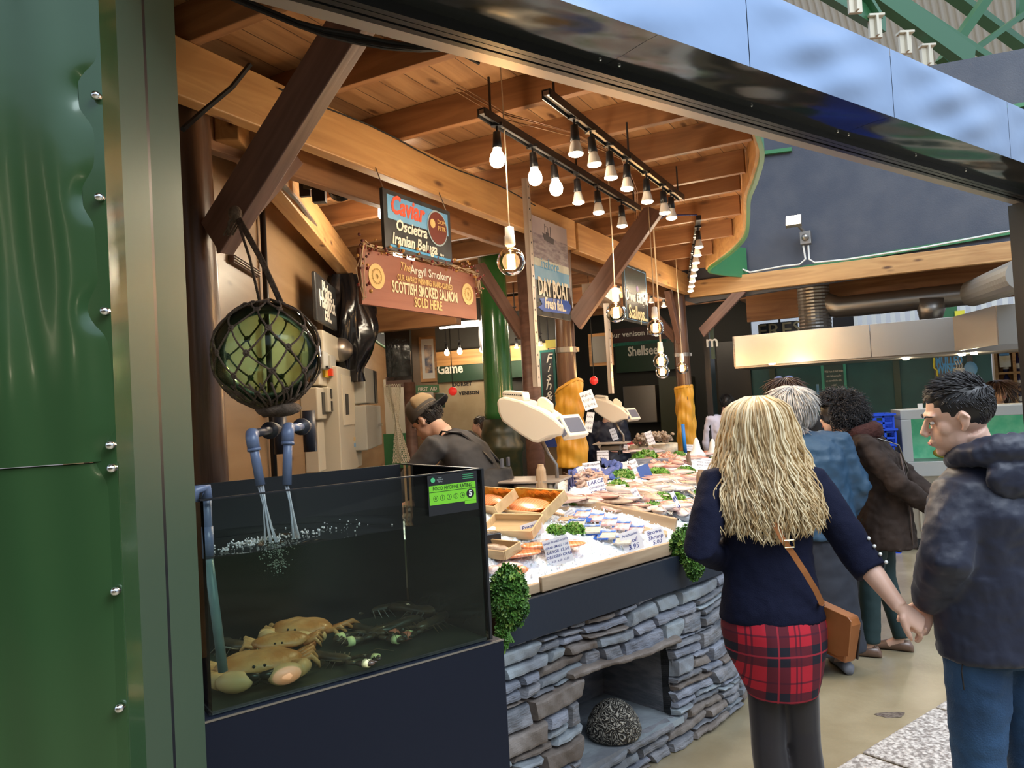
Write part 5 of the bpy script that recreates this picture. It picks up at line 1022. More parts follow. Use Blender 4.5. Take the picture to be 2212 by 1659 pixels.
for px, s, yw, lab, bd in (((715, 1432), .7, R(250), 'dark lobster in front, right of the largest crab', None), ((500, 1405), .85, R(240), 'dark lobster in the left corner behind the standpipe', None), ((640, 1345), .9, R(105), 'dark lobster farthest left at the back of the tank', None),
                          ((795, 1375), .8, R(235), 'dark lobster at the middle of the tank with yellow bands', None), ((850, 1368), .9, R(130), 'dark lobster just left of the red banded one', None), ((835, 1325), .8, R(100), 'dark lobster piled at the back middle', None),
                          ((935, 1355), .8, R(145), 'lobster with red claw bands near the right end', BANDR), ((900, 1330), .9, R(250), 'dark lobster at the back right of the pile', None)):
    lobster(px, s, yw, lab, bd)
# ================================================================ COUNTER
OUT = [(-.085, 3.055), (.02, 3.15), (.5, 3.595), (.98, 4.04), (1.22, 4.4), (1.42, 4.95), (1.58, 5.7), (1.75, 6.6), (1.95, 7.5), (2.2, 8.4), (2.32, 8.75)]
INN = [(-.72, 3.66), (-.6, 3.78), (-.3, 4.1), (-.05, 4.45), (.12, 4.75), (.3, 5.2), (.62, 5.95), (.85, 6.6), (1.2, 7.4), (1.6, 8.2), (1.85, 8.55)]
def lerp_path(P, n=8):
    o = []
    for i in range(len(P) - 1):
        p0 = P[max(i - 1, 0)]; p1 = P[i]; p2 = P[i + 1]; p3 = P[min(i + 2, len(P) - 1)]
        for k in range(n):
            t = k / n; o.append(tuple(.5 * (2 * p1[j] + (p2[j] - p0[j]) * t + (2 * p0[j] - 5 * p1[j] + 4 * p2[j] - p3[j]) * t * t + (3 * p1[j] - p0[j] - 3 * p2[j] + p3[j]) * t ** 3) for j in (0, 1)))
    o.append(P[-1]); return o
OP = lerp_path(OUT); IP = lerp_path(INN)
def dout(X, Y):
    best = 9
    for a_, b_ in zip(OUT, OUT[1:]):
        dx, dy = b_[0] - a_[0], b_[1] - a_[1]; t = max(0, min(1, ((X - a_[0]) * dx + (Y - a_[1]) * dy) / (dx * dx + dy * dy))); best = min(best, math.hypot(X - a_[0] - dx * t, Y - a_[1] - dy * t))
    return best
def surf(X, Y): return .955 + .25 * (1 - math.exp(-max(dout(X, Y) - .03, 0) / .42))
def on(x, y, h=0):
    z = 1.05
    for _ in range(25):
        p = atz(x, y, z + h)
        if p.y < 0 or p.y > 12: p = at(x, y, 8)
        z = .5 * z + .5 * surf(p.x, p.y)
    return Vector((p.x, p.y, z))
ct = thing('fish_counter', 'long curving fish counter with a black fascia on a grey slate base', 'counter', (.5, 3.9, 0), 90)
g = G(); g.prism(OP + IP[::-1], .80, .93); build(g, 'deck', M['black'], ct)
FASC = mat('fascia_slate_blue', (.018, .025, .040), .4, bump=.06, bscale=40, spec=.3)
def pstrip(P, d0, d1, z0, z1):
    n = len(P); secs = []
    for i, p in enumerate(P):
        q0 = P[max(i - 1, 0)]; q1 = P[min(i + 1, n - 1)]; tx, ty = q1[0] - q0[0], q1[1] - q0[1]; l = math.hypot(tx, ty) or 1; nx, ny = ty / l, -tx / l
        secs.append([Vector((p[0] + nx * d, p[1] + ny * d, z)) for d, z in ((d0, z0), (d1, z0), (d1, z1), (d0, z1))])
    return G().loft(secs)
build(pstrip(OP, 0, .02, .775, .935), 'fascia', FASC, ct)
# slate base built stone by stone along the front, with the arched niche left open
def arclen(P):
    s = [0]
    for a_, b_ in zip(P, P[1:]): s.append(s[-1] + math.hypot(b_[0] - a_[0], b_[1] - a_[1]))
    return s
BP = [(-.35, 2.78)] + [(x + .0, y + .0) for x, y in OP]; BS = arclen(BP)
def onpath(s):
    s = min(max(s, 0), BS[-1] - 1e-6)
    for i in range(len(BS) - 1):
        if BS[i + 1] >= s:
            f = (s - BS[i]) / max(BS[i + 1] - BS[i], 1e-9); tx, ty = BP[i + 1][0] - BP[i][0], BP[i + 1][1] - BP[i][1]; l = math.hypot(tx, ty)
            return BP[i][0] + tx * f, BP[i][1] + ty * f, ty / l, -tx / l
CF = Frame(.02, 3.15, 47)
s0 = BS[2] if False else [BS[i] for i in range(len(BP)) if abs(BP[i][0] - .02) < 1e-3][0]
nq = {k: CF.px(*p, 0) for k, p in dict(tl=(1247, 1455), tr=(1452, 1400), br=(1462, 1560), bl=(1283, 1640)).items()}
NU0, NU1 = s0 + nq['tl'].x + .03, s0 + (nq['tr'].x + nq['br'].x) / 2; NZ0, NZ1 = (nq['br'].z + nq['bl'].z) / 2, (nq['tl'].z + nq['tr'].z) / 2
SL = [mat('slate_a', (.17, .185, .225), .5, col2=(.30, .32, .38), scale=5, bump=.7, bscale=30, stretch=(1, 1, 4)), mat('slate_b', (.14, .15, .17), .5, col2=(.27, .27, .29), scale=6, bump=.7, bscale=26, stretch=(1, 1, 4)), mat('slate_c', (.20, .215, .24), .45, col2=(.34, .39, .42), scale=4, bump=.6, bscale=30), mat('slate_d', (.16, .13, .11), .6, col2=(.24, .21, .19), scale=6, bump=.6, bscale=30)]
rs = random.Random(12)
def warp(s, z): return z + .014 * math.sin(s * 4.1 + z * 9) + .006 * math.sin(s * 9.7 + 2 + z * 7)
def stone(g, s_a, s_b, z_a, z_b, dep=.0):
    nu, nv = max(4, int((s_b - s_a) / .014)), max(4, int((z_b - z_a) / .008)); ph = rs.uniform(0, 50); bul = rs.uniform(.004, .026) + dep; gap = .0012; tl = rs.uniform(-.014, .014); g.k = rs.choice([0, 0, 1, 1, 2, 2, 3])
    el, er = rs.uniform(-.02, .02), rs.uniform(-.02, .02)
    def fn(a_, b_):
        zz = z_a + gap + (z_b - z_a - 2 * gap) * b_; ea = min(a_, 1 - a_) * (s_b - s_a); eb = min(b_, 1 - b_) * (z_b - z_a); e = min(ea, eb)
        s_ = s_a + gap + (s_b - s_a - 2 * gap) * a_ + el * (1 - a_) * (b_ - .5) * 2 + er * a_ * (b_ - .5) * 2
        r_ = (1 - math.exp(-e / .0026)) * (.93 + .07 * min(1, e / .02)); d = -.03 + (.03 + bul + .005 * math.sin(s_ * 31 + ph) * math.cos(zz * 47 + ph) + .002 * math.sin(s_ * 83 + zz * 71 + ph) + tl * (b_ - .5)) * r_
        x, y, nx, ny = onpath(s_); zz2 = warp(s_, zz) + .003 * math.sin(s_ * 60 + ph) * (1 - abs(2 * b_ - 1)) * 0 + .004 * math.sin(s_ * 45 + ph) * (b_ - .5)
        inset = .015 - .05 * max(0, .35 - zz) ** 1 * (1 if s_ > s0 + 1.2 else .2)
        return Vector((x + nx * (d - inset), y + ny * (d - inset), max(zz2, .0)))
    g.grid(fn, nu, nv)
g = G(); z = 0.0; SE = s0 + 3.2
while z < .775:
    h = rs.choice([.03, .04, .05, .055, .07, .09]); h = min(h, .785 - z)
    if h < .012: break
    if z < NZ0 < z + h: h = max(NZ0 - z, .012)
    if z < NZ1 < z + h: h = max(NZ1 - z, .012)
    s_ = .0
    while s_ < SE:
        l = rs.uniform(.10, .26) if h < .045 else rs.uniform(.10, .36)
        if z >= NZ0 - .005 and z + h <= NZ1 + .005:
            if s_ < NU0 < s_ + l + .05: l = NU0 - s_ + rs.uniform(-.02, .012)
            if NU0 - .025 <= s_ < NU1: s_ = NU1 + rs.uniform(-.012, .015); continue
        if h > .05 and rs.random() < .35:      # split a thick course into two thin stones
            k = rs.uniform(.35, .65); stone(g, s_, s_ + l, z, z + h * k); stone(g, s_, s_ + l, z + h * k, z + h)
        else: stone(g, s_, s_ + l, z, z + h)
        s_ += l
    z += h
# lintel slab over the niche
g.k = 0
stone(g, NU0 - .09, NU1 + .04, NZ1 - .004, NZ1 + .04, .02)
build(g, 'slate_cladding', SL, ct, smooth=False)
g = G(); secs = []
def corner(s, back, z): x, y, nx, ny = onpath(s); return Vector((x - nx * back, y - ny * back, z))
# backing wall pieces either side of, above and below the niche
def wallpiece(sa, sb, z0_, z1_, b0=.04, b1=.10, mt='black'):
    g = G(); n_ = max(2, int((sb - sa) / .08)); secs = []
    for i in range(n_ + 1):
        s_ = sa + (sb - sa) * i / n_; secs.append([corner(s_, b0, z0_), corner(s_, b1, z0_), corner(s_, b1, z1_), corner(s_, b0, z1_)])
    g.loft(secs); return g
MORT = mat('mortar_dark', (.03, .028, .026), .8)
for a_ in ((0, NU0 - .02, 0, .78), (NU1 + .02, BS[-1], 0, .78), (NU0 - .02, NU1 + .02, NZ1 + .01, .78), (NU0 - .02, NU1 + .02, 0, NZ0 - .01)): build(wallpiece(*a_), 'backing_wall', MORT, ct)
NS = SL[0]
def nbox(s_a, s_b, b0, b1, z0_, z1_, nm, m):
    g = G(); pts = [corner(s_a, b0, 0), corner(s_b, b0, 0), corner(s_b, b1, 0), corner(s_a, b1, 0)]; g.prism([(p.x, p.y) for p in pts], z0_, z1_); build(g, nm, m, ct)
nbox(NU0 - .05, NU1 + .05, .0, .55, NZ0 - .03, NZ0, 'niche_floor', SL[2]); nbox(NU0 - .05, NU1 + .05, .5, .55, NZ0, NZ1, 'niche_back', SL[1]); nbox(NU0 - .06, NU0 - .02, .03, .5, NZ0, NZ1, 'niche_side', SL[1]); nbox(NU1 + .02, NU1 + .06, .03, .5, NZ0, NZ1, 'niche_side', SL[1]); nbox(NU0 - .05, NU1 + .05, .03, .5, NZ1, NZ1 + .03, 'niche_top', SL[1])
# brain coral in the niche
cc = atz(1320, 1615, NZ0); cwm = T(cc.x + .03, cc.y + .12, NZ0) @ rot(0, 0, .4)
BR_ = bpy.data.materials.new('brain_coral'); BR_.use_nodes = True; n = BR_.node_tree.nodes; L = BR_.node_tree.links; p_ = n['Principled BSDF']; p_.inputs['Roughness'].default_value = .7
tcx = n.new('ShaderNodeTexCoord'); wv = n.new('ShaderNodeTexNoise'); wv.inputs['Scale'].default_value = 36; wv.inputs['Detail'].default_value = 0; wv.inputs['Distortion'].default_value = .6; L.new(tcx.outputs['Object'], wv.inputs['Vector'])
m1 = n.new('ShaderNodeMath'); m1.operation = 'MULTIPLY'; m1.inputs[1].default_value = 34; L.new(wv.outputs['Fac'], m1.inputs[0]); m2 = n.new('ShaderNodeMath'); m2.operation = 'SINE'; L.new(m1.outputs[0], m2.inputs[0])
rp = n.new('ShaderNodeValToRGB'); rp.color_ramp.elements[0].position = .35; rp.color_ramp.elements[0].color = (.035, .03, .025, 1); rp.color_ramp.elements[1].position = .8; rp.color_ramp.elements[1].color = (.50, .46, .38, 1)
m3 = n.new('ShaderNodeMapRange'); m3.inputs[1].default_value = -1; L.new(m2.outputs[0], m3.inputs[0]); L.new(m3.outputs[0], rp.inputs[0]); L.new(rp.outputs[0], p_.inputs['Base Color']); bm = n.new('ShaderNodeBump'); bm.inputs['Strength'].default_value = 1; bm.inputs['Distance'].default_value = .015; L.new(m3.outputs[0], bm.inputs['Height']); L.new(bm.outputs[0], p_.inputs['Normal'])
g = G(); g.lathe([(.001, .0), (.105, .0), (.125, .012), (.130, .035), (.118, .08), (.092, .125), (.055, .155), (.02, .168), (.001, .17)], 40); tag(build(g, 'brain_coral', BR_, at=cwm, smooth=True), 'round brain coral resting in the slate niche', 'coral')
# ---------------------------------------------------------------- ice bed
ICE = mat('crushed_ice', (.80, .87, .93), .3, bump=.45, bscale=90, sss=.15, spec=.6)
nz_ = RNG.uniform(-1, 1, (64, 64))
def hsh(x, y): 
    xi, yi = math.floor(x), math.floor(y); fx, fy = x - xi, y - yi
    v = lambda a_, b_: nz_[a_ % 64][b_ % 64]
    return (v(xi, yi) * (1 - fx) + v(xi + 1, yi) * fx) * (1 - fy) + (v(xi, yi + 1) * (1 - fx) + v(xi + 1, yi + 1) * fx) * fy
def patht(P, t): i = min(int(t * (len(P) - 1)), len(P) - 2); f = t * (len(P) - 1) - i; return P[i][0] + (P[i + 1][0] - P[i][0]) * f, P[i][1] + (P[i + 1][1] - P[i][1]) * f
def ice_fn(a_, b_):
    o_ = patht(OP, .012 + .985 * a_); i_ = patht(IP, .012 + .985 * a_); b2 = .035 + .96 * b_; X = o_[0] + (i_[0] - o_[0]) * b2; Y = o_[1] + (i_[1] - o_[1]) * b2
    return Vector((X, Y, surf(X, Y) + .012 * hsh(X * 9, Y * 9) + .008 * hsh(X * 40, Y * 40) + .004 * hsh(X * 110, Y * 110)))
g = G(); g.grid(ice_fn, 420, 110); tag(build(g, 'crushed_ice', ICE, smooth=False), 'bed of crushed white ice covering the fish counter', 'ice', kind='stuff')
g = G(); ri = random.Random(8)
for i in range(2600):
    t = ri.random() ** 1.8; o_ = patht(OP, .01 + .5 * t); i_ = patht(IP, .01 + .5 * t); b_ = .04 + .5 * ri.random(); X = o_[0] + (i_[0] - o_[0]) * b_; Y = o_[1] + (i_[1] - o_[1]) * b_; s_ = ri.uniform(.003, .009)
    g.box(0, 0, 0, s_, s_ * ri.uniform(.6, 1.2), s_ * .7, T(X, Y, surf(X, Y) + .008) @ rot(ri.random() * 3, ri.random() * 3, ri.random() * 3))
tag(build(g, 'ice_chips', ICE), 'loose ice chips scattered on the near end of the ice bed', 'ice', kind='stuff')
# wooden tray edge
def plankw(pts, h, th, lab, m, z_off=0, name='tray_board', cat='board'):
    a_, b_ = [Vector(p) for p in pts]; x = (b_ - a_).normalized(); L_ = (b_ - a_).length; z = Vector((0, 0, 1)); y = z.cross(x).normalized(); z = x.cross(y)
    mm = Matrix(((x.x, y.x, z.x, a_.x), (x.y, y.y, z.y, a_.y), (x.z, y.z, z.z, a_.z), (0, 0, 0, 1))); g = G(); g.bb(0, L_, -th / 2, th / 2, z_off, h + z_off); return tag(build(g, name, m, at=mm, bevel=.004), lab, cat)
e0 = CF.px(1140, 1310, -.0); e1 = CF.px(1463, 1190, 0)
plankw((CF.w(.09, .02, .937), CF.w(e1.x, .02, .937)), .062, .022, 'pale wooden front edge board of the ice tray above the black fascia', M['tray'])
plankw((CF.w(-.10, .03, .937), CF.w(.088, .03, .937)), .04, .02, 'short end piece of the front tray board behind the hanging kale', M['tray'])
p0 = on(1180, 1082); p1 = on(1458, 1146); plankw((p0 + Vector((0, 0, -.03)), p1 + Vector((0, 0, -.02))), .085, .03, 'long weathered driftwood divider board across the ice', M['tray'])
p0 = on(1190, 1108); p1 = on(1440, 1158); plankw((p0 + Vector((0, 0, -.01)), p1 + Vector((0, 0, -.0))), .02, .10, 'flat weathered plank lying in front of the long divider board', M['tray'])
# greens
KALE = [mat('kale_dark', (.035, .11, .02), .5, col2=(.10, .24, .04), scale=14), mat('kale_mid', (.09, .22, .035), .5), mat('kale_light', (.24, .38, .07), .5)]
LET = [mat('lettuce_a', (.10, .28, .04), .5, col2=(.22, .42, .08), scale=12), mat('lettuce_b', (.18, .40, .06), .5), mat('lettuce_c', (.40, .50, .18), .5)]
def greens(c, rx, ry, rz, n_, lab, mats, leaf=.022, seed=1, hang=0, name='parsley_bunch', tail=False):
    r_ = random.Random(seed); g = G(); 
    core = G()
    for i in range(n_):
        a_ = r_.uniform(0, 2 * math.pi); u = r_.uniform(-.25, 1); k = math.sqrt(max(0, 1 - u * u)); rad = r_.uniform(.70, 1.0) * (1 + .22 * math.sin(3 * a_ + 5 * u + seed) * math.sin(4 * u + 2 * a_ + seed * 2))
        if hang: u = r_.uniform(-1, 1); k = math.sqrt(max(0, 1 - u * u)) 
        p = Vector((c[0] + rx * k * math.cos(a_) * rad, c[1] + ry * k * math.sin(a_) * rad, c[2] + rz * u * rad)); nrm = Vector((k * math.cos(a_), k * math.sin(a_), u + .2)).normalized()
        t1 = nrm.orthogonal().normalized(); t2 = nrm.cross(t1); ro = r_.uniform(0, 6.3); t1, t2 = t1 * math.cos(ro) + t2 * math.sin(ro), t2 * math.cos(ro) - t1 * math.sin(ro)
        s_ = leaf * r_.uniform(.6, 1.2); ph = r_.uniform(0, 6); g.k = r_.choices([0, 1, 2], [5, 4, 1])[0]
        ring = []; m_ = 9
        for j in range(m_): th = 2 * math.pi * j / m_; ring.append(p + (t1 * math.cos(th) + t2 * math.sin(th)) * s_ * (1 + .25 * math.sin(3 * th + ph)) + nrm * s_ * (.55 * math.sin(4 * th + ph) + .25))
        g.add([p - nrm * s_ * .3] + ring, [(0, 1 + j, 1 + (j + 1) % m_) for j in range(m_)])
    g.k = 0; g.ball(c, (rx * .8, ry * .8, rz * .8), 14, 8)
    if tail:
        for k in range(3): g.k = 1; g.tube([Vector(c) + Vector((-.02 + .01 * k, -.01, -rz * .7)), Vector(c) + Vector((.0, -.02, -rz * 1.15)), Vector(c) + Vector((-.005 + .01 * k, -.02, -rz * 1.45))], .005, 5)
    return tag(build(g, name, mats), lab, 'greens')
def over(x, y, off): q = CF.px(x, y, off); return CF.w(q.x, off, q.z)
greens(over(1096, 1290, -.07), .072, .06, .115, 1900, 'large curly kale bunch hanging over the counter edge beside the tank', KALE, .0125, 1, 1, 'kale_bunch', True)
g = G(); c_ = over(1085, 1375, -.07)
greens(c_, .022, .02, .05, 220, 'small kale sprig dangling below the left kale bunch', KALE, .012, 9, 1, 'kale_sprig')
greens(over(1492, 1178, -.05), .10, .08, .085, 1500, 'curly kale bunch heaped on the counter edge beside the blonde woman', KALE, .014, 2, 1, 'kale_bunch')
greens(over(1500, 1220, -.10), .045, .04, .07, 600, 'lower part of curly kale drooping over the fascia beside the woman', KALE, .013, 3, 1, 'kale_bunch')
GR = ((1394, 983, 22, 'leafy greens heap below the red tuna'), (1346, 1024, 20, 'greens just right of the blue net of prawns'), (1336, 1048, 20, 'greens behind the small white squid tag'), (1422, 1020, 22, 'greens heap right of the blue packet'), (1430, 1072, 17, 'left half of the long greens row above the salmon side'), (1458, 1074, 16, 'right half of the long greens row above the salmon side'),
      (1408, 1096, 20, 'greens tuft standing in front of the salmon side'), (1300, 1078, 13, 'small greens behind the squid price tag'), (1218, 1078, 13, 'small greens at the left end of the driftwood board'), (1240, 1082, 12, 'second small greens by the driftwood board'), (1202, 1142, 17, 'greens left of the seafood packs'), (1238, 1140, 19, 'greens touching the seafood packs'),
      (1085, 1180, 13, 'small lettuce by the lowest wooden box'), (1480, 1017, 18, 'greens between the pink salmon steaks'), (1546, 1000, 20, 'greens near the white stand at the far edge'), (1468, 981, 12, 'small greens beside the far price tags'), (1510, 1064, 10, 'small greens by the bark stump'))
for i, (x, y, r_, lab) in enumerate(GR):
    p = on(x, y + r_ * .5); s_ = r_ * 1.15 / FPX * p.y; greens(p + Vector((0, 0, .008)), s_, s_ * .9, s_ * .62, 230, lab, LET, s_ * .30, 20 + i)
# wooden salmon boxes
SALM = bpy.data.materials.new('salmon'); SALM.use_nodes = True; n = SALM.node_tree.nodes; L = SALM.node_tree.links; p_ = n['Principled BSDF']; p_.inputs['Roughness'].default_value = .22; p_.inputs['Coat Weight'].default_value = .4
tcx = n.new('ShaderNodeTexCoord'); wv = n.new('ShaderNodeTexWave'); wv.inputs['Scale'].default_value = 16; wv.inputs['Distortion'].default_value = 5; wv.inputs['Detail'].default_value = 1; wv.wave_profile = 'SAW'; L.new(tcx.outputs['Object'], wv.inputs['Vector'])
rp = n.new('ShaderNodeValToRGB'); rp.color_ramp.elements[0].position = .0; rp.color_ramp.elements[0].color = (.80, .22, .06, 1); rp.color_ramp.elements[1].position = 1; rp.color_ramp.elements[1].color = (.88, .42, .22, 1); L.new(wv.outputs['Fac'], rp.inputs[0]); L.new(rp.outputs[0], p_.inputs['Base Color'])
GFOIL = mat('gold_foil', (.75, .45, .10), .25, .9, bump=.8, bscale=25)
def slab_fish(c, L_, W_, H_, yaw, m, lab, name='salmon_fillet', cat='fish', tilt=0, parent=None, taper=.6, wav=.1, wm0=None):
    wm = T(*c) @ rot(0, tilt, yaw) if wm0 is None else wm0
    def fn(a_, b_):
        th = 2 * math.pi * a_; x = (b_ - .5) * L_; e = math.sin(math.pi * min(max(b_, .015), .985)) ** taper; e *= 1 - .3 * b_
        return Vector((x, W_ / 2 * e * math.cos(th) * (1 + wav * math.sin(9 * b_)), H_ / 2 * e * math.sin(th) + H_ * .4))
    g = G(); g.grid(fn, 20, 26, True)
    if parent: return build(g, name, m, parent, at=wm, smooth=True)
    o = build(g, name, m, at=wm, smooth=True); return tag(o, lab, cat)
def wbox(name, c, yaw, a_, b_, h, lab, foil=False, tilt=0):
    wm = T(*c) @ rot(tilt, 0, yaw); t = thing(name, lab, 'box', wm=wm); th = .009
    for nm, q in (('side', (0, -b_ / 2, a_, th)), ('side', (0, b_ / 2, a_, th)), ('end', (-a_ / 2, 0, th, b_)), ('end', (a_ / 2, 0, th, b_))): g = G(); g.box(q[0], q[1], h / 2, q[2], q[3], h); build(g, nm + '_board', M['crate'], t, at=wm, bevel=.002)
    g = G(); g.box(0, 0, .005, a_ - .01, b_ - .01, .01); build(g, 'bottom', GFOIL if foil else M['crate'], t, at=wm)
    if foil: g = G(); g.grid(lambda u, v: Vector(((u - .5) * a_ * .96, b_ * .36 + .03 * v * b_, .012 + h * .9 * v + .006 * math.sin(30 * u))), 24, 4); build(g, 'foil_fold', GFOIL, t, at=wm, smooth=True)
    return wm
def pxm(n_, p): return n_ / FPX * p.y
p = on(1150, 1102, .02); wm = wbox('salmon_box', p + Vector((0, 0, .03)), R(-46), .35, .20, .055, 'wooden box holding a smoked salmon side on gold foil, beside the driftwood board', True, R(28))
slab_fish(wm @ Vector((0, -.01, .03)), .29, .15, .020, R(-46), SALM, 'sliced smoked salmon side in the gold lined box beside the driftwood board', wm0=wm @ T(0, -.01, .022))
p = on(1062, 1094, .02); wm = wbox('salmon_box', p + Vector((0, 0, .03)), R(-50), .28, .16, .055, 'wooden box with gold foil and orange salmon against the tank edge', True, R(28))
slab_fish(wm @ Vector((0, 0, .02)), .22, .12, .02, R(-50), SALM, 'orange salmon pieces in the gold lined box against the tank edge', wm0=wm @ T(0, 0, .022))
p = on(1110, 1150, .0); wm = wbox('wooden_tray', p + Vector((0, 0, .01)), R(-25), .26, .16, .045, 'empty pale wooden box in front of the two salmon boxes', False, R(20))
p = on(1072, 1200, .0); wm = wbox('wooden_tray', p + Vector((0, 0, .01)), R(-40), .20, .11, .04, 'small wooden box of smoked fish at the left tank corner', False, R(12))
slab_fish(wm @ Vector((0, 0, .012)), .16, .07, .03, R(-40), mat('kipper', (.25, .15, .08), .35, col2=(.6, .5, .4), scale=20), 'smoked fish in the small box at the tank corner', wm0=wm @ T(0, 0, .014))
p = on(1056, 1168, .02); g = G(T(*p) @ rot(0, 0, .4)); g.box(0, 0, .03, .10, .06, .05); tag(build(g, 'black_packet', mat('blackpack', (.03, .03, .03), .25), bevel=.004), 'shiny black packet beside the empty wooden box', 'packet')
# bags of smoked salmon on ice
for (x, y, lp, wp, yw, lab) in ((1118, 1210, 90, 36, 12, 'orange salmon fillet in a clear bag, left of the handwritten crab tag'), (1215, 1190, 90, 36, 12, 'orange salmon fillet in a clear bag, right of the handwritten crab tag'), (1160, 1192, 60, 26, 5, 'orange salmon fillet behind the handwritten crab tag')):
    p = on(x, y) + Vector((0, 0, .014)); slab_fish(p, pxm(lp, p) * 1.15, pxm(wp, p) * 2.0, .035, R(yw), SALM, lab, taper=.4)
PLW = thin('plastic_wrap', (.92, .92, .92), rough=.15)
p = on(1165, 1185, .02)
g = G(); g.grid(lambda a_, b_: p + CF.u * ((a_ - .5) * .42) + CF.n * ((b_ - .5) * .20) + Vector((0, 0, .035 + .012 * math.sin(9 * a_ + 4 * b_) + .010 * math.sin(21 * a_) * b_)), 40, 18); tag(build(g, 'plastic_sheet', PLW, smooth=True), 'sheet of clear plastic wrap over the salmon fillets', 'wrap')
SQ = mat('squid', (.72, .48, .42), .2, col2=(.82, .70, .68), scale=10, coat=.5)
for (x, y, lp, lab, m) in ((1100, 1232, 62, 'pink squid bodies at the near left corner of the ice', SQ), (1070, 1240, 40, 'pale squid beside the hanging kale', SQ), (1126, 1240, 34, 'small orange roe piece in front of the squid', SALM)):
    p = on(x, y); slab_fish(p, pxm(lp, p), .07, .045, R(15), m, lab, 'squid', 'squid', wav=.15)
# packs
PKB = mat('pack_blue', (.05, .16, .55), .2, col2=(.65, .75, .85), scale=16); PKP = mat('pack_prawn', (.75, .35, .33), .25, col2=(.85, .78, .78), scale=38)
ri = random.Random(4); k = 0
for row, (xs, ys, xe, ye, n_) in enumerate(((1258, 1118, 1372, 1160, 5), (1245, 1140, 1345, 1182, 4))):
    for i in range(n_):
        f = i / (n_ - 1); p = on(xs + (xe - xs) * f, ys + (ye - ys) * f); s_ = .072; wm = T(p.x, p.y, p.z + .016 + .004 * i) @ rot(R(22), 0, R(-20 + ri.uniform(-8, 8)))
        t = thing('seafood_pack', 'clear pack of %s, blue label, %s of the %s row from the tank' % ('pink prawns' if row == 0 else 'anchovies', ordn[i], 'back' if row == 0 else 'front'), 'packet', wm=wm, group='sealed seafood packs on the ice')
        g = G(); g.box(0, 0, .006, s_ * 1.25, s_, .012); build(g, 'tray', PKP if row == 0 else mat('anchovy', (.45, .40, .33), .3, col2=(.75, .72, .65), scale=60, stretch=(1, 8, 1)), t, at=wm, bevel=.003)
        g = G(); g.box(0, s_ * .32, .0135, s_ * 1.2, s_ * .3, .002); g.box(-s_ * .5, -.0, .0135, s_ * .15, s_ * .9, .002); build(g, 'blue_label', PKB, t, at=wm)
for (x, y, lab) in ((1262, 1130, 'small blue glossy sachet behind the packs'), (1285, 1158, 'blue sachet at the front of the packs'), (1300, 1168, 'second blue sachet at the front of the packs'), (1215, 1105, 'silver black packet leaning near the salmon box'), (1222, 1128, 'brown paper label stand by the salmon box')):
    p = on(x, y); g = G(T(p.x, p.y, p.z + .012) @ rot(R(18), 0, R(-25))); g.box(0, 0, .004, .075, .04, .008); tag(build(g, 'sachet', mat('sach', (.03, .12, .5), .2) if 'blue' in lab else (M['duct'] if 'silver' in lab else M['tray']), bevel=.003), lab, 'packet')
# whole fish
SILV = mat('silver_skin', (.40, .44, .48), .2, .5, col2=(.68, .70, .72), scale=5, coat=.4); SPOT = mat('spotted_skin', (.28, .21, .16), .3, col2=(.50, .42, .34), scale=30, coat=.3); PINKF = mat('pink_flesh', (.62, .30, .25), .25, col2=(.78, .56, .50), scale=9, coat=.4); WHF = mat('white_fish', (.58, .45, .40), .3, col2=(.74, .64, .60), scale=10, coat=.3)
REDT = mat('red_tuna', (.40, .03, .04), .2, col2=(.55, .10, .10), scale=8, coat=.4); GREYF = mat('grey_skin', (.16, .18, .20), .25, col2=(.36, .38, .40), scale=6, coat=.4); REDF = mat('red_skin', (.62, .16, .10), .25, col2=(.75, .42, .36), scale=10, coat=.4)
def fish(px0, px1, hpx, m, lab, name='whole_fish', h=0):
    a_ = on(*px0, h); b_ = on(*px1, h); c = (a_ + b_) / 2; d = b_ - a_; L_ = d.length; yaw = math.atan2(d.y, d.x); W_ = hpx / FPX * c.y * 1.3; wm = T(c.x, c.y, c.z) @ rot(0, -math.atan2(d.z, math.hypot(d.x, d.y)), yaw)
    t = thing(name, lab, 'fish', wm=wm)
    prof = [(-.5, .05), (-.47, .28), (-.42, .5), (-.32, .8), (-.15, 1), (.05, .95), (.22, .7), (.34, .4), (.41, .22), (.44, .2)]
    secs = []
    for x, r_ in prof: secs.append([Vector((x * L_, W_ / 2 * r_ * math.cos(t_), W_ * .30 * r_ * math.sin(t_) + W_ * .2)) for t_ in [2 * math.pi * k / 16 for k in range(16)]])
    g = G(); g.loft(secs); build(g, 'body', m, t, at=wm, smooth=True, sub=1)
    g = G(); g.prism([(.42 * L_, -W_ * .10), (.42 * L_, W_ * .10), (.5 * L_, W_ * .42), (.475 * L_, 0), (.5 * L_, -W_ * .42)], W_ * .16, W_ * .22); build(g, 'tail_fin', m, t, at=wm)
    g = G(); g.prism([(-.1 * L_, W_ * .46), (.12 * L_, W_ * .43), (.05 * L_, W_ * .66)], W_ * .17, W_ * .21); g.prism([(-.25 * L_, W_ * .1), (-.12 * L_, W_ * .05), (-.1 * L_, W_ * .28)], W_ * .48, W_ * .52); build(g, 'fins', m, t, at=wm)
    g = G(); g.ball((-.43 * L_, W_ * .08, W_ * .34), (W_ * .045,) * 3, 8, 6); build(g, 'eye', M['black'], t, at=wm, smooth=True)
fish((1425, 1030), (1512, 1085), 24, SILV, 'large silver salmon lying toward the woman, its tail at her sleeve')
fish((1335, 1040), (1440, 1068), 14, SILV, 'silver fish lying left of the large silver salmon')
fish((1400, 1015), (1480, 1055), 14, PINKF, 'pinkish fish above the large silver salmon')
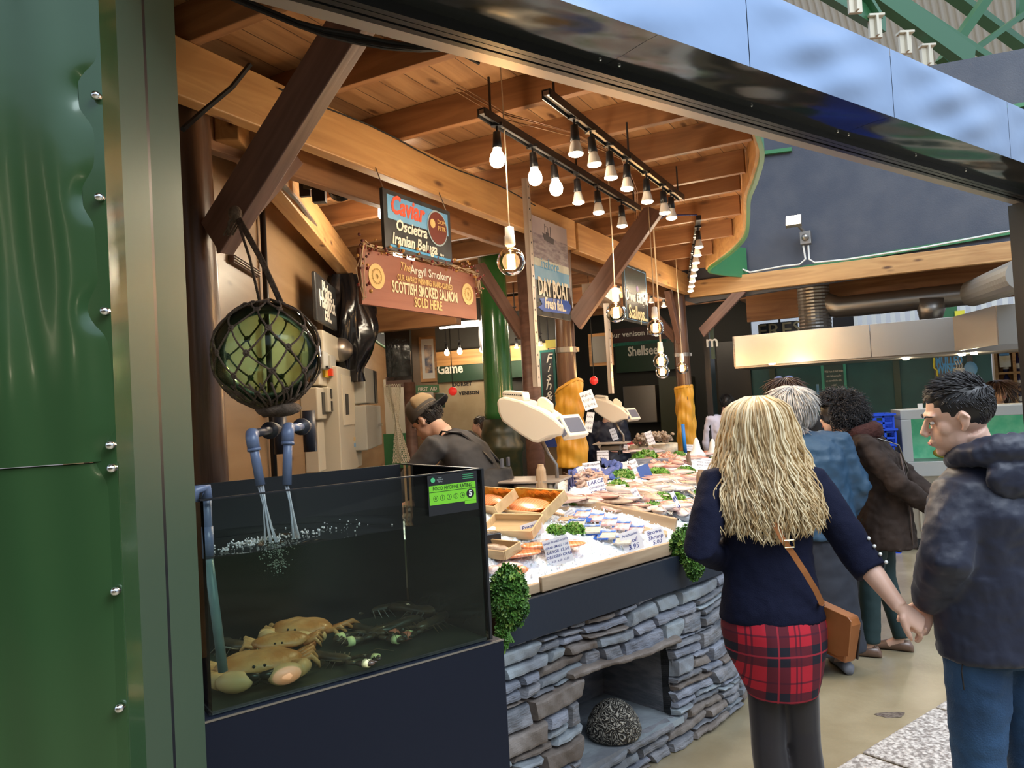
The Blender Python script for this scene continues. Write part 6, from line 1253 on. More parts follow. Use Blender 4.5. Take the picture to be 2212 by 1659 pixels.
fish((1345, 1100), (1450, 1130), 18, SPOT, 'long brown speckled fish behind the driftwood board')
fish((1450, 1115), (1512, 1135), 26, GREYF, 'thick grey fish beside the kale at the woman')
fish((1262, 1085), (1335, 1110), 20, PINKF, 'pink monkfish tail by the driftwood board')
fish((1310, 1070), (1395, 1095), 18, WHF, 'pale ray wing in the middle of the ice')
fish((1355, 1010), (1412, 1035), 12, REDF, 'red mullet beside the blue packet'); fish((1362, 1022), (1420, 1048), 12, PINKF, 'pink fish under the red mullet'); fish((1300, 1062), (1335, 1058), 12, SPOT, 'small brown fish behind the squid tag')
fish((1440, 998), (1470, 1015), 12, REDF, 'red salmon steak piece behind the greens'); fish((1462, 990), (1485, 1003), 9, REDF, 'second red salmon piece near the far greens')
fish((1455, 1030), (1505, 1045), 16, PINKF, 'pale pink fillets left of the bark stump'); fish((1380, 1042), (1460, 1060), 10, WHF, 'slim white fish next to the silver salmon'); fish((1420, 990), (1440, 1000), 10, WHF, 'grey headed fish by the far dish')
p0 = on(1375, 1088); p1 = on(1518, 1106); c = (p0 + p1) / 2; d = p1 - p0; slab_fish(c, d.length, .13, .05, math.atan2(d.y, d.x), SALM, 'long orange salmon side lying across the ice to the woman', 'smoked_salmon', taper=.35)
slab_fish(on(1372, 968), .20, .16, .10, .3, REDT, 'dark red tuna loin under the far clams', 'tuna_loin'); slab_fish(on(1335, 970), .42, .2, .06, -.2, PINKF, 'pale pink fish slabs left of the tuna', 'fish_slab')
# prawns heaps: individual curled prawns
PRW = mat('prawn_shell', (.75, .30, .14), .3, col2=(.80, .52, .38), scale=30); PRG = mat('raw_prawn', (.38, .22, .17), .3, col2=(.55, .40, .33), scale=30)
pr = thing('prawn', 'x', 'prawn'); g = G(); g.tube([(.03 * math.cos(t_), .03 * math.sin(t_), .008) for t_ in [-.5 + .35 * k for k in range(9)]], [.003, .008, .009, .0085, .008, .007, .006, .004, .001], 8); build(g, 'body', PRW, pr, smooth=True)
pr2 = thing('prawn', 'x', 'prawn'); g = G(); g.tube([(.04 * math.cos(t_), .04 * math.sin(t_), .01) for t_ in [-.5 + .35 * k for k in range(9)]], [.003, .010, .012, .0115, .010, .009, .008, .005, .001], 8); g.tube([(.038, -.02, .015), (.06, -.05, .03)], .001, 4); build(g, 'body', PRG, pr2, smooth=True)
for proto, pile, n_, lab, grp in ((pr, (1440, 995, 34, 13), 70, 'orange cooked prawn in the heap behind the stone edge', 'cooked prawns heaped at the far side'), (pr2, (1270, 1040, 34, 16), 60, 'raw brown tiger prawn spilling from the blue net', 'raw tiger prawns in the blue net')):
    r_ = random.Random(n_)
    for i in range(n_):
        a_ = r_.uniform(0, 6.3); q = math.sqrt(r_.random()); p = on(pile[0] + pile[2] * q * math.cos(a_), pile[1] + pile[3] * q * math.sin(a_)); wm = T(p.x, p.y, p.z + .008 + .035 * (1 - q)) @ rot(r_.uniform(-.6, .6), r_.uniform(-.6, .6), r_.uniform(0, 6.3))
        if i == 0: o = proto; o.matrix_basis = wm; WM[o.name] = wm
        else: o = copy_tree(proto, wm)
        tag(o, lab, 'prawn', grp)
# clams in nets
CLM = mat('clam', (.20, .13, .08), .4, col2=(.42, .33, .24), scale=40); clm = thing('clam', 'x', 'clam'); g = G(); g.ball((0, 0, .012), (.020, .016, .012), 10, 7); build(g, 'shell', CLM, clm, smooth=True); r_ = random.Random(6); f_ = True
for (cx_, cy_, rx_, ry_, lab) in ((1385, 952, 17, 13, 'brown clam in the left net of clams'), (1418, 945, 13, 9, 'brown clam in the middle net of clams'), (1441, 945, 15, 12, 'brown clam in the right net of clams')):
    for i in range(45):
        a_ = r_.uniform(0, 6.3); q = math.sqrt(r_.random()); b_ = at(1385, 970, 8.0); p = at(cx_ + rx_ * q * math.cos(a_), cy_ + ry_ * q * math.sin(a_), 7.9 - .12 * (1 - q)); wm = T(*p) @ rot(r_.uniform(-1, 1), r_.uniform(-1, 1), r_.uniform(0, 6)) @ Matrix.Scale(1.15, 4)
        if f_: o = clm; o.matrix_basis = wm; WM[o.name] = wm; f_ = False
        else: o = copy_tree(clm, wm)
        tag(o, lab, 'clam', lab.replace('brown clam in', 'clams of'))
# baskets / containers
SACK = mat('net_sack', (.50, .42, .30), .7, col2=(.62, .55, .42), scale=30)
for (x, y, Y, w_, lab) in ((1385, 960, 8.02, .12, 'beige sack holding the left clams'), (1430, 958, 8.05, .16, 'beige sack holding the right clams')):
    p = at(x, y, Y); g = G(T(p.x, p.y, 1.13)); g.lathe([(w_ * .8, 0), (w_, .03), (w_ * 1.0, p.z - 1.13 + .0), (w_ * .9, p.z - 1.13 - .01), (w_ * .7, .03)], 20); tag(build(g, 'clam_sack', SACK, smooth=True), lab, 'sack')
g = G(); p0 = on(1362, 1005); p1 = on(1440, 1003); g.bar(p0 + Vector((0, 0, .02)), p1 + Vector((0, 0, .02)), .06, .07); tag(build(g, 'stone_ledge', SL[1], bevel=.01), 'dark rough slate ledge stepping up to the far display', 'ledge')
POLY = mat('polystyrene', (.85, .83, .78), .6)
for (x, y, lab) in ((1506, 985, 'white conical shell stand beside the yellow wrapped far post'), (1541, 988, 'white conical stand near the far edge'), (1566, 988, 'third white conical stand by the woman')):
    p = on(x, y); g = G(T(*p)); g.lathe([(.10, 0), (.09, .02), (.045, .08), (.03, .16), (.012, .20), (.001, .205)], 16); tag(build(g, 'white_cone', POLY, smooth=True), lab, 'stand')
# driftwood stumps
def stump(px, wpx, hpx, lab, m):
    p = on(*px); w_ = pxm(wpx, p) / 2; h = pxm(hpx, p); wm = T(*p) @ rot(0, R(-90), 0)
    def fn(a_, b_): th = 2 * math.pi * a_; r_ = w_ * (1.1 - .35 * b_ + .12 * math.sin(3 * th + 2) + .05 * math.sin(9 * th + 9 * b_)) * (1 if b_ < .93 else .7); return Vector((h * b_ - .01, r_ * math.cos(th), r_ * .7 * math.sin(th)))
    g = G(); g.grid(fn, 24, 16, True); k_ = len(g.v); g.add([fn(i / 24, 1) for i in range(24)], [tuple(range(24))]); tag(build(g, 'driftwood_stump', m, at=wm, smooth=True), lab, 'driftwood')
BARK = wood('bark', (.12, .075, .045), (.28, .19, .12), knots=False, bump=1, grain=1.5)
stump((1172, 1076), 34, 76, 'upright pale driftwood stump beside the nearer scale', M['tray']); stump((1192, 1082), 20, 20, 'small driftwood knob at the foot of the tall stump', M['tray']); stump((1518, 1078), 34, 66, 'dark bark stump left of the blonde hair', BARK); stump((1488, 1003), 14, 26, 'small distant bark stump behind the prawns', BARK)
# blue net cloth
BNET = mat('blue_net', (.02, .06, .30), .6, col2=(.05, .12, .45), scale=40, bump=.8, bscale=80)
def drape(px0, px1, dy, lab, h=.05, m=None, seed=0, nu=50):
    def fn(a_, b_):
        x = px0[0] + (px1[0] - px0[0]) * a_; y = px0[1] + (px1[1] - px0[1]) * a_ + dy * b_; p = on(x, y); return p + Vector((0, 0, .01 + h * math.sin(math.pi * b_) * (.6 + .4 * math.sin(7 * a_ + seed)) + .012 * math.sin(23 * a_ + 9 * b_ + seed)))
    g = G(); g.grid(fn, nu, 14); tag(build(g, 'net_cloth', m or BNET, smooth=True, solid=.006), lab, 'net')
drape((1228, 1022), (1340, 1012), 24, 'blue net cloth bunched round the tiger prawns', .05); drape((1300, 995), (1345, 1008), 12, 'blue net edge behind the prawn price tag', .04, seed=3); drape((1228, 1062), (1246, 1050), -30, 'dark blue net roll at the left of the prawns', .05, mat('navy_net', (.01, .02, .12), .6), 5, 16)
# price tags
TAGM = mat('tag_card', (.80, .82, .88), .4); INK = mat('tag_ink', (.03, .05, .25), .6); INKD = mat('tag_ink_dark', (.03, .03, .05), .6)
def scribble(wm, W_, H_, n_, t, m, seed=0, name='handwriting'):
    r_ = random.Random(seed)
    for i in range(n_):
        y_ = H_ * (.5 - (i + .5) / n_) * .85; h_ = H_ / n_ * .26; k_ = max(8, int(W_ / h_ * 2.2)); a_ = W_ * r_.uniform(.36, .43); b_ = W_ * r_.uniform(.30, .43)
        g = G(wm); g.tube([(-a_ + (a_ + b_) * q / k_ + r_.uniform(-.2, .2) * h_, y_ + h_ * (1 if q % 2 else -1) * r_.uniform(.35, 1), .0006) for q in range(k_ + 1)], h_ * .16, 4, .25); build(g, name, m, t)
def ptag(x, y, wpx, hpx, rotd, lines, lab, Y=None, yawd=0, m=None, size=1.0, h=.0):
    p = on(x, y + hpx / 2) if Y is None else at(x, y + hpx / 2, Y); Y_ = p.y; c = at(x, y, Y_ - .01); W_ = wpx / FPX * Y_; H_ = hpx / FPX * Y_
    d = Vector((CAM[0] - c.x, CAM[1] - c.y, 0)); ya = math.atan2(d.y, d.x) + R(90 + yawd)
    wm = T(*c) @ rot(R(80), 0, ya) if False else T(*c) @ Matrix.Rotation(ya, 4, 'Z') @ Matrix.Rotation(R(76), 4, 'X') @ Matrix.Rotation(R(rotd + 3), 4, 'Z')
    t = thing('price_tag', lab, 'price tag', wm=wm); g = G(); g.box(0, 0, -.001, W_, H_, .002); build(g, 'card', m or TAGM, t, at=wm, bevel=.0005)
    g = G(); g.tube([(0, -H_ * .5 + .002, -.002), (0, -H_ * .5 - .012, -.002)], .0012, 4); build(g, 'spike', M['duct'], t, at=wm)
    n_ = lines if isinstance(lines, int) else len(lines)
    if isinstance(lines, int): return scribble(wm, W_, H_, lines, t, INK if Y_ < 4.6 else INKD, int(x * 7 + y))
    for i, s in enumerate(lines):
        fs = min(H_ / n_ * .95, W_ / max(len(s), 3) * 1.75) * size; text(s, 'handwriting', INK if Y_ < 4.6 else INKD, fs, wm @ T(0, H_ * (.5 - (i + .5) / n_) * .9, .0004), t, ext=.0002, shear=.25, bold=fs * .012)
ptag(1150, 1143, 48, 30, 12, ('Premium', '4.50'), 'white handwritten Premium price tag by the empty wooden box'); ptag(1205, 1190, 56, 56, 10, ('HAND PICKED WHITE', 'CRAB SMALL 7.50', 'LARGE 13.50', 'DRESSED CRAB', '8.50  9.50  13.50'), 'large white hand picked white crab price tag on the near ice'); ptag(1364, 1168, 44, 44, 14, ('Anchovies', 'in oil', '3.95'), 'white handwritten Anchovies in oil 3.95 tag at the tray edge'); ptag(1416, 1160, 40, 36, 12, ('Brown', 'Shrimp', '5.00'), 'white handwritten Brown Shrimp tag at the right of the near tray')
ptag(1289, 1052, 36, 36, 10, ('LARGE', 'CORNISH 6.5', 'SQUID'), 'white CORNISH squid price tag in front of the tiger prawns'); ptag(1278, 1010, 38, 24, 2, ('TIGER PRAWN', '24.00 kg'), 'white TIGER PRAWN 24.00 tag above the blue net'); ptag(1258, 1023, 16, 32, 18, 2, 'narrow tilted tag left of the tiger prawn tag'); ptag(1302, 984, 25, 22, -4, ('MADAGASCAR', 'TIGER PRAWN', '36 kg'), 'white Madagascar tiger prawn tag behind the blue net')
ptag(1341, 1058, 22, 22, 2, 3, 'small white tag in front of the round greens'); ptag(1376, 1072, 14, 38, 22, 3, 'narrow tilted tag left of the greens tuft'); ptag(1462, 1086, 12, 50, 14, 2, 'tall narrow edge on tag by the salmon side', yawd=40); ptag(1372, 1010, 16, 36, 18, 3, 'narrow tilted tag left of the blue packet')
ptag(1393, 1021, 26, 34, 16, 0, 'blue striped card tag in the middle of the ice', m=mat('bluecard', (.04, .10, .35), .3)); ptag(1340, 968, 32, 15, -6, 2, 'white tag lying by the red tuna'); ptag(1404, 946, 15, 30, 14, 3, 'tall white tag in front of the clam sacks', Y=7.6); ptag(1410, 968, 16, 20, 10, 2, 'small white tag below the clam sacks'); ptag(1444, 966, 22, 15, -4, 2, 'white tag right of the clam sacks'); ptag(1487, 967, 20, 14, -8, 2, 'white tag at the foot of the far post')
ptag(1513, 1001, 16, 16, -14, 2, 'small tilted tag left of the far stand'); ptag(1528, 1000, 22, 20, -5, 3, 'white tag with two lines near the far edge'); ptag(1326, 938, 13, 26, 14, 3, 'white tag under the farther scale', Y=7.9); ptag(1230, 1108, 22, 14, 25, 2, 'white tag lying by the silver packet'); ptag(1296, 964, 8, 22, 25, 2, 'thin grey tag leaning behind the blue net', m=M['duct'])
# oilskin wraps on the two posts
OIL = mat('oilskin', (.52, .24, .015), .45, col2=(.62, .32, .03), scale=5, bump=.4, bscale=8)
def wrap(px, y0, y1, r0, r1, F_, u, v, lab, seed, rag=.0):
    c = F_.w(u, v, 0); zt = at(px, y0, c.y).z; zb = at(px, y1, c.y).z
    def fn(a_, b_):
        th = 2 * math.pi * a_; z = zt + (zb - zt) * b_; r_ = r0 + (r1 - r0) * b_ + .008 * math.sin(5 * th + 9 * b_ + seed) + .006 * math.sin(26 * b_ + 2 * math.sin(2 * th)) + .005 * math.sin(13 * th + seed)
        return Vector((c.x + r_ * math.cos(th), c.y + r_ * math.sin(th), z + (rag * math.cos(th + .6) if b_ < .1 else rag * math.cos(th + .6) * (1 - b_))))
    g = G(); g.grid(fn, 48, 50, True); t = thing('oilskin_trousers', lab, 'oilskins', (c.x, c.y, zb), 90); build(g, 'cloth', OIL, t, smooth=True, solid=.004)
    g = G()
    for k in range(1): g.tube([fn(i / 24, .03) + Vector((0, 0, .0)) for i in range(25)], .008, 6)
    build(g, 'waistband', OIL, t, smooth=True)
wrap(1252, 832, 1008, .10, .118, BF, 3.45, .15, 'orange yellow oilskin trousers wrapped on the middle post', 1, .06); wrap(1499, 832, 978, .098, .105, BF, 6.77, .15, 'orange yellow oilskin wrapped on the third post', 4, .01)
pc = BF.w(3.45, .15, 0); ptag(1271, 864, 28, 42, 14, 3, 'white tag pinned upper on the middle post oilskins', Y=pc.y - .14, h=1); ptag(1273, 912, 18, 44, -10, 3, 'white tag pinned lower on the middle post oilskins', Y=pc.y - .14, yawd=-25)
g = G(); p = at(1476, 935, 8.75); g.tube([p + Vector((0, 0, .10)), p - Vector((-.01, 0, .25))], [.02, .022], 8); tag(build(g, 'blue_brush_handle', mat('brushblue', (.03, .22, .65), .35), smooth=True), 'bright blue brush handle leaning left of the third post', 'brush')
# weighing scales
SCW = mat('scale_cream', (.74, .68, .57), .35)
def scale(c, yaw, s_, lab, fz=.475):
    wm = T(*c) @ rot(0, 0, yaw) @ Matrix.Scale(s_, 4); t = thing('weighing_scale', lab, 'scale', wm=wm)
    P = [(-.21, .02), (-.215, .075), (-.20, .095), (-.17, .10), (-.08, .075), (.03, .02), (.10, -.03), (.145, -.075), (.13, -.12), (.06, -.125), (.0, -.15), (-.03, -.145), (-.10, -.10), (-.19, -.03)]
    g = G(); g.prism(P, -.13, .13, 'y'); build(g, 'housing', SCW, t, at=wm, bevel=.012)
    g = G(); g.prism([(-.19, .10), (-.19, .125), (-.175, .135), (-.075, .12), (-.07, .09), (-.07, .07)], -.10, .02, 'y'); build(g, 'speaker_box', SCW, t, at=wm, bevel=.006)
    g = G()
    for i in range(9): g.box(-.18 + .012 * i, -.101, .115 - .0015 * i, .007, .003, .005)
    build(g, 'vent_slots', M['black'], t, at=wm)
    g = G(); g.prism([(-.02, .04), (-.02, .075), (.0, .09), (.02, .085), (.06, .05), (.06, .0)], -.02, .02, 'y'); build(g, 'roll_cover', SCW, t, at=wm, bevel=.006)
    m2 = wm @ T(.155, 0, -.08) @ rot(0, R(-28), R(-18)); g = G(); g.box(0, 0, 0, .05, .20, .13); dfr = build(g, 'display_frame', SCW, t, at=m2, bevel=.008); g = G(); g.box(.0255, 0, .0, .003, .16, .085); build(g, 'screen', mat('lcd', (.10, .10, .12), .15, emit=(.2, .2, .26), es=.25), dfr, at=m2)
    g = G(); g.box(0, -.1015, 0, .034, .003, .09); build(g, 'side_screen', mat('lcd2', (.10, .10, .12), .15, emit=(.2, .2, .26), es=.25), dfr, at=m2)
    g = G(); g.tube([(-.02, 0, -.13), (.02, 0, -.22), (.06, 0, -.28), (.062, 0, -.36), (.04, 0, -.40), (-.02, 0, -.405)], .011, 10); build(g, 'stand_pole', M['duct'], t, at=wm, smooth=True)
    g = G(); g.box(-.06, 0, -.355, .34, .28, .012); build(g, 'weighing_plate', M['lip'], t, at=wm, bevel=.004); g = G(); g.box(-.06, 0, -.40, .2, .18, .06); build(g, 'base', M['duct'], t, at=wm, bevel=.01)
    for a_ in (-.14, .02):
        for b_ in (-.07, .07): g = G(); g.tube([(a_, b_, -.42), (a_, b_, -fz)], .012, 8); build(g, 'foot', M['black'], t, at=wm)
sc = at(1172, 893, 4.6); scale(sc, R(-18), 1.108, 'large cream weighing scale with tilted display, left of the middle post')
sc2 = at(1330, 880, 7.3); scale(sc2, R(-18), .95, 'second cream weighing scale farther back, right of the middle post', .47)

# pale fillets and fish pieces packed side by side over the middle of the ice
fp = {}
for key, m in (('white', WHF), ('pink', PINKF), ('speckled', SPOT), ('red', REDF)):
    t = thing('fish_fillet', 'x', 'fish'); 
    def fn(a_, b_): th = 2 * math.pi * a_; e = math.sin(math.pi * min(max(b_, .02), .98)) ** .6 * (1 - .35 * b_); return Vector(((b_ - .5) * .26, .045 * e * math.cos(th) + .01 * math.sin(5 * b_), .016 * e * math.sin(th) + .012))
    g = G(); g.grid(fn, 14, 18, True); build(g, 'flesh', m, t, smooth=True); g = G(); g.tube([(-.11, .0, .026), (0, .012, .030), (.10, .004, .020)], .002, 5); build(g, 'midline', SQ, t, smooth=True); fp[key] = [t, True]
rq = random.Random(31); spots = []
for (xa, ya, xb, yb, n_, keys) in ((1330, 1052, 1500, 1075, 16, 'white pink speckled'), (1400, 1028, 1510, 1050, 12, 'pink white'), (1290, 1078, 1400, 1110, 11, 'pink white speckled'), (1440, 985, 1540, 1010, 12, 'white pink red'), (1330, 962, 1420, 985, 9, 'pink white'), (1410, 1095, 1515, 1125, 9, 'white pink'), (1400, 1000, 1460, 1020, 6, 'red pink'), (1195, 1088, 1300, 1098, 5, 'speckled pink')):
    for i in range(n_):
        key = rq.choice(keys.split()); x = xa + (xb - xa) * (i + rq.random()) / n_; y = ya + (yb - ya) * rq.random(); p = on(x, y); wm = T(p.x, p.y, p.z + .012 + .012 * rq.random()) @ rot(rq.uniform(-.3, .3), rq.uniform(-.1, .1), R(-40) + rq.uniform(-.9, .9)) @ Matrix.Diagonal((rq.uniform(.55, 1.05), rq.uniform(.9, 1.5), rq.uniform(.9, 1.6), 1))
        o, first_ = fp[key]
        if first_: o.matrix_basis = wm; WM[o.name] = wm; fp[key][1] = False
        else: o = copy_tree(o, wm)
        tag(o, {'white': 'pale white fish fillet among those packed over the middle ice', 'pink': 'pink fish fillet among those packed over the middle ice', 'speckled': 'brown speckled fish piece among those packed over the middle ice', 'red': 'red skinned fillet among those packed at the far ice'}[key], 'fish', '%s fillets on the ice' % key)
# ================================================================ PEOPLE
SKIN = mat('skin', (.70, .43, .32), .45, sss=.12, col2=(.74, .47, .36), scale=14); SKIN2 = mat('skin_tan', (.50, .29, .19), .45, sss=.1, col2=(.55, .33, .22), scale=14)
NAVY = mat('navy_knit', (.006, .008, .026), .85, bump=.25, bscale=260, spec=.2); JACK = mat('navy_shell', (.011, .015, .036), .5, bump=.5, bscale=9, sheen=.1); BLUEJ = mat('blue_coat', (.026, .072, .135), .5, bump=.5, bscale=9)
BRCOAT = mat('brown_sheepskin', (.028, .018, .014), .75, col2=(.045, .03, .024), scale=10, bump=.5, bscale=14, spec=.2); DGTR = mat('dark_green_cord', (.012, .035, .038), .7); JEAN = mat('blue_denim', (.012, .045, .11), .75, col2=(.025, .08, .18), scale=4, bump=.3, bscale=180)
GREYS = mat('grey_sweatshirt', (.055, .055, .06), .8, bump=.3, bscale=10); DUNG = mat('dungaree', (.04, .04, .042), .7, bump=.5, bscale=9); WSH = mat('white_shirt', (.62, .60, .72), .6, bump=.3, bscale=8)
TIGHT = mat('sheer_tights', (.022, .018, .020), .4, spec=.4, sheen=.2); BLKC = mat('black_cloth', (.012, .012, .014), .8, bump=.3, bscale=10); TAN = mat('tan_leather', (.32, .11, .03), .4, col2=(.38, .14, .045), scale=8); PUFF = mat('puffer_navy', (.012, .016, .035), .5)
BROWNH = mat('brown_hair', (.06, .03, .018), .45); DARKH = mat('dark_hair', (.012, .010, .010), .4); DARKH2 = mat('dark_hair_sheen', (.035, .032, .036), .35); WHITEH = mat('white_hair', (.62, .59, .56), .5); WHITEH2 = mat('grey_hair', (.42, .40, .38), .5)
BL = [mat('blonde_pale', (.80, .66, .42), .42, sheen=.1), mat('blonde_mid', (.64, .47, .25), .42), mat('blonde_honey', (.42, .27, .12), .45)]
def flesh(g, name, mats, parent, vox=.012, it=5, disp=None, label=None):
    me = bpy.data.meshes.new('tmp'); me.from_pydata(g.v, [], g.f); me.validate(); o = bpy.data.objects.new('tmp', me); COL.objects.link(o)
    r_ = o.modifiers.new('r', 'REMESH'); r_.mode = 'VOXEL'; r_.voxel_size = vox; s_ = o.modifiers.new('s', 'SMOOTH'); s_.factor = .5; s_.iterations = it
    if disp:
        for (st_, sc_, tp) in disp:
            tx = bpy.data.textures.new('t', tp); tx.noise_scale = sc_; d = o.modifiers.new('d', 'DISPLACE'); d.texture = tx; d.strength = st_; d.mid_level = .5; d.texture_coords = 'LOCAL'
    dg = bpy.context.evaluated_depsgraph_get(); dg.update(); m2 = bpy.data.meshes.new_from_object(o.evaluated_get(dg)); bpy.data.objects.remove(o); bpy.data.meshes.remove(me)
    m2.name = name; m2.transform(WM[parent.name].inverted()); m2.materials.clear(); m2.materials.append(mats); m2.polygons.foreach_set('use_smooth', [True] * len(m2.polygons))
    q = bpy.data.objects.new(name, m2); link(q, parent, WM[parent.name])
    if label: q['label'] = label
    return q
def rings(g, secs, n=24):           # (x, y, z, rx, ry[, yaw])
    L_ = []
    for s_ in secs:
        x, y, z, rx, ry = s_[:5]; yw = s_[5] if len(s_) > 5 else 0; tl = s_[6] if len(s_) > 6 else 0
        L_.append([Vector((x + rx * math.cos(t) * math.cos(yw) - ry * math.sin(t) * math.sin(yw), y + rx * math.cos(t) * math.sin(yw) + ry * math.sin(t) * math.cos(yw), z + tl * math.sin(t))) for t in [2 * math.pi * k / n for k in range(n)]])
    g.loft(L_)
def spine(g, secs, n=24):            # rings square to a bent spine: (point, rx, ry)
    P_ = [Vector(s_[0]) for s_ in secs]; L_ = []
    for i, (p, rx, ry) in enumerate(secs):
        t_ = (P_[min(i + 1, len(P_) - 1)] - P_[max(i - 1, 0)]).normalized(); ax = Vector((1, 0, 0)); ay = t_.cross(ax).normalized(); ax = ay.cross(t_)
        L_.append([P_[i] + ax * rx * math.cos(t) + ay * ry * math.sin(t) for t in [2 * math.pi * k / n for k in range(n)]])
    g.loft(L_)
def head_geo(g, HM, neck_to, nr=.055):
    m0 = g.M; g.M = (m0 or Matrix.Identity(4)) @ HM
    g.ball((0, -.012, .032), (.076, .093, .090), 24, 16); g.ball((0, .028, -.042), (.056, .060, .062), 18, 12); g.ball((0, .070, -.088), (.022, .016, .017), 10, 8); g.tube([(0, .082, .022), (0, .094, .0), (0, .106, -.020), (0, .096, -.028)], [.008, .010, .012, .010], 10); g.ball((.009, .10, -.026), .009, 8, 6); g.ball((-.009, .10, -.026), .009, 8, 6)
    g.ball((0, .074, .032), (.052, .016, .012), 12, 8); g.ball((0, .088, -.052), (.023, .009, .006), 12, 6); g.ball((0, .086, -.062), (.020, .010, .007), 12, 6); g.ball((.040, .046, -.012), (.022, .028, .03), 10, 8); g.ball((-.040, .046, -.012), (.022, .028, .03), 10, 8)
    for sg in (-1, 1): g.tube([(sg * .076, .012, -.028), (sg * .083, .0, -.012), (sg * .087, -.012, .012), (sg * .084, .002, .03), (sg * .078, .014, .012)], [.007, .008, .008, .007, .006], 8); g.ball((sg * .079, .0, .0), (.006, .014, .022), 8, 6)
    g.M = m0; a_ = HM @ Vector((0, -.02, -.04)); g.tube([a_, a_.lerp(Vector(neck_to), .5), Vector(neck_to)], [nr * .95, nr, nr * 1.15], 18)
def eyes(HM, parent, wm, brow=None, dark=False):
    g = G(wm @ HM)
    for sg in (-1, 1): g.ball((sg * .031, .0790, .010), (.012, .007, .0055), 12, 8)
    build(g, 'eyes', mat('eye_white', (.5, .46, .43), .4), parent, smooth=True); g = G(wm @ HM)
    for sg in (-1, 1): g.ball((sg * .031, .0850, .010), (.0045, .0022, .0045), 8, 6)
    build(g, 'pupils', M['black'], parent); g = G(wm @ HM)
    for sg in (-1, 1): g.tube([(sg * .014, .0915, .028), (sg * .030, .0905, .034), (sg * .050, .078, .030)], [.0026, .003, .0012], 6)
    build(g, 'eyebrows', brow or DARKH, parent, smooth=True)
    g = G(wm @ HM); g.ball((0, .0965, -.057), (.021, .0035, .006), 12, 6); build(g, 'lips', mat('lips', (.55, .20, .18), .4), parent, smooth=True)
def hand(g, w_, d, pn, side=1, curl=.5, k=1.0, spread=.0, thumb=.6):
    """w_ wrist, d direction, pn palm normal; side +1 puts the thumb on d x pn"""
    d = Vector(d).normalized(); pn = Vector(pn); pn = (pn - d * pn.dot(d)).normalized(); s_ = d.cross(pn) * side; w_ = Vector(w_)
    g.tube([w_ - d * .02 * k, w_ + d * .02 * k, w_ + d * .05 * k, w_ + d * .088 * k], [.026 * k, .028 * k, .037 * k, .037 * k], 14, 1) if False else None
    secs = []
    for t_, wd, th in ((-.02, .026, .020), (.0, .027, .019), (.03, .036, .017), (.06, .041, .015), (.09, .040, .012), (.098, .034, .009)):
        c = w_ + d * t_ * k; secs.append([c + s_ * wd * k * math.cos(a_) + pn * th * k * math.sin(a_) for a_ in [2 * math.pi * q / 16 for q in range(16)]])
    g.loft(secs)
    for i, (off, L_) in enumerate(((.030, .070), (.010, .080), (-.010, .074), (-.029, .058))):
        p = w_ + d * .088 * k + s_ * off * k; dd = (d + s_ * off * spread * 8).normalized(); pts = [p - dd * .012]; ang = 0; r_ = [.0098 * k]
        for f, c_ in ((.45, curl * .7), (.30, curl * 1.1), (.25, curl * .8)):
            ang += c_ * 1.1 + i * .03; v = dd * math.cos(ang) + pn * math.sin(ang); pts.append(pts[-1] + v * L_ * f * k * .55); pts.append(pts[-1] + v * L_ * f * k * .55); r_ += [.0092 * k, .0084 * k]
        r_[-1] = .0060 * k; g.tube(pts, r_, 10)
    p = w_ + d * .02 * k + s_ * .028 * k; q1 = p + (d * .7 + s_ * .6 + pn * .35 * thumb).normalized() * .04 * k; q2 = q1 + (d * .9 + s_ * .1 + pn * .6 * thumb).normalized() * .03 * k; q3 = q2 + (d * .9 - s_ * .1 + pn * .7 * thumb).normalized() * .022 * k
    g.tube([p - s_ * .008, p + s_ * .006, q1, q2, q3], [.014 * k, .0145 * k, .0115 * k, .010 * k, .0065 * k], 10)
def strands(name, paths, mats, parent, r=.003, seed=1, label=None, tip=.3):
    g = G(); r_ = random.Random(seed)
    for p in paths: g.k = r_.choices(range(len(mats)), [5, 4, 2][:len(mats)] if len(mats) > 1 else [1])[0]; n_ = len(p); g.tube(p, [r * (.6 + .4 * math.sin(math.pi * min(1, i / n_ + .25))) * (1 if i < n_ - 1 else tip) for i in range(n_)], 5)
    return build(g, name, mats, parent, smooth=True, label=label)
def shoe(g, heel, d, L_=.27, w_=.045, h=.075):
    heel = Vector(heel); d = Vector((d[0], d[1], 0)).normalized(); s_ = Vector((d.y, -d.x, 0)); secs = []
    for t_, wd, hh in ((-.03, .5, .5), (-.01, .8, .95), (.05, .82, 1.0), (.10, .8, .95), (.15, .95, .72), (.20, 1.0, .55), (.24, .8, .42), (.27, .4, .25)):
        c = heel + d * t_ * L_ / .27; secs.append([c + s_ * w_ * wd * math.cos(a_) + Vector((0, 0, h * hh * (.5 + .5 * math.sin(a_)))) for a_ in [2 * math.pi * q / 14 for q in range(14)]])
    g.loft(secs)
BASE = dict(head=(0, .02, 1.56), neck=(0, -.02, 1.44), shL=(-.18, -.02, 1.38), shR=(.18, -.02, 1.38), elL=(-.24, -.03, 1.10), elR=(.24, -.03, 1.10), wrL=(-.23, .06, .86), wrR=(.23, .06, .86), chest=(0, 0, 1.25), waist=(0, 0, 1.05), hip=(0, -.01, .90),
            hjL=(-.09, 0, .86), hjR=(.09, 0, .86), knL=(-.10, .02, .47), knR=(.10, .02, .47), anL=(-.10, -.02, .08), anR=(.10, -.02, .08))
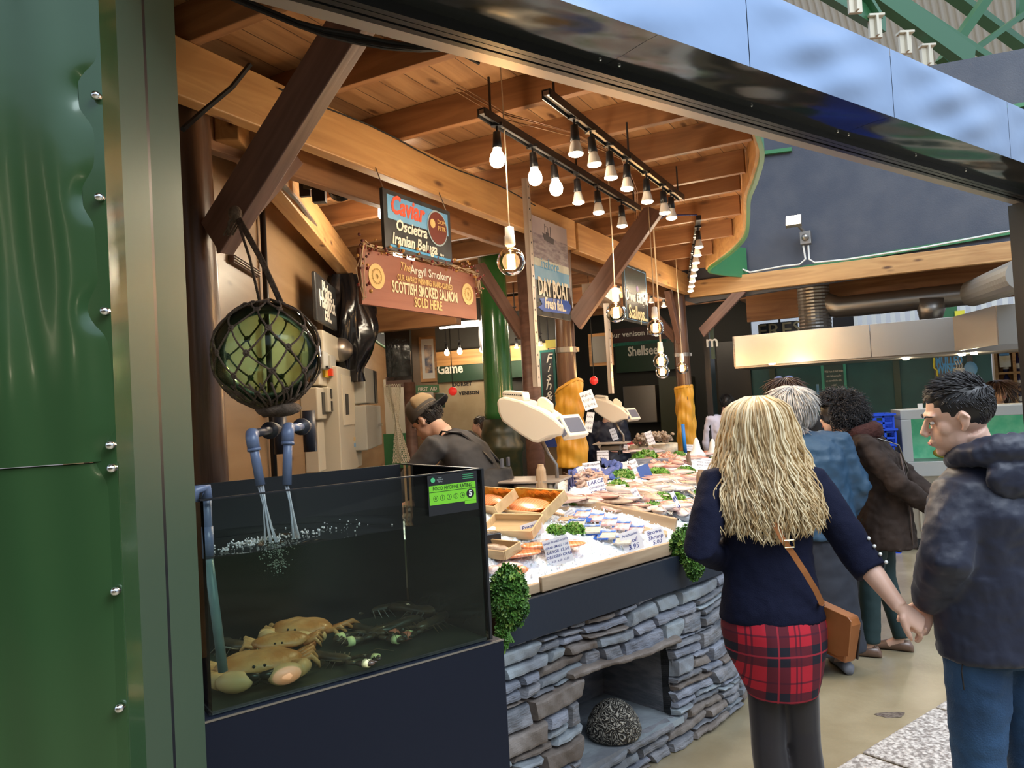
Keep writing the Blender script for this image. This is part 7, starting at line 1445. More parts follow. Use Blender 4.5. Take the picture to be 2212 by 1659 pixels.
def figure(label, loc, az, J=None, H=1.7, top=NAVY, bottom=BLKC, skin=SKIN, shoes=BLKC, bw=1.0, hyaw=0, hpitch=0, vox=.012, face=False, hem=.86, coat_hem=None, coat_r=(.20, .15), sleeve=1.0, group=None, hands=True, curl=.45, toprad=1.0, wr=[.010, .07]):
    wm = Frame(loc[0], loc[1], az, loc[2] if len(loc) > 2 else 0).m @ Matrix.Rotation(R(-90), 4, 'Z'); k = H / 1.7; wm = wm @ Matrix.Scale(k, 4); j = dict(BASE); j.update(J or {}); j = {a_: Vector(b_) for a_, b_ in j.items()}
    base = wm.copy(); t = bpy.data.objects.new('person', None); t.empty_display_size = .1; link(t, None, T(loc[0], loc[1], loc[2] if len(loc) > 2 else 0)); tag(t, label, 'person', group)
    HM = T(*j['head']) @ rot(hpitch, 0, hyaw)
    g = G(wm); head_geo(g, HM, j['neck']); up = (j['neck'] - j['chest'])
    spine(g, [(j['hip'], .13 * bw, .09), (j['waist'], .115 * bw, .08), (j['chest'], .13 * bw, .085), (j['neck'] - (j['neck'] - j['chest']).normalized() * .06, .08 * bw, .05), (j['neck'], .05, .05)])
    for s_ in 'LR':
        sg = -1 if s_ == 'L' else 1
        g.tube([j['neck'] - (j['neck'] - j['chest']).normalized() * .07, j['sh' + s_] , j['sh' + s_].lerp(j['el' + s_], .5), j['el' + s_], j['el' + s_].lerp(j['wr' + s_], .4), j['wr' + s_]], [.04, .046, .042, .037, .036, .024], 14)
        d = j['wr' + s_] - j['el' + s_]; pn = Vector((-sg, 0, 0)) if abs(d.normalized().x) < .8 else Vector((0, 1, 0))
        if hands: hand(g, j['wr' + s_], d, pn, 1 if s_ == 'L' else -1, curl)
        g.tube([j['hj' + s_], j['hj' + s_].lerp(j['kn' + s_], .5), j['kn' + s_], j['kn' + s_].lerp(j['an' + s_], .35), j['an' + s_]], [.085 * bw, .072, .052, .052, .034], 14)
        g.tube([j['an' + s_], j['an' + s_] + Vector((0, .1, -.05))], [.035, .028], 10)
    flesh(g, 'body', skin, t, vox, 3)
    if face: eyes(HM, t, wm)
    g = G(wm); tr = toprad; hz = j['hip']; nd = (j['neck'] - j['chest']).normalized(); spine(g, [((hz.x, hz.y, hz.z + hem - .90), .165 * bw * tr, .125 * tr), (j['hip'] + Vector((0, 0, .01)), .165 * bw * tr, .125 * tr), (j['waist'], .148 * bw * tr, .115 * tr), (j['chest'], .175 * bw * tr, .125 * tr), (j['neck'] - nd * .08, .15 * bw * tr, .095 * tr), (j['neck'] - nd * .015, .072, .066)])
    if coat_hem: rings(g, [(hz.x, hz.y, coat_hem, coat_r[0], coat_r[1]), (hz.x, hz.y, hz.z, coat_r[0] * .95, coat_r[1] * .92), (*j['waist'], .165 * bw * tr, .13 * tr)])
    for s_ in 'LR':
        e = j['el' + s_].lerp(j['wr' + s_], sleeve * .92); g.tube([(j['neck'] - Vector((0, 0, .08))).lerp(j['sh' + s_], .6), j['sh' + s_], j['sh' + s_].lerp(j['el' + s_], .5), j['el' + s_], j['el' + s_].lerp(e, .5), e], [.07 * tr, .068 * tr, .060 * tr, .056 * tr, .052 * tr, .042 * tr], 16)
    flesh(g, 'jacket' if tr > 1.05 else 'top', top, t, vox, 5, [(wr[0] * k, wr[1], 'CLOUDS')])
    g = G(wm); rings(g, [(*j['hip'], .15 * bw, .115), (hz.x, hz.y, hz.z - .10, .15 * bw, .11)])
    for s_ in 'LR': g.tube([j['hj' + s_] + Vector((0, 0, .05)), j['hj' + s_].lerp(j['kn' + s_], .5), j['kn' + s_], j['kn' + s_].lerp(j['an' + s_], .5), j['an' + s_] + Vector((0, 0, .01))], [.095 * bw, .085, .068, .062, .060], 14)
    flesh(g, 'trousers', bottom, t, vox, 4, [(.008, .06, 'CLOUDS')])
    for s_ in 'LR':
        a_ = j['an' + s_]; g = G(wm); shoe(g, (a_.x, a_.y - .03, .0), (0 if s_ == 'L' else .1, 1)); build(g, 'shoe', shoes, t, smooth=True)
    return t, wm, HM, j
def cap_hair(t, wm, HM, mats, n_=500, L_=.05, seed=1, rx=.080, ry=.098, rz=.094, zmin=-.25, name='hair', curl=0, r=.0022, front=.55):
    r_ = random.Random(seed); P_ = []
    g = G(wm @ HM); g.ball((0, -.018, .036), (rx, ry * .98, rz), 20, 14); o = build(g, 'hair_base', mats[0], t, smooth=True)
    for i in range(n_):
        for _ in range(20):
            a_ = r_.uniform(0, 6.283); u = r_.uniform(zmin, 1); kk = math.sqrt(1 - u * u); x, y = kk * math.cos(a_), kk * math.sin(a_)
            if y > front and u < .45: continue
            break
        p = Vector((x * rx, -.018 + y * ry, .036 + u * rz)); nrm = Vector((x, y, u)).normalized(); d = Vector((x * .6, y * .6 - .25, -.9)) if u < .85 else Vector((x, y + .2, -.1)); d = (d - nrm * d.dot(nrm) * .9).normalized(); pts = []; ph = r_.uniform(0, 6); l = L_ * r_.uniform(.6, 1.3)
        for q in range(6 if not curl else 12):
            f = q / (5 if not curl else 11)
            if curl: e1 = nrm.orthogonal().normalized(); e2 = nrm.cross(e1); pts.append(p + nrm * l * f * .75 + d * l * f * .35 + (e1 * math.cos(f * 11 + ph) + e2 * math.sin(f * 11 + ph)) * curl)
            else: pts.append(p + d * l * f + nrm * .006 * math.sin(math.pi * f))
        P_.append([wm @ HM @ q for q in pts])
    strands(name, P_, mats, t, r, seed)
# ---------------------------------------------------------------- blonde woman
WY = 2.8; wc = at(1668, 1330, WY); wloc = (wc.x, wc.y, 0); waz = 8
wmw = Frame(wc.x, wc.y, waz).m @ Matrix.Rotation(R(-90), 4, 'Z'); wi = wmw.inverted()
def lw(x, y, Y=WY): return wi @ at(x, y, Y)
pe = bpy.data.objects.new('person', None); pe.empty_display_size = .1; link(pe, None, T(wc.x, wc.y, 0)); tag(pe, 'woman seen from behind with long wavy blonde hair, navy sweater and red tartan skirt', 'person')
hd0 = Vector((-.005, .03, 1.563)); HMw = T(*hd0) @ rot(-.05, 0, .1); elb = lw(1512, 1185, 2.72); wrl = lw(1585, 1215, 3.02); shl = Vector((-.165, 0, 1.40)); shr = Vector((.165, 0, 1.39)); er = lw(1850, 1192, 2.72); wrr = lw(1944, 1312, 2.60)
g = G(wmw); head_geo(g, HMw, (0, -.01, 1.45), .05)
rings(g, [(0, 0, .90, .16, .11), (0, 0, 1.08, .13, .09), (0, 0, 1.3, .145, .10), (0, 0, 1.42, .10, .06), (0, 0, 1.46, .05, .05)])
g.tube([(-.10, 0, 1.42), shl, shl.lerp(elb, .5), elb, elb.lerp(wrl, .4), wrl], [.05, .052, .048, .040, .036, .026], 14); hand(g, wrl, wrl - elb, (0, 0, -1), 1, .5)
g.tube([(.10, 0, 1.41), shr, shr.lerp(er, .5), er, er.lerp(wrr, .35), er.lerp(wrr, .8), wrr], [.05, .052, .048, .041, .039, .029, .026], 16)
dw = (lw(1992, 1350, 2.59) - wrr); hand(g, wrr, dw, (-.45, .55, -.35), -1, .55, .96, .12, .8)
for sg, kx in ((-1, -.02), (1, .0)): g.tube([(sg * .07, 0, .88), (sg * .055 + .02, .0, .66), (sg * .062 + .015, .0 + kx, .50), (sg * .06 + .02, -.02 + kx, .36), (sg * .058 + .02, 0 + kx, .09)], [.075, .062, .055, .055, .035], 18); g.tube([(sg * .058 + .02, kx, .09), (sg * .06 + .02, .1 + kx, .03)], [.035, .028], 10)
flesh(g, 'body', SKIN, pe, .0048, 3)
g = G(wmw); 
for sg, kx in ((-1, -.02), (1, .0)): g.tube([(sg * .07 + .01, 0, .80), (sg * .057 + .02, .0, .66), (sg * .060 + .018, .0 + kx, .51), (sg * .062 + .015, -.012 + kx, .46), (sg * .06 + .02, -.024 + kx, .36), (sg * .058 + .02, -.01 + kx, .22), (sg * .058 + .02, 0 + kx, .09)], [.070, .068, .0625, .060, .063, .05, .038], 20)
flesh(g, 'tights', TIGHT, pe, .008, 3)
for sg, kx in ((-1, -.02), (1, .0)): g = G(wmw); shoe(g, (sg * .06 + .02, kx - .03, 0), (0, 1), .25, .042, .10); build(g, 'ankle_boot', M['black'], pe, smooth=True)
# tartan
TT = bpy.data.materials.new('tartan'); TT.use_nodes = True; n = TT.node_tree.nodes; L = TT.node_tree.links; p_ = n['Principled BSDF']; p_.inputs['Roughness'].default_value = .85
tcx = n.new('ShaderNodeTexCoord'); sp_ = n.new('ShaderNodeSeparateXYZ'); L.new(tcx.outputs['Object'], sp_.inputs[0])
def nm(op, a_, b_=None):
    m_ = n.new('ShaderNodeMath'); m_.operation = op
    for i, q in enumerate((a_, b_)):
        if q is None: continue
        if isinstance(q, (int, float)): m_.inputs[i].default_value = q
        else: L.new(q, m_.inputs[i])
    return m_.outputs[0]
def band(sock, per, off, lo, hi): fr = nm('FRACT', nm('MULTIPLY', nm('ADD', sock, off), 1 / per)); return nm('MULTIPLY', nm('GREATER_THAN', fr, lo), nm('LESS_THAN', fr, hi))
X_, Z_ = sp_.outputs['X'], sp_.outputs['Z']; bx_ = band(X_, .155, 5.03, 0, .48); bz_ = band(Z_, .165, 5.0, 0, .42); dk = nm('MULTIPLY', nm('ADD', bx_, bz_), .5)
tx_ = nm('ADD', band(X_, .155, 5.03, .60, .64), nm('ADD', band(X_, .155, 5.03, .70, .74), band(Z_, .165, 5.0, .62, .66))); rx_ = nm('ADD', band(X_, .155, 5.03, .22, .26), band(Z_, .165, 5.0, .19, .23))
rp = n.new('ShaderNodeValToRGB'); rp.color_ramp.interpolation = 'CONSTANT'; rp.color_ramp.elements[0].color = (.50, .012, .03, 1); rp.color_ramp.elements[1].position = .75; rp.color_ramp.elements[1].color = (.010, .010, .022, 1); e_ = rp.color_ramp.elements.new(.3); e_.color = (.12, .008, .02, 1); L.new(dk, rp.inputs[0])
x1 = n.new('ShaderNodeMixRGB'); L.new(nm('MULTIPLY', tx_, .75), x1.inputs[0]); L.new(rp.outputs[0], x1.inputs[1]); x1.inputs[2].default_value = (.06, .005, .02, 1); x2 = n.new('ShaderNodeMixRGB'); L.new(nm('MULTIPLY', rx_, .8), x2.inputs[0]); L.new(x1.outputs[0], x2.inputs[1]); x2.inputs[2].default_value = (.42, .02, .04, 1); L.new(x2.outputs[0], p_.inputs['Base Color'])
g = G(wmw); rings(g, [(.02, 0, .635, .120, .118), (.015, -.004, .70, .143, .130), (.004, -.01, .80, .176, .142), (0, -.01, .88, .184, .145), (0, -.005, .97, .172, .130)], 40)
def fl2(*a_): return None
o = flesh(g, 'tartan_skirt', TT, pe, .008, 4, [(.008, .12, 'CLOUDS')])
g = G(wmw); rings(g, [(0, 0, .905, .188, .150), (0, -.004, .96, .180, .142), (0, -.004, 1.05, .160, .122), (0, 0, 1.14, .152, .112), (0, 0, 1.28, .168, .125), (0, -.005, 1.38, .150, .105), (0, 0, 1.45, .065, .06)], 32)
g.tube([(-.10, -.005, 1.41), shl, shl.lerp(elb, .5), elb, elb.lerp(wrl, .45), elb.lerp(wrl, .8)], [.06, .064, .064, .062, .055, .045], 18)
cu_ = er.lerp(wrr, .38); g.tube([(.10, -.005, 1.40), shr, shr.lerp(er, .5), er, cu_], [.06, .064, .066, .064, .059], 18)
flesh(g, 'sweater', NAVY, pe, .008, 4, [(.014, .10, 'CLOUDS'), (.004, .03, 'CLOUDS')])
g = G(wmw)
for i in range(4): q = shr.lerp(er, .86).lerp(cu_, .1 + .26 * i); g.ball(q + Vector((.045, -.040 + .002 * i, .028)), .0065, 8, 6)
build(g, 'pearl_buttons', mat('pearl', (.85, .85, .82), .2), pe, smooth=True)
# long hair
rh = random.Random(21); zt_ = 1.702
def hw(z): return float(np.interp(z, [1.16, 1.22, 1.30, 1.38, 1.46, 1.54, 1.62, 1.66, 1.69, 1.705], [.190, .215, .210, .185, .152, .125, .106, .090, .055, .01]))
def hb(z): return float(np.interp(z, [1.16, 1.25, 1.35, 1.45, 1.55, 1.62, 1.66, 1.69, 1.705], [.150, .155, .150, .135, .125, .115, .100, .060, .01]))
Pn = []
for i in range(1900):
    a_ = rh.uniform(-1.2, 1.2); ze = 1.215 + .07 * abs(a_) ** 1.5 + rh.uniform(-.03, .07) + (rh.random() < .15) * rh.uniform(0, .15); lay = rh.uniform(-.035, .008) + (rh.random() < .06) * .02; ph = 5 * math.sin(a_ * 8) + 3 * math.sin(a_ * 19) + rh.uniform(-.6, .6); lam = .115 + .02 * math.sin(a_ * 13) + rh.uniform(-.008, .008); am = rh.uniform(.006, .013); dr = rh.uniform(-.15, .15); pts = []; n_ = 26
    for q in range(n_):
        f = q / (n_ - 1); z = zt_ + .002 - (zt_ + .002 - ze) * f ** .9; th = a_ * math.pi / 2 * .98; grow = min(1, f * 1.6)
        x = math.sin(th) * (hw(z) + lay) + am * grow * math.sin(2 * math.pi * z / lam + ph) + dr * .12 * f * f; y = -math.cos(th) * (hb(z) + lay) + am * .6 * grow * math.cos(2 * math.pi * z / lam + ph) + (.035 if z > 1.5 else .035 * max(0, (z - 1.3) / .2)) 
        pts.append(wmw @ Vector((x + .0, y, z)))
    Pn.append(pts)
strands('blonde_hair', Pn, BL, pe, .0036, 3, tip=.2)
g = G(wmw); rings(g, [(0, .03 if z > 1.5 else .03 * max(0, (z - 1.3) / .2), z, max(hw(z) - .035, .01), max(hb(z) - .03, .01)) for z in (1.24, 1.30, 1.36, 1.42, 1.48, 1.54)] + [(0, .035, z, a_, b_) for z, a_, b_ in ((1.60, .088, .108), (1.64, .082, .100), (1.67, .065, .080), (1.69, .035, .045), (1.696, .01, .01))], 28); build(g, 'hair_mass', BL[2], pe, smooth=True)
# bag: top level thing worn by her
bg_ = thing('crossbody_bag', 'tan leather crossbody bag with strap hanging at the blonde woman\'s right hip', 'bag', lw(1790, 1350, 2.72).x and (wmw @ lw(1790, 1350, 2.72)), 90)
sp0 = [(1672, 1128, 2.64), (1690, 1165, 2.63), (1712, 1195, 2.63), (1738, 1235, 2.63), (1762, 1275, 2.645), (1776, 1305, 2.66)]
g = G(); P_ = [at(*q) for q in sp0]; P_[0] = P_[0]; 
fr_ = frames(P_)
secs = []
for p, _, _ in fr_:
    t_ = (P_[-1] - P_[0]).normalized(); s_ = t_.cross(Vector((0, -1, 0))).normalized(); secs.append([p + s_ * .010 + Vector((0, .0015, 0)), p - s_ * .010 + Vector((0, .0015, 0)), p - s_ * .010 - Vector((0, .0015, 0)), p + s_ * .010 - Vector((0, .0015, 0))])
g.loft(secs); build(g, 'strap', TAN, bg_)
bk = at(1705, 1176, 2.622); g = G(); 
for a_, b_ in (((-.016, -.010), (.016, -.010)), ((.016, -.010), (.016, .014)), ((.016, .014), (-.016, .014)), ((-.016, .014), (-.016, -.010))): g.tube([bk + Vector((a_[0], 0, a_[1])), bk + Vector((b_[0], 0, b_[1]))], .002, 6)
build(g, 'buckle', mat('brass', (.8, .65, .35), .2, 1), bg_)
bc = at(1795, 1355, 2.75); bwm = T(*bc) @ rot(0, R(10), R(-62))
g = G(); g.prism([(-.10, -.09), (.09, -.09), (.10, .05), (.085, .075), (-.085, .075), (-.10, .05)], -.028, .028, 'y'); build(g, 'pouch', TAN, bg_, at=bwm, bevel=.008)
g = G(); g.prism([(-.104, -.055), (-.06, -.075), (.06, -.075), (.104, -.055), (.104, .07), (.088, .08), (-.088, .08), (-.104, .07)], -.034, -.029, 'y'); build(g, 'flap', TAN, bg_, at=bwm, bevel=.002)
g = G(); g.box(.0, .032, -.03, .19, .006, .11); build(g, 'back_panel', mat('dark_leather', (.03, .02, .02), .4), bg_, at=bwm, bevel=.002); g = G(); g.tube([bwm @ Vector((-.10, 0, .06)), P_[-1]], .007, 6); build(g, 'side_loop', TAN, bg_)
# ---------------------------------------------------------------- man on the right
MY = 2.62; mc = at(2150, 1250, MY); maz = -12; wmm = Frame(mc.x, mc.y, maz).m @ Matrix.Rotation(R(-90), 4, 'Z'); mi = wmm.inverted()
def lm(x, y, Y=MY): return mi @ at(x, y, Y)
pm = bpy.data.objects.new('person', None); pm.empty_display_size = .1; link(pm, None, T(mc.x, mc.y, 0)); tag(pm, 'dark haired man in a navy hooded jacket and jeans at the right edge, looking left', 'person')
hc = lm(2068, 905, MY - .02); HMm = T(hc.x, hc.y, hc.z) @ rot(0, R(-4), R(62)) @ rot(R(-12), 0, 0) @ Matrix.Scale(1.07, 4)
nk = lm(2115, 985, MY); sL = lm(2070, 1075, MY - .05); eL = lm(2046, 1205, MY - .10); wL = lm(2003, 1308, MY + .05); sR = nk + Vector((.24, 0, -.10)); eR = sR + Vector((.06, 0, -.30)); wR = eR + Vector((0, .08, -.24))
g = G(wmm); head_geo(g, HMm, nk - Vector((0, 0, .02)), .060)
rings(g, [(0, 0, .86, .15, .11), (0, 0, 1.05, .15, .11), (0, 0, 1.28, .17, .12), (nk.x * .6, 0, nk.z - .06, .11, .08), (nk.x, nk.y, nk.z, .06, .06)])
g.tube([(nk.x * .5, 0, nk.z - .06), sL, eL, wL], [.05, .055, .045, .028], 14); hand(g, wL, lm(1982, 1352, MY + .04) - wL, (-.55, -.45, .1), 1, .9, 1.0, .1, .5); g.tube([(nk.x * .5, 0, nk.z - .06), sR, eR, wR], [.05, .055, .045, .03], 14); hand(g, wR, wR - eR, (-1, 0, 0), -1, .4, 1.05)
for sg in (-1, 1): g.tube([(sg * .10, 0, .84), (sg * .11, 0, .48), (sg * .11, -.02, .09)], [.09, .06, .04], 14); g.tube([(sg * .11, -.02, .09), (sg * .11, .1, .03)], [.038, .03], 10)
flesh(g, 'body', SKIN, pm, .0048, 3); eyes(HMm, pm, wmm)
g = G(wmm); rings(g, [(.0, 0, .80, .215, .165), (0, 0, .95, .215, .165), (0, 0, 1.12, .215, .16), (0, -.01, 1.28, .225, .165), (.0, -.01, 1.38, .20, .13), (nk.x * .7, -.0, nk.z - .035, .12, .10), (nk.x, nk.y, nk.z + .02, .085, .085)], 32)
g.tube([(nk.x * .5, 0, nk.z - .09), sL, sL.lerp(eL, .5), eL, eL.lerp(wL, .45), eL.lerp(wL, .75), eL.lerp(wL, .93)], [.09, .088, .082, .085, .080, .066, .050], 20); g.tube([(nk.x * .5, 0, nk.z - .09), sR, eR, eR.lerp(wR, .9)], [.09, .088, .075, .055], 18)
flesh(g, 'jacket', JACK, pm, .0085, 4, [(.022, .16, 'CLOUDS'), (.012, .06, 'CLOUDS'), (.003, .02, 'CLOUDS')])
# hood lying on the shoulders: a folded roll round the back of the neck
g = G(wmm); hp_ = []
for i in range(15):
    a_ = -2.45 + 4.9 * i / 14; hp_.append(nk + Vector((.115 * math.sin(a_) + .015, -.035 - .105 * math.cos(a_), .005 + .028 * math.cos(a_))))
g.tube(hp_, [.022 + .030 * math.sin(math.pi * i / 14) for i in range(15)], 14); g.ball(nk + Vector((.03, -.14, -.06)), (.13, .05, .085), 18, 12); g.ball(nk + Vector((.03, -.12, .01)), (.12, .055, .045), 16, 10)
flesh(g, 'hood', JACK, pm, .008, 3, [(.022, .07, 'CLOUDS'), (.006, .025, 'CLOUDS')])
g = G(wmm); g.tube([nk + Vector((-.055, .045, .0)), nk + Vector((-.065, -.02, .035)), nk + Vector((-.02, -.07, .045)), nk + Vector((.05, -.05, .04))], .010, 8); build(g, 'shirt_collar', M['white'], pm, smooth=True)
g = G(wmm); rings(g, [(0, 0, .92, .16, .125), (0, 0, .78, .165, .13)], 24)
for sg in (-1, 1): g.tube([(sg * .095, 0, .84), (sg * .10, .0, .66), (sg * .105, .01, .48), (sg * .11, 0, .28), (sg * .11, -.02, .06)], [.105, .098, .082, .074, .072], 20)
flesh(g, 'jeans', JEAN, pm, .009, 4, [(.014, .10, 'CLOUDS'), (.005, .03, 'CLOUDS')])
for sg in (-1, 1): g = G(wmm); shoe(g, (sg * .11, -.05, 0), (0, 1), .29, .048, .08); build(g, 'shoe', M['black'], pm, smooth=True)
g = G(wmm); g.tube([(-.19, -.05, .82), (-.21, -.06, .78), (-.205, -.06, .72)], .0025, 5); build(g, 'drawcord', M['black'], pm)
# short hair swept up at the front
rh = random.Random(4); Pn = []
g = G(wmm @ HMm); g.ball((0, -.020, .040), (.080, .097, .090), 24, 16); g.ball((0, .018, .082), (.055, .058, .036), 14, 10); build(g, 'hair_base', DARKH, pm, smooth=True)
for i in range(1500):
    a_ = rh.uniform(0, 6.283); u = rh.uniform(-.55, 1); kk = math.sqrt(1 - u * u); x, y = kk * math.cos(a_), kk * math.sin(a_)
    if y > .55 and u < .5: continue
    if u < -.1 and (y > -.25): continue
    if abs(x) > .8 and u < .05 and y > -.15: continue
    p = Vector((x * .079, -.020 + y * .096, .040 + u * .089)); nrm = Vector((x, y, u)).normalized(); l = .012 + .030 * max(0, u) ** 1.5; d = Vector((0, .8 if u > .3 else -.3, -.7 if u < .5 else .25)); d = (d - nrm * d.dot(nrm)).normalized(); up = .35 if u > .4 else .12
    pts = [p + (d + nrm * up * (1.4 if y > .2 and u > .4 else 1)) * l * f + Vector((0, 0, .006 * math.sin(20 * x) * (u > .4))) * f for f in (0, .35, .7, 1)]; Pn.append([wmm @ HMm @ q for q in pts])
strands('hair_strands', Pn, [DARKH, DARKH2], pm, .0017, 2)
# ---------------------------------------------------------------- white haired person in blue coat
p = atz(1782, 1418, 0); t, wm, HM, j = figure('white haired person in a blue padded coat and long dark skirt, seen from behind', (at(1758, 1000, 4.72).x, 4.72), -2, H=1.74, top=BLUEJ, bottom=BLKC, shoes=mat('sneaker', (.15, .15, .17), .5), bw=1.12, toprad=1.2, vox=.014, hem=.80,
    J=dict(head=(-.10, .05, 1.56), neck=(-.08, 0, 1.43), shL=(-.24, 0, 1.36), shR=(.16, 0, 1.35), elR=(.26, -.02, 1.08), wrR=(.20, .10, .86), elL=(-.30, -.02, 1.08), chest=(-.03, 0, 1.25)), wr=[.03, .06], hyaw=.2)
cap_hair(t, wm, HM, [WHITEH, WHITEH2], 1500, .105, 9, .108, .120, .108, -.85, 'white_hair', 0, .0030, .30)
g = G(wm); rings(g, [(.02, 0, .13, .21, .17), (.01, 0, .5, .19, .15), (0, 0, .86, .175, .14)], 24); flesh(g, 'long_skirt', mat('dark_skirt', (.018, .022, .035), .7), t, .014, 3, [(.02, .08, 'CLOUDS')])
# curly haired person
t, wm, HM, j = figure('person with dark curly hair in a dark brown sheepskin coat, facing left with hands behind', (at(1893, 1100, 4.98).x, 4.98), -62, H=1.68, top=BRCOAT, bottom=DGTR, shoes=mat('brown_shoe', (.16, .09, .06), .4, coat=.3), bw=1.05, toprad=1.22, vox=.012, hem=.80, coat_hem=.70, coat_r=(.22, .19), face=True,
    J=dict(head=(.02, .20, 1.54), neck=(0, .10, 1.43), chest=(0, .0, 1.24), waist=(0, -.04, 1.05), hip=(0, -.04, .90), shL=(-.20, .03, 1.36), shR=(.19, .02, 1.36), elL=(-.25, -.15, 1.12), elR=(.24, -.19, 1.12), wrL=(-.05, -.35, .93), wrR=(.08, -.36, .95), anL=(-.09, .08, .08), anR=(.09, -.10, .08), knL=(-.09, .06, .47), knR=(.09, -.02, .47)), wr=[.03, .06], hyaw=.05, hpitch=.0, curl=.35)
cap_hair(t, wm, HM, [DARKH, DARKH2], 1700, .085, 3, .115, .128, .112, -.70, 'curly_hair', .009, .0024, .35)
g = G(wm @ HM); g.box(.055, .07, .008, .006, .05, .03); g.box(-.055, .07, .008, .006, .05, .03); g.box(0, .099, .010, .11, .006, .034); build(g, 'sunglasses', M['black'], t, bevel=.002)
g = G(wm); g.tube([(-.06, .16, 1.40), (-.10, .07, 1.43), (-.05, -.02, 1.45), (.05, -.02, 1.45), (.10, .07, 1.43), (.06, .16, 1.40)], [.04, .055, .06, .06, .055, .04], 14); flesh(g, 'fur_collar', mat('fur', (.05, .015, .013), .95, bump=1, bscale=60), t, .012, 2, [(.02, .015, 'CLOUDS')])
g = G(wm); g.tube([(-.12, .05, 1.44), (.0, -.155, 1.35), (.12, -.195, 1.18), (.21, -.14, 1.02), (.24, .0, .92)], .009, 8, .4); build(g, 'chain_strap', mat('strapgrey', (.35, .33, .30), .3, .6), t, smooth=True)
g = G(wm)
for k in (-1, 1): g.tube([(k * .10, -.165, 1.30), (k * .14, -.19, 1.1), (k * .13, -.20, .9), (k * .12, -.20, .73)], .005, 6)
build(g, 'coat_seams', mat('seam', (.11, .08, .07), .7), t, smooth=True)
# brown haired person with sunglasses on the head
t, wm, HM, j = figure('tall person behind with brown hair and sunglasses pushed up on the head', (at(1708, 1000, 5.7).x, 5.7), 5, H=1.82, top=BLKC, bottom=BLKC, vox=.018)
cap_hair(t, wm, HM, [BROWNH], 700, .12, 5, .092, .11, .10, -.6, 'brown_hair', 0, .004, .5)
g = G(wm @ HM); g.tube([(-.075, .0, .09), (-.06, .06, .115), (0, .08, .125), (.06, .06, .115), (.075, .0, .09)], .010, 8, .6); g.ball((-.035, .02, .135), (.03, .02, .014), 10, 6); g.ball((.035, .02, .135), (.03, .02, .014), 10, 6); build(g, 'sunglasses', mat('blueglass', (.08, .12, .3), .1), t, smooth=True)
t, wm, HM, j = figure('person mostly hidden, showing black trousers and shiny black boots behind the others', (atz(1845, 1325, 0).x, atz(1845, 1325, 0).y), -75, H=1.60, top=BLKC, bottom=BLKC, shoes=mat('patent', (.01, .01, .012), .08, coat=1), vox=.018); cap_hair(t, wm, HM, [DARKH], 250, .06, 6)
# ---------------------------------------------------------------- fishmonger
FY = 4.75; fl_c = at(1040, 1050, FY)
t, wm, HM, j = figure('fishmonger in a grey sweatshirt, dungarees and cap, bent over behind the tank', (fl_c.x, FY, .12), -72, H=1.78, top=GREYS, bottom=DUNG, vox=.012, face=True, toprad=1.1,
    J=dict(hip=(0, -.08, .92), waist=(0, -.03, 1.06), chest=(0, .08, 1.24), neck=(0, .22, 1.38), head=(0, .32, 1.46), shL=(-.18, .20, 1.32), shR=(.18, .19, 1.32), elL=(-.22, .40, 1.10), elR=(.23, .36, 1.08), wrL=(-.12, .58, .96), wrR=(.14, .56, .94), hjL=(-.09, -.08, .86), hjR=(.09, -.08, .86)), hpitch=R(-38), wr=[.015, .07])
cap_hair(t, wm, HM, [DARKH], 500, .02, 7, zmin=-.5, front=.3)
g = G(wm @ HM); g.lathe([(.088, -.005), (.092, .03), (.085, .08), (.06, .112), (.02, .125), (.001, .127)], 24, T(0, -.015, .045) @ Matrix.Diagonal((1, 1.13, 1, 1))); build(g, 'cap_crown', mat('cap_grey', (.09, .08, .07), .8), t, smooth=True)
g = G(wm @ HM); g.lathe([(.0905, .02), (.087, .075), (.062, .110), (.022, .1265)], 24, T(0, -.015, .047) @ Matrix.Diagonal((1, 1.13, 1, 1))); g.f = [f for f in g.f if len(f) == 4 and all(Vector(g.v[i]).length > 0 for i in f) and sum((wm @ HM).inverted().__matmul__(Vector(g.v[i])).y for i in f) / 4 < -.02]; g.mi = [0] * len(g.f); build(g, 'tan_panel', mat('cap_tan', (.38, .28, .16), .8), t, smooth=True, solid=.002)
g = G(wm @ HM); g.grid(lambda a_, b_: Vector((.075 * math.cos(math.pi * a_), -.09 - (.02 + .085 * math.sin(math.pi * a_)) * b_, .055 + .004 - .018 * abs(math.cos(math.pi * a_)) - .012 * b_)), 16, 5); build(g, 'cap_peak', mat('cap_dark', (.02, .02, .025), .8), t, smooth=True, solid=.004, label='dark peak turned to the back')
g = G(wm); bk_ = lambda sg: [(sg * .10, .26, 1.30), (sg * .10, .19, 1.40), (sg * .085, .08, 1.385), (sg * .06, -.01, 1.31), (sg * .05, -.10, 1.20)]; g.tube(bk_(1), .016, 8, .35); g.tube(bk_(-1), .016, 8, .35); build(g, 'braces', M['black'], t, smooth=True)
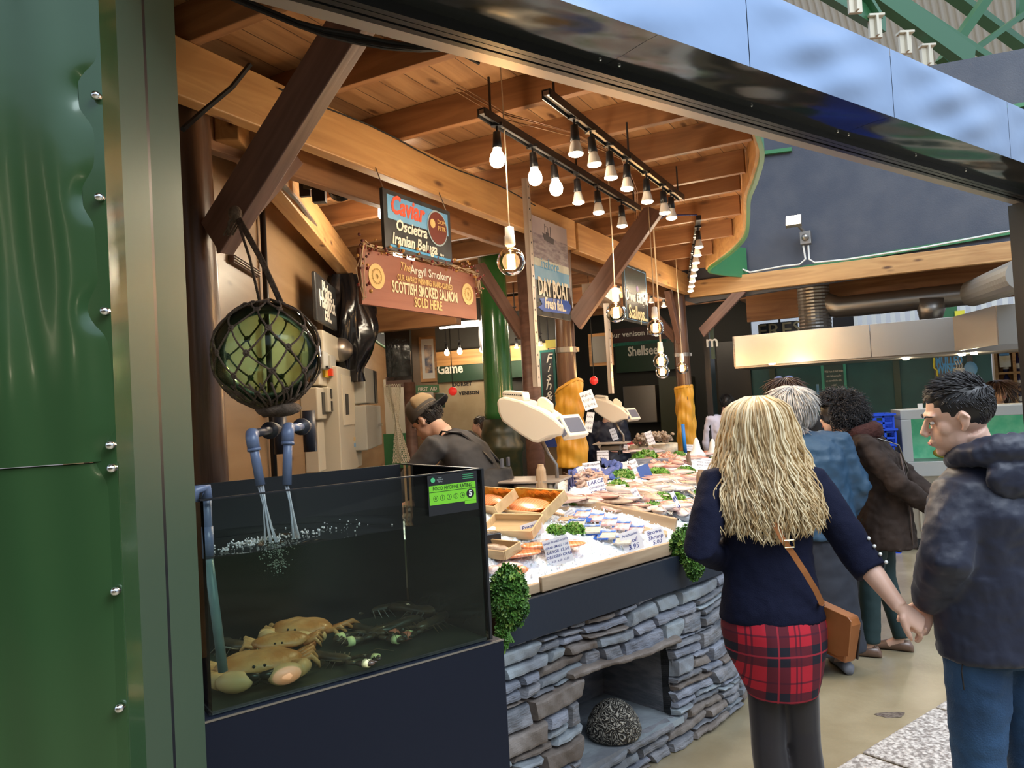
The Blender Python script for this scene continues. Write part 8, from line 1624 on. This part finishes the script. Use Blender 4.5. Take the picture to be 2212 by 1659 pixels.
g = G(wm); rings(g, [(0, -.09, .80, .185, .155), (0, -.09, .95, .18, .15), (0, -.06, 1.08, .172, .14), (0, -.055, 1.17, .12, .13)], 24); flesh(g, 'dungarees', DUNG, t, .012, 3, [(.02, .07, 'CLOUDS')])
g = G(wm)
for sg in (-1, 1): g.box(sg * .055, -.155, 1.20, .035, .012, .05)
build(g, 'buckles', mat('bucklegrey', (.15, .17, .22), .4), t)
# man in the white shirt
t, wm, HM, j = figure('stall worker in a white shirt and black apron seen from behind by the third post', (at(1570, 900, 9.4).x, 9.4, .0), 25, H=1.74, top=WSH, bottom=BLKC, vox=.018, bw=1.05, toprad=1.12, wr=[.03, .08], J=dict(head=(.0, .08, 1.55)))
cap_hair(t, wm, HM, [DARKH], 300, .03, 8, zmin=-.6); g = G(wm); g.tube([(-.17, -.12, .98), (0, -.16, .98), (.17, -.12, .98)], .02, 8, .4); g.box(-.19, -.02, 1.15, .03, .14, .42); build(g, 'apron', BLKC, t, smooth=False)
t, wm, HM, j = figure('person in a navy puffer jacket behind the farther scale, seen from behind', (at(1312, 900, 10).x, 10.0), 20, H=1.72, top=PUFF, bottom=BLKC, vox=.02, toprad=1.3, wr=[.04, .06]); cap_hair(t, wm, HM, [DARKH], 200, .03, 10, zmin=-.6)
t, wm, HM, j = figure('small far figure with dark hair in the back left stall', (at(1038, 900, 9.6).x, 9.6), -80, H=1.62, top=BLKC, vox=.022); cap_hair(t, wm, HM, [DARKH], 200, .03, 11)
t, wm, HM, j = figure('small far figure in red beside the green column', (at(1050, 900, 9.3).x, 9.3), -80, H=1.56, top=RED, vox=.022); cap_hair(t, wm, HM, [BROWNH], 200, .03, 12)
t, wm, HM, j = figure('smiling woman with long brown hair behind the grey tank counter at far right', (at(2160, 900, 8.7).x, 8.7), 182, H=1.71, top=mat('beige_top', (.30, .24, .16), .7), skin=SKIN2, vox=.014, face=True); cap_hair(t, wm, HM, [BROWNH], 500, .22, 13, .086, .10, .098, -.3, 'long_hair', 0, .004, .3)
